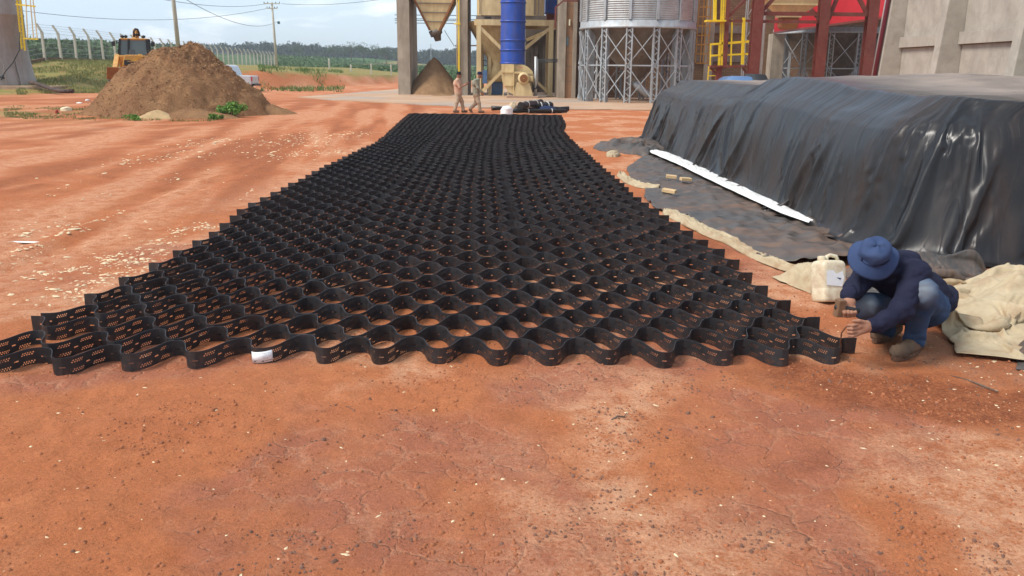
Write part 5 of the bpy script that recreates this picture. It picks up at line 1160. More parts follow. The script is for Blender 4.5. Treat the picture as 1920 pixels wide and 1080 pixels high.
def lump(name, px, py, w, d, h, mat, label, cat, seed, D=None):
    p = gp(px, py); g = np.random.default_rng(seed); n, k = 18, 10; A, T = np.meshgrid(np.linspace(0, 2 * np.pi, n, endpoint=False), np.linspace(0, 1, k), indexing='ij')
    nz = 1 + .22 * perlin(np.cos(A) * 1.6 + seed, T * 2.5 + np.sin(A) * 1.6)
    rr = np.sqrt(1 - (1 - T) ** 2.6) * nz * (1 + .12 * np.sin(A * 5 + T * 4 + seed) * (1 - T)); V = np.stack([w * rr * np.cos(A), d * rr * np.sin(A), h * (1 - T) ** .55 * (1 + .15 * perlin(np.cos(A) * 2, np.sin(A) * 2 + seed)) - .01], -1)
    o = link(mesh_np(name, V.reshape(-1, 3), grid_faces(n, k, True)), name, mat, None, True); o.location = (p.x, p.y, tzf(p.x, p.y)); o.rotation_euler = (0, 0, g.uniform(-.4, .4)); return tag(o, label, cat)
sackm = pbr('pale_sack', (.66, .55, .36), .8, .15, 6, bump=.4, bscale=12, bdist=.02)
lump('old_sack', 125, 208, .22, .18, .17, sackm, 'pale cream sack dumped in the weeds left of the mound', 'sack', 1)
lump('red_can', 107, 213, .055, .055, .16, pbr('red_can', (.30, .03, .02), .5, .2, 6), 'small red can in the weeds left of the mound', 'can', 2)
lump('plastic_scrap', 149, 194, .16, .09, .07, K('white_plastic'), 'white plastic scrap behind the cream sack', 'litter', 3)
lump('plastic_scrap', 164, 189, .10, .07, .10, K('white_plastic'), 'white plastic scrap at the left slope of the mound', 'litter', 4)
lump('foam_block', 198, 205, .08, .06, .12, K('white_plastic'), 'small white block at the front left foot of the mound', 'litter', 5)
lump('broken_branch', 347, 219, .24, .05, .05, pbr('pale_branch', (.55, .42, .26), .8, .2, 6), 'pale piece of wood in front of the mound', 'wood', 6)
o = lump('white_lath', 51, 453, .20, .028, .012, K('white_plastic'), 'long white lath lying flat on the wheel tracks', 'lath', 7); o.rotation_euler = (0, 0, -.08)

# ------------------------------------------------------------------ backhoe loader behind the mound
DLd = 43.0; my = K('machine_yellow'); bk = K('black_metal')
root = empty('backhoe_loader', (xat(250, DLd, 125), DLd, 0), 0, 'orange yellow backhoe loader with raised rear arm behind the mound', 'loader'); root.rotation_euler = (0, 0, math.atan2(-root.location.x, DLd))
Lz = tzf(root.location.x, DLd) + .35
def B(px, py, d=0.0): p = at(px, py, DLd); return (p.x, DLd + d, p.z)
def bx(px0, px1, py0, py1, y0, y1): a, b = B(px0, py1), B(px1, py0); return M1('box', a[0], b[0], DLd + y0, DLd + y1, a[2], b[2])
part(bx(227, 277, 104, 127, 0, 2.2), 'body', my, root, .05)
ho = part(M1('prism', [B(231, 124, -.9), B(268, 124, -.9), B(262, 103, -.9), B(235, 103, -.9)], (0, 1.6, 0)), 'bonnet', my, root, .04)
part(bx(235, 245, 113, 122, -.99, -.92), 'grille', bk, root)
for px in (242.5, 253): sub(M1('lathe', [(0, -.01), (.07, 0), (.09, .03)], B(px, 116, -.97), 12), 'headlight', K('lens'), ho, root)
cab = part(bx(226, 277.5, 71.5, 74, .3, 2.1), 'cab_roof', my, root, .03)
for (a, b) in ((226.5, 225), (241.5, 242), (273, 275), (277, 279)): part(M1('bar', B(a, 73, .35), B(b, 106, .35), .11), 'cab_pillar', bk, root)
for a in (226.5, 277): part(M1('bar', B(a, 73, 2.0), B(a, 106, 2.0), .11), 'cab_pillar', bk, root)
part(M1('prism', [B(228, 104, .4), B(241, 104, .4), B(241, 75, .4), B(228, 75, .4)], (0, .01, 0)), 'windscreen', K('glass'), root)
part(M1('prism', [B(243, 104, .4), B(272, 104, .4), B(272, 75, .4), B(243, 75, .4)], (0, .01, 0)), 'windscreen', K('glass'), root)
for px in (230.5, 236.5, 267.5): part(M1('lathe', [(.02, 0), (.09, .03), (.09, .11), (0, .15)], (B(px, 71, .4)[0], DLd + .4, B(px, 71, .4)[2]), 10), 'work_lamp', bk, root)
for px, s in ((215, 226), (283.5, 277)):
    mr_ = part(M1('box', B(px - 3.2, 80, .2)[0], B(px + 3.2, 80, .2)[0], DLd + .1, DLd + .25, B(px, 86.5, .2)[2], B(px, 78, .2)[2]), 'mirror', bk, root, .02); sub(M1('bar', B(px, 77.5, .3), B(s, 75.5, .3), .03), 'mirror_arm', bk, mr_, root)
part(M1('prism', [B(206.5, 125, -2.2), B(262, 128, -2.2), B(262, 150, -2.0), B(206.5, 147, -2.0)], (0, .55, 0)), 'bucket', K('bucket_rust'), root, .04)
for px in (222, 262): part(M1('bar', B(px, 106, .4), B(px - 2, 130, -1.8), .2, .26), 'loader_arm', my, root)
for px in (245, 249.5): part(M1('bar', B(px, 95, -.3), B(px - 1, 124, -1.0), .13), 'lift_ram', bk, root)
bm_ = part(M1('bar', B(252, 72, 3.2), B(253, 51, 3.4), .16, .22), 'backhoe_boom', my, root); part(M1('bar', B(257.5, 72, 3.3), B(256.5, 53, 3.3), .15, .2), 'backhoe_boom', my, root)
part(M1('tube', [B(251, 66, 3.0), B(250.3, 55, 3.0), B(253, 49.8, 3.0), B(257, 50.5, 3.0), B(259.5, 57, 3.0), B(260.5, 64, 3.0)], .06, 6), 'hydraulic_hose', bk, root)
part(M1('bar', B(249, 62, 3.2), B(262.5, 61, 3.2), .1), 'cross_pin', bk, root)
for x_, r_, yy in ((-1.0, .5, -.7), (1.0, .5, -.7), (-1.0, .75, 1.7), (1.0, .75, 1.7)):
    cx_ = root.location.x + x_; zc_ = tzf(root.location.x, DLd) + r_
    w_ = part(M1('tube', [(cx_ - .2, DLd + yy, zc_), (cx_ + .2, DLd + yy, zc_)], r_, 22), 'wheel', K('rubber'), root); sub(M1('tube', [(cx_ - .21, DLd + yy, zc_), (cx_ + .21, DLd + yy, zc_)], r_ * .5, 16), 'rim', my, w_, root)

# ------------------------------------------------------------------ silver pickup half hidden by the mound
DPk = 62.0; sp = K('silver_paint')
xk = xat(470, DPk, 140); zg = .0
root = empty('pickup_truck', (xk - 2.6, DPk, zg), 0, 'silver pickup truck seen from behind the mound, tailgate end to the right', 'pickup')
def side(pts, w=1.75): return M1('prism', [(xk + a, DPk, zg + b) for a, b in pts], (0, w, 0))
part(side([(-5.2, .5), (-5.2, .95), (-4.9, 1.08), (-3.75, 1.15), (-3.75, .42), (-5.0, .4)]), 'bonnet', sp, root, .05)
cb_ = part(side([(-3.74, .42), (-3.74, 1.15), (-3.0, 1.80), (-2.7, 1.86), (-1.55, 1.84), (-1.35, 1.75), (-1.12, 1.15), (-1.12, .42)]), 'cab', sp, root, .05)
for pts_ in ([(-3.45, 1.2), (-2.92, 1.7), (-2.5, 1.72), (-2.5, 1.2)], [(-2.4, 1.2), (-2.4, 1.72), (-1.6, 1.7), (-1.32, 1.2)]):
    sub(M1('prism', [(xk + a, DPk - .015, zg + b) for a, b in pts_], (0, .03, 0)), 'side_window', K('glass'), cb_, root)
sub(M1('box', xk - 3.3, xk - 3.1, DPk - .2, DPk - .02, zg + 1.12, zg + 1.28), 'door_mirror', bk, cb_, root)
part(side([(-1.1, .45), (-1.1, 1.12), (.0, 1.10), (.0, .5), (-.1, .45)]), 'cargo_bed', sp, root, .04)
part(M1('box', xk - .02, xk + .06, DPk + .1, DPk + 1.65, zg + .55, zg + 1.08), 'tailgate', sp, root, .02)
for y_ in (DPk + .02, DPk + 1.62): part(M1('box', xk + .0, xk + .07, y_, y_ + .12, zg + .75, zg + 1.05), 'tail_lamp', K('red_sheet'), root)
part(M1('box', xk + .03, xk + .2, DPk + .1, DPk + 1.65, zg + .42, zg + .54), 'bumper', bk, root)
for xx in (-4.3, -.75):
    for y_ in (DPk - .02, DPk + 1.55):
        w_ = part(M1('tube', [(xk + xx, y_, zg + .37), (xk + xx, y_ + .22, zg + .37)], .37, 22), 'wheel', K('rubber'), root); sub(M1('tube', [(xk + xx, y_ - .02, zg + .37), (xk + xx, y_ + .24, zg + .37)], .22, 14), 'rim', K('galv'), w_, root)

# ------------------------------------------------------------------ rolls and bags at the far end of the mat
def roll(a, b, r, label, extra=None):
    a, b = Vector(a), Vector(b); root = empty('plastic_roll', a.lerp(b, .5), 0, label, 'roll')
    d = (b - a).normalized(); n = 8; pts_ = [a.lerp(b, k / n) for k in range(n + 1)]
    part(M1('tube', pts_, [r * (1 + .16 * math.sin(3.1 * k + a.x * 5)) for k in range(n + 1)], 12), 'rolled_sheet', MT['tarp_black'], root)
    for f in (.3, .72): p = a.lerp(b, f); part(M1('tube', [p - d * .015, p + d * .015], r * 1.12, 12), 'tie_band', K('white_plastic'), root)
# ------------------------------------------------------------------ plastic sheeting
def tarp_material(name, base_lo, base_hi, rough, mud, mud_amt, top_dust=None):
    m, t = newmat(name); v = t.co(); st = t.attr('st', 'Vector')
    c = t.mix(t.ramp(t.noise(v, 2.5, 4), (.3, 0), (.7, 1)), base_lo, base_hi)
    stv = t.map(st, (1.0, .35, 1))
    a = t.noise(stv, 1.1, 6, .65, .3); b = t.noise(t.map(st, (3.5, 1.2, 1)), 1.0, 6, .72)
    mm = t.math('MULTIPLY', t.ramp(a, (.5 - .14 * mud_amt, 0), (.60, 1)), t.ramp(b, (.40, .1), (.62, 1)))
    mm = t.math('MULTIPLY', mm, mud_amt)
    c = t.mix(mm, c, mud)
    dm = t.ramp(t.noise(v, 30, 5, .7), (.45, 0), (.75, .30)); c = t.mix(dm, c, tuple(x * .75 for x in mud))
    rr = t.math('MULTIPLY_ADD', mm, .45, rough)
    if top_dust is not None:
        tp = t.math('MULTIPLY', t.attr('top'), t.ramp(t.noise(v, 1.3, 5, .6), (.3, .55), (.6, 1)))
        c = t.mix(t.math('MULTIPLY', tp, .85), c, top_dust); rr = t.math('MULTIPLY_ADD', tp, .35, rr)
    def cre(scale, k, w):       # sharp crease lines
        return t.math('MULTIPLY', t.math('MINIMUM', t.math('ABSOLUTE', t.math('SUBTRACT', t.noise(t.map(st, scale), 1.0, 2, .45, .7), .5)), k), w / k)
    h = t.math('ADD', cre((1.3, .45, 1), .05, -.40), t.math('ADD', cre((3.2, .9, 1), .05, -.14), t.math('MULTIPLY', t.noise(t.map(st, (1.4, .8, 1)), 1.0, 3, .5, .5), .5)))
    t.out(c, rr, 0, t.bump(h, .32, .035), .42); return m
MT['tarp_black'] = tarp_material('black_plastic', (.006, .006, .007), (.013, .013, .014), .28, (.055, .031, .021), .55, (.32, .25, .205))
MT['tarp_grey'] = tarp_material('grey_plastic', (.050, .046, .043), (.082, .075, .068), .48, (.20, .11, .068), .75)
m, t = newmat('cream_canvas'); v = t.co()
c = t.mix(t.ramp(t.noise(v, 5, 5, .6), (.3, 0), (.7, 1)), (.37, .285, .175), (.50, .40, .26)); c = t.mix(t.ramp(t.noise(v, 3.2, 6, .7, .5), (.48, 0), (.70, .8)), c, (.30, .165, .085))
t.out(c, .75, 0, t.bump(t.math('ADD', t.noise(v, 9, 4, .5, .9), t.math('MULTIPLY', t.math('ABSOLUTE', t.math('SUBTRACT', t.noise(v, 5, 3, .5, 1.2), .5)), -2.0)), .22, .03), .25); MT['cream'] = m
m, t = newmat('white_sheet'); v = t.co()
c = t.mix(t.ramp(t.noise(v, 9, 5, .7), (.5, 0), (.75, .5)), (.78, .77, .74), (.5, .38, .28)); t.out(c, .4, 0, t.bump(t.noise(v, 18, 4), .5, .02), .4); MT['white'] = m

Ttop = np.concatenate([[1.036], np.linspace(1.05, 1.2, 16), np.linspace(1.23, 2, 24)]); Pt, _, _ = heap_form(S_h, Ttop); Pt[..., 2] += .03
Pt[:, 0] = SIM_HEAP[:, -1]; dz_ = SIM_HEAP[:, -1, 2] - Pt[:, 1, 2]; Pt[:, 1:, 2] += dz_[:, None] * np.exp(-np.arange(1, len(Ttop)) / 3.0)[None] 
Ph = np.concatenate([SIM_HEAP, Pt[:, 1:]], 1); Tc = np.concatenate([T_h, Ttop[1:]]); SSc, TTc = np.meshgrid(S_h, Tc, indexing='ij')
Ph[..., 2] += .014 * (1 - 2.5 * np.abs(perlin(Ph[..., 0] * 1.6 + Ph[..., 1] * .9, Ph[..., 1] * 1.4 - Ph[..., 0] * .5))) * sstep(1.0, 1.08, TTc)
Ph[..., 2] = np.maximum(Ph[..., 2], .004)
Ph = up2(Ph); st_ = up2(np.stack([SSc, TTc * 1.6], -1))
me = mesh_np('covered_heap', Ph.reshape(-1, 3), grid_faces(*Ph.shape[:2])); uvattr(me, st_.reshape(-1, 2)); fattr(me, 'top', sstep(1.02, 1.22, st_[..., 1] / 1.6).ravel())
o = link(me, 'covered_heap', MT['tarp_black'], None, True); tag(o, 'long low heap covered in shiny black plastic sheeting, draped in folds', 'tarp')

def surf(name, P, mat, parent=None, thick=.004, smooth=True, st=None):
    nu, nv = P.shape[:2]; me = mesh_np(name, P.reshape(-1, 3), grid_faces(nu, nv))
    if st is None: st = np.stack(np.meshgrid(np.linspace(0, 3, nu), np.linspace(0, 1.6, nv), indexing='ij'), -1)
    uvattr(me, st.reshape(-1, 2)); o = link(me, name, mat, parent, smooth)
    if thick: s_ = o.modifiers.new('th', 'SOLIDIFY'); s_.thickness = thick; s_.offset = 1
    return o
# grey ground sheet between mat and heap, cream underside folded out along its edge
root = empty('ground_sheet', (2.6, 12, 0), 0, 'dusty grey plastic sheet spread on the soil along the covered heap', 'tarp')
surf('grey_face', SIM_SHEET - np.array([2.6, 12, 0]), MT['tarp_grey'], root, .003, True, SIM_SHEET[..., [1, 0]])
def ribbon(name, pts, w0, w1, h, mat, parent, off=(0, 0, 0), seed=0.0, n=140, k=22, lift=0.0, jag=.3):
    """a crumpled flat band of cloth along ground points"""
    E = np.array([(p[0], p[1]) for p in pts]); d = np.concatenate([[0], np.cumsum(np.hypot(*np.diff(E, axis=0).T))]); s = np.linspace(0, d[-1], n)
    x, y = gsmooth(np.interp(s, d, E[:, 0]), 2), gsmooth(np.interp(s, d, E[:, 1]), 2); tx, ty = np.gradient(x), np.gradient(y); l = np.hypot(tx, ty); ax_, ay_ = -ty / l, tx / l
    w = np.interp(s / d[-1], [0, .08, .5, .92, 1], [w0 * .35, w0, (w0 + w1) / 2, w1, w1 * .3]) * (1 + jag * perlin(s * 1.6 + seed, s * 0)); u = np.linspace(-.5, .5, k)[None, :]
    X = x[:, None] + ax_[:, None] * w[:, None] * u; Y = y[:, None] + ay_[:, None] * w[:, None] * u
    z = lift + .006 + h * (1 - np.abs(2 * u) ** 3).clip(0) * (.55 + .9 * np.abs(perlin(s[:, None] * 1.1 + u * 1.6 + seed, u * 2.2 + seed))) + h * .8 * (1 - 3 * np.abs(perlin(s[:, None] * 1.8 + u * 2 + seed, u * 3.5))).clip(0) * (1 - np.abs(2 * u) ** 4)
    return surf(name, np.stack([X - off[0], Y - off[1], z - off[2]], -1), mat, parent, .003)
L0 = (2.6, 12, 0)
ribbon('cream_fold', [gp(1163, 328), gp(1180, 343), gp(1205, 352), gp(1238, 356)], .16, .2, .05, MT['cream'], root, L0, 1.0)
ribbon('cream_fold', [gp(1248, 398), gp(1290, 418), gp(1330, 440), gp(1368, 456), gp(1400, 474), gp(1440, 494), gp(1475, 508), gp(1508, 518)], .25, .11, .045, MT['cream'], root, L0, 2.0, 220)
o = ribbon('white_sheet_strip', [gp(1222, 289), gp(1250, 300), gp(1290, 318), gp(1340, 344), gp(1400, 374), gp(1460, 403), gp(1522, 433)], .40, .24, .02, MT['white'], None, (0, 0, 0), 4.0, 260, 16, .085, .1)
tag(o, 'narrow white plastic strip along the foot of the covered heap', 'sheet')

def crumple(name, cx, cy, rx, ry, h, rot, mat, label, cat, seed, n=150, fr=1.0, power=.55, parent=None, lift=0.0, aniso=(1, 1)):
    """a heaped, creased cloth: domed sheet with sharp folds and an uneven hem"""
    a = np.linspace(0, 2 * np.pi, n, endpoint=False); r = np.linspace(0, 1, n // 3); A, R = np.meshgrid(a, r, indexing='ij')
    edge = 1 + .22 * fbm(np.cos(A) * 1.5 + seed, np.sin(A) * 1.5 + seed, 3)
    x = rx * R * edge * np.cos(A); y = ry * R * edge * np.sin(A)
    wx, wy = x * fr * aniso[0] + .5 * perlin(x * 1.1 * fr + seed, y * 1.1 * fr), y * fr * aniso[1] + .5 * perlin(x * 1.1 * fr + 9, y * 1.1 * fr + seed)
    cre = (1 - 2.2 * np.sqrt(perlin(wx * 1.5 + seed, wy * 1.5) ** 2 + .004)) + .35 * (1 - 2.2 * np.sqrt(perlin(wx * 3.4 + 31, wy * 3.4 + seed) ** 2 + .004)); dome = (1 - R ** 2.2).clip(0) ** power
    z = h * dome * (.62 + .30 * cre) + .03 * h * (ridged(wx * 5, wy * 5 + seed, 1)) * dome + .02 * np.abs(perlin(A * 3 + seed, R * 4)) * sstep(.7, 1, R)
    x = x + .05 * perlin(wx * 2.2, wy * 2.2 + 30) * dome; y = y + .05 * perlin(wx * 2.2 + 40, wy * 2.2) * dome
    V = np.stack([x, y, np.maximum(z, .003) + lift], -1)
    me = mesh_np(name, V.reshape(-1, 3), grid_faces(n, n // 3, True)); uvattr(me, np.stack([wx * 2, wy * 2], -1).reshape(-1, 2))
    o = link(me, name, mat, parent, True); o.location = (cx, cy, 0); o.rotation_euler = (0, 0, rot)
    if label: tag(o, label, cat)
    return o
p = gp(1195, 284)
crumple('crumpled_sheet', p.x, p.y + .3, .75, 1.3, .30, .2, MT['tarp_grey'], 'crumpled dark sheet end bunched at the far corner of the heap', 'tarp', 2.0, 120, 1.6)
p = gp(1158, 278); crumple('cream_rag', p.x, p.y, .25, .3, .22, .2, MT['cream'], 'small cream rag at the far end of the grey sheet', 'cloth', 5.0, 60, 3)
p = gp(1150, 292); crumple('cream_rag', p.x, p.y, .16, .35, .12, -.2, MT['cream'], 'cream scrap left of the bunched dark sheet end', 'cloth', 8.0, 60, 3)
p = gp(1538, 545); crumple('grey_rag', p.x - .05, p.y, .07, .16, .17, -.3, MT['tarp_grey'], 'small grey rag tucked into the bunched cream canvas', 'cloth', 6.0, 60, 4)
def canvas(name, P, sx, sy, sz, x, y, rot, mat, label, cat, hem=True):
    P = P - np.array([P[..., 0].mean(), P[..., 1].mean(), 0]); nu, nv = P.shape[:2]
    if hem:
        i, j = np.linspace(0, 1, nu)[:, None], np.linspace(0, 1, nv)[None]; e = np.minimum(np.minimum(i, 1 - i), np.minimum(j, 1 - j)); P = P.copy(); P[..., 2] = .012 + (P[..., 2] - .012) * sstep(0, .22, e + .03 * perlin(i * 9, j * 9))
    o = surf(name, P * np.array([sx, sy, sz]), mat, None, .003, True, P[..., :2] * 2); o.location = (x, y, .0); o.rotation_euler = (0, 0, rot); return tag(o, label, cat)
SC = SIM_CANVAS; n0, n1 = SC.shape[:2]
canvas('cream_tarpaulin', SC, .95, .92, 1.45, 3.85, 6.10, -.12, MT['cream'], 'large crumpled cream tarpaulin behind the crouching worker', 'tarp', False)
canvas('grey_tarpaulin', SC[::-1, ::-1], .80, .50, 1.15, 3.58, 7.18, -.15, MT['tarp_grey'], 'crumpled dark grey sheet lying behind the cream tarpaulin', 'tarp')
canvas('tan_cloth', SC[10:70, 30:110], .55, .32, .9, 4.12, 7.15, -.45, MT['cream'], 'tan cloth fold between the grey sheet and the black heap', 'cloth')
canvas('grey_tarp_end', SC[50:120, 10:80], .62, .42, .8, 3.52, 5.12, -.5, MT['tarp_grey'], 'dark folded sheet end at the right edge of the photo', 'tarp')
canvas('cream_flap', SC[20:100, 0:50], .55, .30, .5, 3.30, 5.45, -.55, MT['cream'], 'thin cream flap along the near edge of the crumpled tarpaulin', 'cloth')
p = gp(1522, 545); canvas('bunched_canvas', SC[30:95, 40:120], .36, .55, .85, p.x + .03, p.y + .12, .25, MT['cream'], 'bunched cream canvas beside the white jerrycan', 'cloth')
woodm = pbr('pale_timber', (.62, .42, .22), .75, .2, 9)
for px, py, w, r, lab in ((1258, 342, .17, -.1, 'pale wood offcut on the grey sheet, farthest left'), (1285, 347, .18, .2, 'pale wood offcut on the grey sheet, nearest the white strip'), (1254, 370, .20, -.5, 'pale wood offcut at the curled edge of the grey sheet')):
    p = gp(px, py); mb = MB(); mb.box(-w / 2, w / 2, -.05, .05, 0, .05); o = mb.build('wood_offcut', woodm, None, .006); o.location = (p.x, p.y, .07); o.rotation_euler = (.05, .08, r); tag(o, lab, 'wood')

# ------------------------------------------------------------------ jerrycan
p = gp(1560, 572); root = empty('jerrycan', (p.x, p.y + .07, .005), 0, 'white plastic jerrycan with a torn label behind the worker', 'jerrycan')
root.rotation_euler = (math.radians(-16), math.radians(5), math.radians(20)); root.scale = (.93, .93, .95)
jm = pbr('translucent_can', (.72, .64, .46), .4, .10, 6, bump=.12, bscale=14, dirt=(.40, .24, .13), dirt_amt=.5)
def rrect(w, d, r, n=5): return [((w / 2 - r) * sx + r * math.cos(a0 + k * math.pi / 2 / n), (d / 2 - r) * sy + r * math.sin(a0 + k * math.pi / 2 / n)) for sx, sy, a0 in ((1, 1, 0), (-1, 1, math.pi / 2), (-1, -1, math.pi), (1, -1, 1.5 * math.pi)) for k in range(n + 1)]
secs = []
for z_, s_ in ((0, .88), (.012, .97), (.03, 1), (.11, 1), (.118, .975), (.126, 1), (.30, 1), (.325, .97), (.345, .86), (.352, .7)): secs.append([(x * s_, y * s_ , z_) for x, y in rrect(.25, .19, .04)])
loft(secs).build('body', jm, root)
M1('lathe', [(.032, .345), (.034, .352), (.034, .385), (.028, .389), (0, .389)], (-.07, 0, 0), 20).build('cap', jm, root)
M1('tube', [(-.02, 0, .345), (-.015, 0, .385), (.02, 0, .398), (.085, 0, .39), (.105, 0, .345)], [.02, .017, .016, .017, .02], 10).build('handle', jm, root)
lb = MB(); lb.prism([(-.105, -.0965, .14), (.06, -.0965, .13), (.085, -.0965, .20), (.07, -.0965, .26), (.0, -.0965, .235), (-.03, -.0965, .265), (-.10, -.0965, .26)], (0, -.0012, 0)); lb.build('paper_label', pbr('torn_label', (.74, .73, .72), .6, .06, 20), root)
M1('prism', [(.0, -.0985, .205), (.05, -.0985, .20), (.04, -.0985, .185)], (0, -.001, 0)).build('label_print', pbr('label_blue', (.02, .03, .12), .5, .1), root)

# ------------------------------------------------------------------ people
def sdf_mesh(prims, vox, k=.03, wr=None):
    A = np.array([p[0] for p in prims], float); B_ = np.array([p[1] for p in prims], float); R = np.array([[p[2], p[3]] for p in prims], float)
    lo = np.minimum(A, B_).min(0) - R.max() - .03; hi = np.maximum(A, B_).max(0) + R.max() + .03
    n = np.ceil((hi - lo) / vox).astype(int) + 1; D = np.full(n, 1.0, np.float32); ax_ = [lo[i] + vox * np.arange(n[i]) for i in range(3)]
    for a, b, (ra, rb), pr in zip(A, B_, R, prims):
        kk = pr[4] if len(pr) > 4 else k; mg_ = max(ra, rb) + kk * 1.5 + 3 * vox
        i0 = np.maximum(((np.minimum(a, b) - mg_ - lo) / vox).astype(int), 0); i1 = np.minimum(((np.maximum(a, b) + mg_ - lo) / vox).astype(int) + 2, n)
        sl = tuple(slice(i0[i], i1[i]) for i in range(3)); x, y, z = np.meshgrid(*[ax_[i][sl[i]] for i in range(3)], indexing='ij')
        ab = b - a; l2 = max(ab @ ab, 1e-9); t_ = np.clip(((x - a[0]) * ab[0] + (y - a[1]) * ab[1] + (z - a[2]) * ab[2]) / l2, 0, 1)
        d = np.sqrt((x - a[0] - t_ * ab[0]) ** 2 + (y - a[1] - t_ * ab[1]) ** 2 + (z - a[2] - t_ * ab[2]) ** 2) - (ra + (rb - ra) * t_)
        c = D[sl]; h_ = np.clip(.5 + .5 * (c - d) / kk, 0, 1); D[sl] = c * (1 - h_) + d * h_ - kk * h_ * (1 - h_)
    if wr:
        m_ = np.abs(D) < .03; ii = np.argwhere(m_); pz = lo + ii * vox; D[m_] += wr(pz[:, 0], pz[:, 1], pz[:, 2]).astype(np.float32)
    S_ = D < 0; nx, ny, nz = D.shape
    corners = [(i, j, l) for i in (0, 1) for j in (0, 1) for l in (0, 1)]
    cnt = sum(S_[i:nx - 1 + i, j:ny - 1 + j, l:nz - 1 + l].astype(np.int8) for i, j, l in corners); act = (cnt > 0) & (cnt < 8)
    idx = np.full(act.shape, -1, np.int64); cells = np.argwhere(act); idx[act] = np.arange(len(cells))
    val = {c: D[cells[:, 0] + c[0], cells[:, 1] + c[1], cells[:, 2] + c[2]] for c in corners}; acc = np.zeros((len(cells), 3)); w = np.zeros(len(cells))
    for c in corners:
        for ax in range(3):
            if c[ax] == 0:
                c2 = tuple(c[i] + (i == ax) for i in range(3)); v0, v1 = val[c], val[c2]; m_ = (v0 < 0) != (v1 < 0); f_ = np.where(m_, v0 / (v0 - v1 + 1e-12), 0)
                P = np.tile(np.array(c, float), (len(cells), 1)); P[:, ax] += f_; acc += P * m_[:, None]; w += m_
    V = lo + (cells + acc / w[:, None]) * vox; F_ = []
    for ax in range(3):
        o = [(1, 2), (2, 0), (0, 1)][ax]; sl0 = [slice(None)] * 3; sl1 = [slice(None)] * 3; sl0[ax] = slice(0, -1); sl1[ax] = slice(1, None)
        ch = S_[tuple(sl0)] != S_[tuple(sl1)]; e = np.argwhere(ch); ok = (e[:, o[0]] > 0) & (e[:, o[1]] > 0) & (e[:, o[0]] < D.shape[o[0]] - 1) & (e[:, o[1]] < D.shape[o[1]] - 1); e = e[ok]
        def cid(d0, d1): q = e.copy(); q[:, o[0]] += d0; q[:, o[1]] += d1; return idx[q[:, 0], q[:, 1], q[:, 2]]
        quad = np.stack([cid(-1, -1), cid(0, -1), cid(0, 0), cid(-1, 0)], -1); s_ = S_[e[:, 0], e[:, 1], e[:, 2]]; quad[~s_] = quad[~s_][:, ::-1]; F_.append(quad)
    return V, np.concatenate(F_)
def sdf_obj(name, prims, vox, mat, parent, root_loc, k=.03, wr=None):
    V, Q_ = sdf_mesh([(tuple(p[0]), tuple(p[1])) + tuple(p[2:]) for p in prims], vox, k, wr)
    return link(mesh_np(name, V - np.array(root_loc), Q_), name, mat, parent, True)
def clothm(name, a, b, rough=.85, fade=None, bs=160, dirt=None):
    m, t = newmat(name); v = t.co(); c = t.mix(t.ramp(t.noise(v, 7, 5, .6), (.3, 0), (.7, 1)), a, b)
    if dirt: c = t.mix(t.ramp(t.noise(v, 5, 6, .7), (.5, 0), (.75, .6)), c, dirt)
    if fade is not None: c = t.mix(t.attr('fade'), c, fade)
    h = t.math('MULTIPLY_ADD', t.noise(v, bs, 2), .3, t.noise(v, 22, 4, .6, .6)); t.out(c, rough, 0, t.bump(h, .35, .006), .2); return m
skin = clothm('skin', (.30, .145, .09), (.38, .195, .125), .6, None, 90)
navy = clothm('navy_cloth', (.010, .011, .028), (.018, .019, .042)); denim = clothm('blue_denim', (.020, .045, .105), (.045, .085, .17), .9, (.22, .24, .25), 300)
hatm = clothm('hat_cloth', (.030, .050, .118), (.046, .072, .150), .85, None, 260); bootm = clothm('boot_leather', (.095, .062, .042), (.155, .105, .07), .8, None, 60, (.27, .13, .072))
def wrk(amp, fr, seed=0.0):
    return lambda x, y, z: amp * (ridged((x + z * .6) * fr + seed, (y - z * .8) * fr + seed, 2) - .2) + amp * .5 * perlin((x - z) * fr * 2.2, (y + z) * fr * 2.2 + seed)
W = lambda px, py, Y: at(px, py, Y)
RL = Vector((gp(1690, 655).x, gp(1690, 655).y, 0))
root = empty('person', RL, 0, 'crouching worker in blue bucket hat, navy jacket and jeans, holding a hammer', 'person')
pelv, hipL, hipR = W(1732, 577, 5.62), W(1744, 577, 5.52), W(1722, 580, 5.70)
kneeL, ankL = W(1729, 549, 5.17), W(1714, 634, 5.40); kneeR, ankR = W(1623, 574, 5.30), W(1662, 618, 5.66)
chest, neck, headc = W(1693, 528, 5.44), W(1660, 495, 5.30), W(1638, 481, 5.20)
shL, elL, wrL = W(1717, 513, 5.24), W(1689, 584, 5.08), W(1634, 612, 5.00)
shR, elR, wrR = W(1632, 507, 5.42), W(1603, 541, 5.27), W(1589, 560, 5.09)
lumb = W(1732, 552, 5.58)
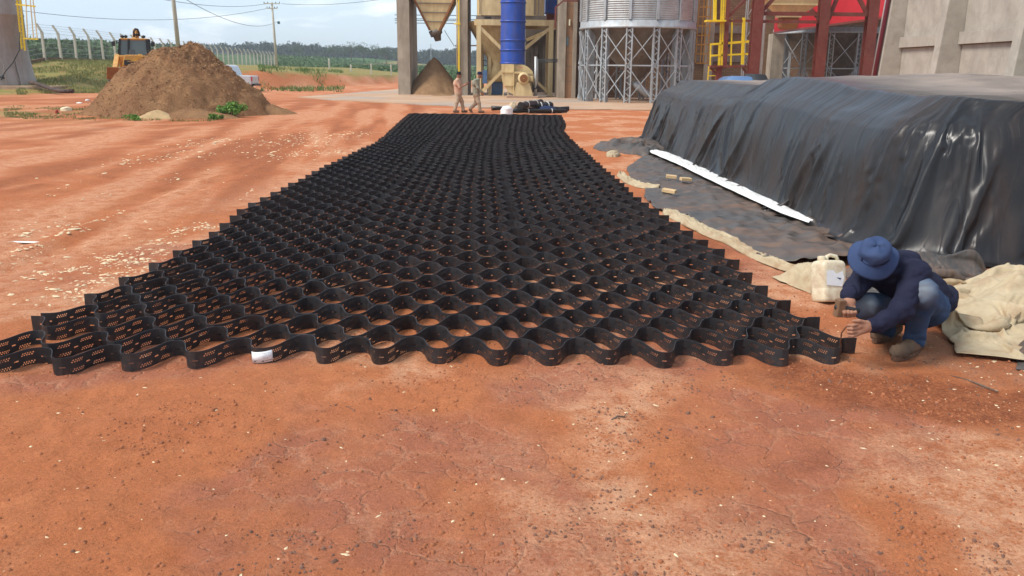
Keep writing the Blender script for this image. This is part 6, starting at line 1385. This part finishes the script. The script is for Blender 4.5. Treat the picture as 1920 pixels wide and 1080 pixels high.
# one continuous body with head and hands
ax_h = Vector((-.14, -.66, .74)).normalized(); fwd_ = Vector((-.55, -.75, 0)); fwd_ = (fwd_ - ax_h * fwd_.dot(ax_h)).normalized()
prims = [(pelv, lumb, .12, .12), (lumb, chest, .12, .13), (chest, neck, .12, .055), (neck, headc, .05, .06),
         (headc, headc + Vector((-.01, -.02, .01)), .064, .062), (headc, headc + fwd_ * .03 - ax_h * .09, .07, .05), (headc + fwd_ * .085 - ax_h * .05, headc + fwd_ * .10 - ax_h * .075, .012, .016, .012),
         (headc - ax_h.cross(fwd_) * .07 - ax_h * .06, headc - ax_h.cross(fwd_) * .074 - ax_h * .04, .012, .014, .01), (headc + ax_h.cross(fwd_) * .07 - ax_h * .06, headc + ax_h.cross(fwd_) * .074 - ax_h * .04, .012, .014, .01),
         (hipL, kneeL, .075, .055), (kneeL, ankL, .052, .04), (hipR, kneeR, .075, .055), (kneeR, ankR, .052, .04), (pelv, hipL, .1, .08), (pelv, hipR, .1, .08),
         (ankL, ankL + Vector((-.02, -.02, -.06)), .04, .04), (ankR, ankR + Vector((-.02, -.02, -.06)), .04, .04),
         (chest, shL, .09, .06), (shL, elL, .05, .042), (elL, wrL, .04, .030), (chest, shR, .09, .06), (shR, elR, .05, .042), (elR, wrR, .04, .030)]
# left hand closes on the pin: back of the hand to the right, four fingers stacked, thumb on top
pal0, pal1 = W(1624, 613, 4.98), W(1610, 617, 4.965)
prims += [(wrL, pal0, .028, .028), (pal0 + Vector((0, 0, .020)), pal1 + Vector((0, 0, .020)), .021, .019), (pal0 + Vector((0, 0, -.016)), pal1 + Vector((0, 0, -.022)), .021, .019)]
for i in range(4):
    dz = .033 - i * .0225; b0 = pal1 + Vector((-.006, -.004, dz)); ln = (.040, .043, .040, .032)[i]
    k1 = b0 + Vector((-ln, -.016, -.004)); k2 = k1 + Vector((-.014, .024, -.006)); k3 = k2 + Vector((.020, .012, -.002))
    prims += [(b0, k1, .0112, .0100, .005), (k1, k2, .0100, .0092, .004), (k2, k3, .0092, .0082, .004)]
prims += [(pal0 + Vector((-.005, -.01, .030)), pal1 + Vector((-.010, -.012, .056)), .013, .0115, .008), (pal1 + Vector((-.010, -.012, .056)), pal1 + Vector((-.046, -.012, .054)), .0115, .0092, .005)]
# right hand round the hammer handle
q0, q1 = W(1592, 566, 5.06), W(1590, 574, 5.045)
prims += [(wrR, q0, .028, .027), (q0 + Vector((-.014, 0, 0)), q1 + Vector((-.014, 0, -.004)), .020, .019), (q0 + Vector((.018, 0, 0)), q1 + Vector((.020, 0, -.004)), .020, .019)]
for i in range(4):
    dx = -.030 + i * .0215; b0 = q1 + Vector((dx, -.014, -.012)); ln = (.034, .038, .036, .028)[i]
    k1 = b0 + Vector((0, -.024, -ln * .55)); k2 = k1 + Vector((.0, .012, -.026)); k3 = k2 + Vector((0, .026, -.004))
    prims += [(b0 + Vector((0, .012, .012)), k1, .0112, .0100, .005), (k1, k2, .0100, .0092, .004), (k2, k3, .0092, .0082, .004)]
prims += [(q0 + Vector((-.030, -.01, .0)), q1 + Vector((-.050, -.020, -.012)), .013, .0112, .008), (q1 + Vector((-.050, -.020, -.012)), q1 + Vector((-.034, -.040, -.034)), .0112, .0092, .005)]
body = sdf_obj('body', prims, .0058, skin, root, RL, .022)
hem1, hem2 = W(1772, 556, 5.70), W(1768, 566, 5.60)
jk = [(lumb, chest, .15, .155), (chest, neck, .145, .08), (pelv + Vector((0, 0, .03)), lumb, .155, .15), (chest, shL, .14, .09), (chest, shR, .14, .09), (W(1700, 496, 5.42), W(1672, 492, 5.33), .10, .085),
      (shL, elL, .090, .068), (elL, W(1646, 607, 5.01), .068, .050), (W(1648, 606, 5.01), W(1636, 611, 5.00), .052, .050, .008), (shR, elR, .088, .066), (elR, W(1590, 555, 5.10), .064, .048), (W(1591, 552, 5.11), W(1589.5, 559, 5.09), .050, .047, .008), (hem1, hem2, .085, .09), (lumb, hem1, .14, .08)]
sdf_obj('jacket', jk, .0068, navy, root, RL, .03, lambda x, y, z: .0065 * (1 - 2.4 * np.abs(perlin((x + y * .4) * 7 + z * 4, (z * 1.2 - x * .6) * 11))) + .0025 * perlin(x * 40, z * 40 + y * 30))
jn = [(pelv, hipL, .135, .115), (pelv, hipR, .135, .115), (hipL, kneeL, .118, .088), (kneeL, kneeL + Vector((0, 0, .0)), .090, .090), (kneeL, W(1716, 622, 5.37), .088, .066), (W(1717, 618, 5.36), W(1714, 636, 5.40), .066, .070, .012),
      (hipR, kneeR, .118, .086), (kneeR, ankR, .084, .064)]
je = sdf_obj('jeans', jn, .0075, denim, root, RL, .03, lambda x, y, z: .0055 * (1 - 2.4 * np.abs(perlin((x - y * .4) * 8 + 3, (z + y * .5) * 15))) - .002)
vj = np.array([v_.co[:] for v_ in je.data.vertices]) + np.array(RL); kf = np.zeros(len(vj))
for kn in (kneeL, kneeR): kf = np.maximum(kf, np.exp(-(np.linalg.norm(vj - (np.array(kn) + [-.02, -.06, .03]), axis=1) / .072) ** 2))
kf = np.maximum(kf, .5 * np.exp(-(np.linalg.norm(vj - np.array(kneeR.lerp(hipR, .3) + Vector((0, -.08, .05))), axis=1) / .08) ** 2)); fattr(je.data, 'fade', kf * .85)
def boot(heel, toe, ank, nm='boot'):
    h_, t_ = Vector(heel), Vector(toe); d = (t_ - h_).normalized(); s_ = Vector((-d.y, d.x, 0))
    b = [(h_ + Vector((0, 0, .052)), h_ + d * .10 + Vector((0, 0, .056)), .046, .048), (h_ + d * .10 + Vector((0, 0, .056)), t_ - d * .05 + Vector((0, 0, .046)), .050, .046), (t_ - d * .07 + s_ * .012 + Vector((0, 0, .045)), t_ - d * .045 - s_ * .012 + Vector((0, 0, .045)), .046, .046), (h_ + d * .02 + Vector((0, 0, .06)), Vector(ank), .054, .058), (h_ + d * .06 + Vector((0, 0, .09)), h_ + d * .15 + Vector((0, 0, .07)), .040, .035)]
    o = sdf_obj(nm, b, .005, bootm, root, RL, .014, wrk(.0035, 24))
    V = np.array([v_.co[:] for v_ in o.data.vertices]); V[:, 2] = np.maximum(V[:, 2], .012); o.data.vertices.foreach_set('co', V.astype(np.float32).ravel())
    sole = MB(); nn = 20; pl = []
    for k in range(nn):
        a = 2 * math.pi * k / nn; f = .5 + .5 * math.cos(a); q_ = h_.lerp(t_, 1.0 * f) + d * (.015 * math.cos(a)) + s_ * (.046 + .010 * math.cos(a - .4)) * math.sin(a); pl.append((q_.x, q_.y, .001))
    sole.prism(pl, (0, 0, .024)); sub(sole, 'sole', pbr('boot_sole', (.06, .04, .03), .9, .3, 12, dirt=(.28, .12, .06), dirt_amt=.5), o, root)
    lc = MB()
    for k in range(4):
        c_ = h_ + d * (.085 + .024 * k) + Vector((0, 0, .128 - .014 * k)); lc.tube([c_ + s_ * .026 + Vector((0, 0, -.012)), c_ + Vector((0, 0, .003)), c_ - s_ * .026 + d * .012 + Vector((0, 0, -.012))], .0042, 5)
    sub(lc, 'lace', K('black_metal'), o, root)
hl, tl_ = gp(1722, 656), gp(1676, 676); boot(hl, tl_, ankL)
hr, tr_ = gp(1678, 628), gp(1640, 643); boot(hr, tr_, ankR)
# bucket hat
hc = headc + Vector((.0, -.005, .018)); axv = Vector((-.14, -.66, .74)).normalized(); fwd = Vector((-.55, -.75, 0)); fwd = (fwd - axv * fwd.dot(axv)).normalized(); sd_ = axv.cross(fwd)
prof = [(r_ * .82, h_ * (.66 if h_ > 0 else .95)) for r_, h_ in ((.001, .128), (.045, .127), (.080, .120), (.096, .108), (.104, .085), (.108, .05), (.110, .012), (.114, .0), (.130, -.012), (.150, -.028), (.168, -.045), (.178, -.055))]
n = 64; VV = []; 
for i, (r, h) in enumerate(prof):
    for k in range(n):
        a = 2 * math.pi * k / n; br = max(0, (r - .092) / .054)
        rr = r * (1 + .07 * math.cos(a) ** 2) + .004 * math.sin(5 * a + i) * (i > 2 and i < 7); hh = h + br * (-.022 * math.sin(2 * a + .6) + .014 * math.sin(3 * a + 1.0)) + (.006 * math.sin(3 * a) if i < 4 else 0)
        VV.append(hc + axv * (hh) + fwd * rr * math.cos(a) + sd_ * rr * math.sin(a) - RL)
me = mesh_np('bucket_hat', [tuple(v_) for v_ in VV], grid_faces(len(prof), n)[:, :].copy())
# close the ring seam
me2V = np.array([tuple(v_) for v_ in VV]); i_ = np.arange(len(prof))[:, None]; Fq = np.array([(i * n + k, i * n + (k + 1) % n, (i + 1) * n + (k + 1) % n, (i + 1) * n + k) for i in range(len(prof) - 1) for k in range(n)])
hat = link(mesh_np('bucket_hat', me2V, Fq), 'bucket_hat', hatm, root, True); s_ = hat.modifiers.new('th', 'SOLIDIFY'); s_.thickness = .003
def hatpt(a, r, h):
    r *= .84; h *= .66
    return hc + axv * h + fwd * r * math.cos(a) * 1.07 + sd_ * r * math.sin(a)
bd = MB(); bd.tube([hatpt(a, .1085, .014) for a in np.linspace(0, 2 * np.pi, 40)], .006, 6, False); sub(bd, 'hat_band', hatm, hat, root)
hs = clothm('hat_strap', (.008, .010, .03), (.014, .018, .045))
ac = math.atan2(Vector((.15, -1, 0)).dot(sd_), Vector((.15, -1, 0)).dot(fwd))
for s in (-1, 1): sub(M1('tube', [hatpt(ac + s * .55, .108, .03), hatpt(ac + s * .52, .1115, .008)], .005, 6), 'strap_loop', hs, hat, root)
sub(M1('tube', [hatpt(ac + q_, .111, .020) for q_ in np.linspace(-.55, .55, 10)], .0075, 6), 'strap', hs, hat, root)
sub(M1('tube', [hatpt(ac - 1.5, .108, .05), hatpt(ac - 1.35, .112, .01)], .005, 6), 'strap_loop', hs, hat, root)

# hammer and pin held by the worker
hm = W(1574.5, 577, 5.03); root2 = empty('club_hammer', hm, 0, 'short club hammer with a rusty block head in the raised hand', 'hammer')
hb = MB(); hb.box(-.025, .025, -.025, .025, -.056, .054); o = hb.build('hammer_head', pbr('rusty_iron', (.20, .11, .06), .65, .3, 20, metal=.2, bump=.3), root2, .005); o.rotation_euler = (.08, .04, .2)
M1('tube', [(-.03, .0, .004), (.03, -.002, .0), (.065, -.005, -.006), (.115, -.012, -.016)], [.012, .013, .015, .016], 10).build('handle', K('black_metal'), root2)
pn = [W(1577, 664, 5.26), W(1576, 640, 5.13), W(1578, 624, 5.05), W(1586, 613, 4.985), W(1597, 611, 4.958), W(1604, 616, 4.955)]
root2 = empty('anchor_pin', pn[0], 0, 'thin rusty hooked steel pin held in the lower hand', 'pin')
part(M1('tube', pn[:4], .0045, 7), 'shank', pbr('rebar_rust', (.17, .08, .045), .7, .3, 30), root2); part(M1('tube', pn[3:], .0045, 7), 'hook', pbr('rebar_hook', (.17, .08, .045), .7, .3, 30), root2)

# two walkers at the far end of the mat
def walker(label, Y, k, cols, cap_col):
    g = lambda n_: at(k[n_][0], k[n_][1], Y + (k[n_][2] if len(k[n_]) > 2 else 0)); foot = g('footA'); rl = Vector((foot.x, Y, 0)); r = empty('person', rl, 0, label, 'person')
    hd, nk, ch_, hp = g('head'), g('neck'), g('chest'), g('hip'); sA, eA, hA, sB, eB, hB = (g(q_) for q_ in ('shA', 'elA', 'haA', 'shB', 'elB', 'haB')); kA, fA, kB, fB = (g(q_) for q_ in ('knA', 'footA', 'knB', 'footB'))
    fd = Vector((1, 0, 0))
    for f_ in (fA, fB): f_.z = max(f_.z, .09)
    bp = [(hd, hd + Vector((.01, 0, .03)), .085, .088), (hd, hd + Vector((.035, 0, -.075)), .07, .05), (hd + Vector((.09, 0, -.02)), hd + Vector((.10, 0, -.035)), .012, .016), (nk, hd, .05, .055), (nk, ch_, .06, .12), (ch_, hp, .12, .12), (ch_, sA, .07, .05), (sA, eA, .045, .04), (eA, hA, .038, .03), (ch_, sB, .07, .05), (sB, eB, .045, .04), (eB, hB, .038, .03), (hp, kA, .075, .055), (kA, fA, .05, .04), (hp, kB, .075, .055), (kB, fB, .05, .04)]
    for h_, e_ in ((hA, eA), (hB, eB)):
        d = (h_ - e_).normalized(); s2 = Vector((0, 1, 0)).cross(d).normalized(); bp.append((h_, h_ + d * .05, .034, .03))
        for i in range(4): o_ = s2 * (.024 - .016 * i); bp.append((h_ + d * .05 + o_, h_ + d * (.11 - .008 * abs(i - 1)) + o_ + Vector((0, -.015, -.01)), .010, .009, .006))
        bp.append((h_ + s2 * .03, h_ + d * .06 + s2 * .045, .011, .009, .008))
    sdf_obj('body', bp, .0125, skin, r, rl, .03)
    sp_ = [(nk - Vector((0, 0, .05)), ch_, .10, .165), (ch_, hp + Vector((0, 0, .06)), .165, .155), (ch_ + Vector((0, .1, 0)), ch_ - Vector((0, .1, 0)), .14, .14), (ch_, sA, .11, .075), (ch_, sB, .11, .075), (sA, eA, .07, .056), (sB, eB, .07, .056)]
    if cols[2]: sp_ += [(eA, hA.lerp(eA, .12), .056, .042), (eB, hB.lerp(eB, .12), .056, .042)]
    sdf_obj('shirt', sp_, .015, cols[0], r, rl, .04, wrk(.008, 9))
    sdf_obj('trousers', [(hp + Vector((0, 0, .06)), hp, .15, .155), (hp, kA, .12, .085), (kA, fA + Vector((0, 0, .02)), .082, .072), (hp, kB, .12, .085), (kB, fB + Vector((0, 0, .02)), .082, .072)], .015, cols[1], r, rl, .035, wrk(.009, 9, 3))
    for f_, (dx, dz) in ((fA, k.get('toeA', (.14, 0))), (fB, k.get('toeB', (.14, 0)))):
        sdf_obj('shoe', [(f_ - Vector((.03, 0, .035)), f_ + Vector((dx, 0, dz - .04)), .055, .048), (f_, f_ - Vector((0, 0, .03)), .05, .055)], .014, bootm, r, rl, .03)
    cp = MB(); cp.lathe([(.100, -.01), (.102, .03), (.095, .07), (.07, .105), (.0, .118)], hd + Vector((-.005, 0, .035)) - rl, 20); c_ = cp.build('cap', cap_col, r)
    vz = MB(); vz.prism([tuple(hd + Vector((.08, -.07, .035)) - rl), tuple(hd + Vector((.16, -.055, .02)) - rl), tuple(hd + Vector((.175, 0, .018)) - rl), tuple(hd + Vector((.16, .055, .02)) - rl), tuple(hd + Vector((.08, .07, .035)) - rl)], (0, 0, .01)); vz.build('cap_visor', cap_col, c_)
    return r
khaki = clothm('khaki_cloth', (.36, .27, .18), (.46, .36, .25)); peach = clothm('peach_shirt', (.50, .30, .20), (.60, .38, .27)); olive = clothm('olive_shirt', (.22, .21, .155), (.30, .285, .215)); camo = clothm('dusty_trousers', (.30, .22, .15), (.42, .32, .22)); capb = clothm('black_cap', (.012, .012, .013), (.02, .02, .022)); capn = clothm('navy_cap', (.012, .016, .05), (.02, .026, .075))
walker('walking man in peach shirt and black cap, one hand raised in front', 36.0, dict(head=(860.5, 141), neck=(858.5, 147.5), chest=(857.5, 156), hip=(859, 176), shA=(857, 151, -.2), elA=(861.5, 164, -.25), haA=(873, 158.5, -.15), shB=(859, 151, .2), elB=(863, 163, .25), haB=(875, 156, .2), knA=(856.5, 192, -.09), footA=(853, 208, -.09), knB=(866, 191, .09), footB=(868.5, 208, .09)), (peach, khaki, False), capb)
walker('walking man in olive grey long-sleeved shirt and navy cap, head bowed', 36.0, dict(head=(899.5, 141), neck=(896, 147.5), chest=(892, 156), hip=(893.5, 178), shA=(892, 151, -.2), elA=(896, 165, -.25), haA=(904, 174, -.2), shB=(894, 151, .2), elB=(897, 165, .25), haB=(903, 174, .25), knA=(897.5, 192, -.09), footA=(900, 208.5, -.09), knB=(893, 193, .09), footB=(882.5, 204, .09), toeB=(.05, -.1)), (olive, camo, True), capn)

# rolls and bags
roll((xat(922, 37.2, 205), 37.2, .14), (xat(1066, 38.2, 205), 38.2, .11), .09, 'long black pipe-like roll lying behind the other rolls')
roll((xat(958, 35.4, 210), 35.4, .12), (xat(1063, 36.4, 210), 36.4, .10), .085, 'long black roll lying just beyond the mat edge')
roll((xat(976, 35.3, 210), 35.3, .34), (xat(1014, 36.6, 200), 36.6, .42), .13, 'thick tied black roll leaning on the pile, topmost')
roll((xat(1002, 36.2, 208), 36.2, .30), (xat(1034, 36.8, 204), 36.8, .30), .15, 'short tied black roll at the right of the pile')
lump('rubbish_bag', 950, 214, .26, .22, .34, pbr('white_bag', (.76, .74, .72), .4, .1, 8, bump=.5, bscale=9, bdist=.03), 'white plastic bag beside the black rolls', 'bag', 21)
lump('paper_sack', 961, 211.5, .18, .16, .42, pbr('tan_sack', (.55, .42, .27), .8, .15, 8, bump=.4, bscale=9, bdist=.03), 'upright tan sack behind the white bag', 'sack', 22)
lump('blue_bundle', 1022, 212, .45, .3, .30, clothm('dark_blue_plastic', (.012, .02, .06), (.02, .035, .10), .45), 'dark blue plastic bundle in front of the black rolls', 'bundle', 23)
p = at(963, 205, 36.0); q_ = at(973, 195, 36.4); tag(M1('tube', [p, q_], .022, 6).build('wooden_stick', bark), 'thin stick poking up from the tan sack', 'stick')
# stubs of twig and bark in the foreground
for px, py, ln, rz, lab in ((1832, 720, .30, 1.9, 'thin dark twig on the soil near the right edge'), (1165, 788, .12, .4, 'curled dark root fragment on the soil in the foreground')):
    p = gp(px, py); mb = MB(); mb.tube([(-ln / 2, 0, .006), (-ln * .1, .02, .012), (ln * .2, .012, .006), (ln / 2, .05, .008)], [.004, .005, .004, .002], 6); o = mb.build('twig', bark); o.location = (p.x, p.y, ground_z(np.array([p.x]), np.array([p.y]))[0]); o.rotation_euler = (0, 0, rz); tag(o, lab, 'twig')
for px, py, lab in ((1143, 264, 'pale stub'),): pass

# ------------------------------------------------------------------ thin summer haze
hz = MB(); hz.box(-1500, 1500, -45, 1500, -2.0, 40); m = bpy.data.materials.new('haze_air'); m.use_nodes = True; m.node_tree.nodes.clear()
o_ = m.node_tree.nodes.new('ShaderNodeOutputMaterial'); pv = m.node_tree.nodes.new('ShaderNodeVolumePrincipled'); pv.inputs['Color'].default_value = (.82, .88, .95, 1); pv.inputs['Density'].default_value = .0004
m.node_tree.links.new(pv.outputs[0], o_.inputs['Volume']); tag(hz.build('haze', m), 'thin pale haze in the air over the fields', None, None, 'stuff')
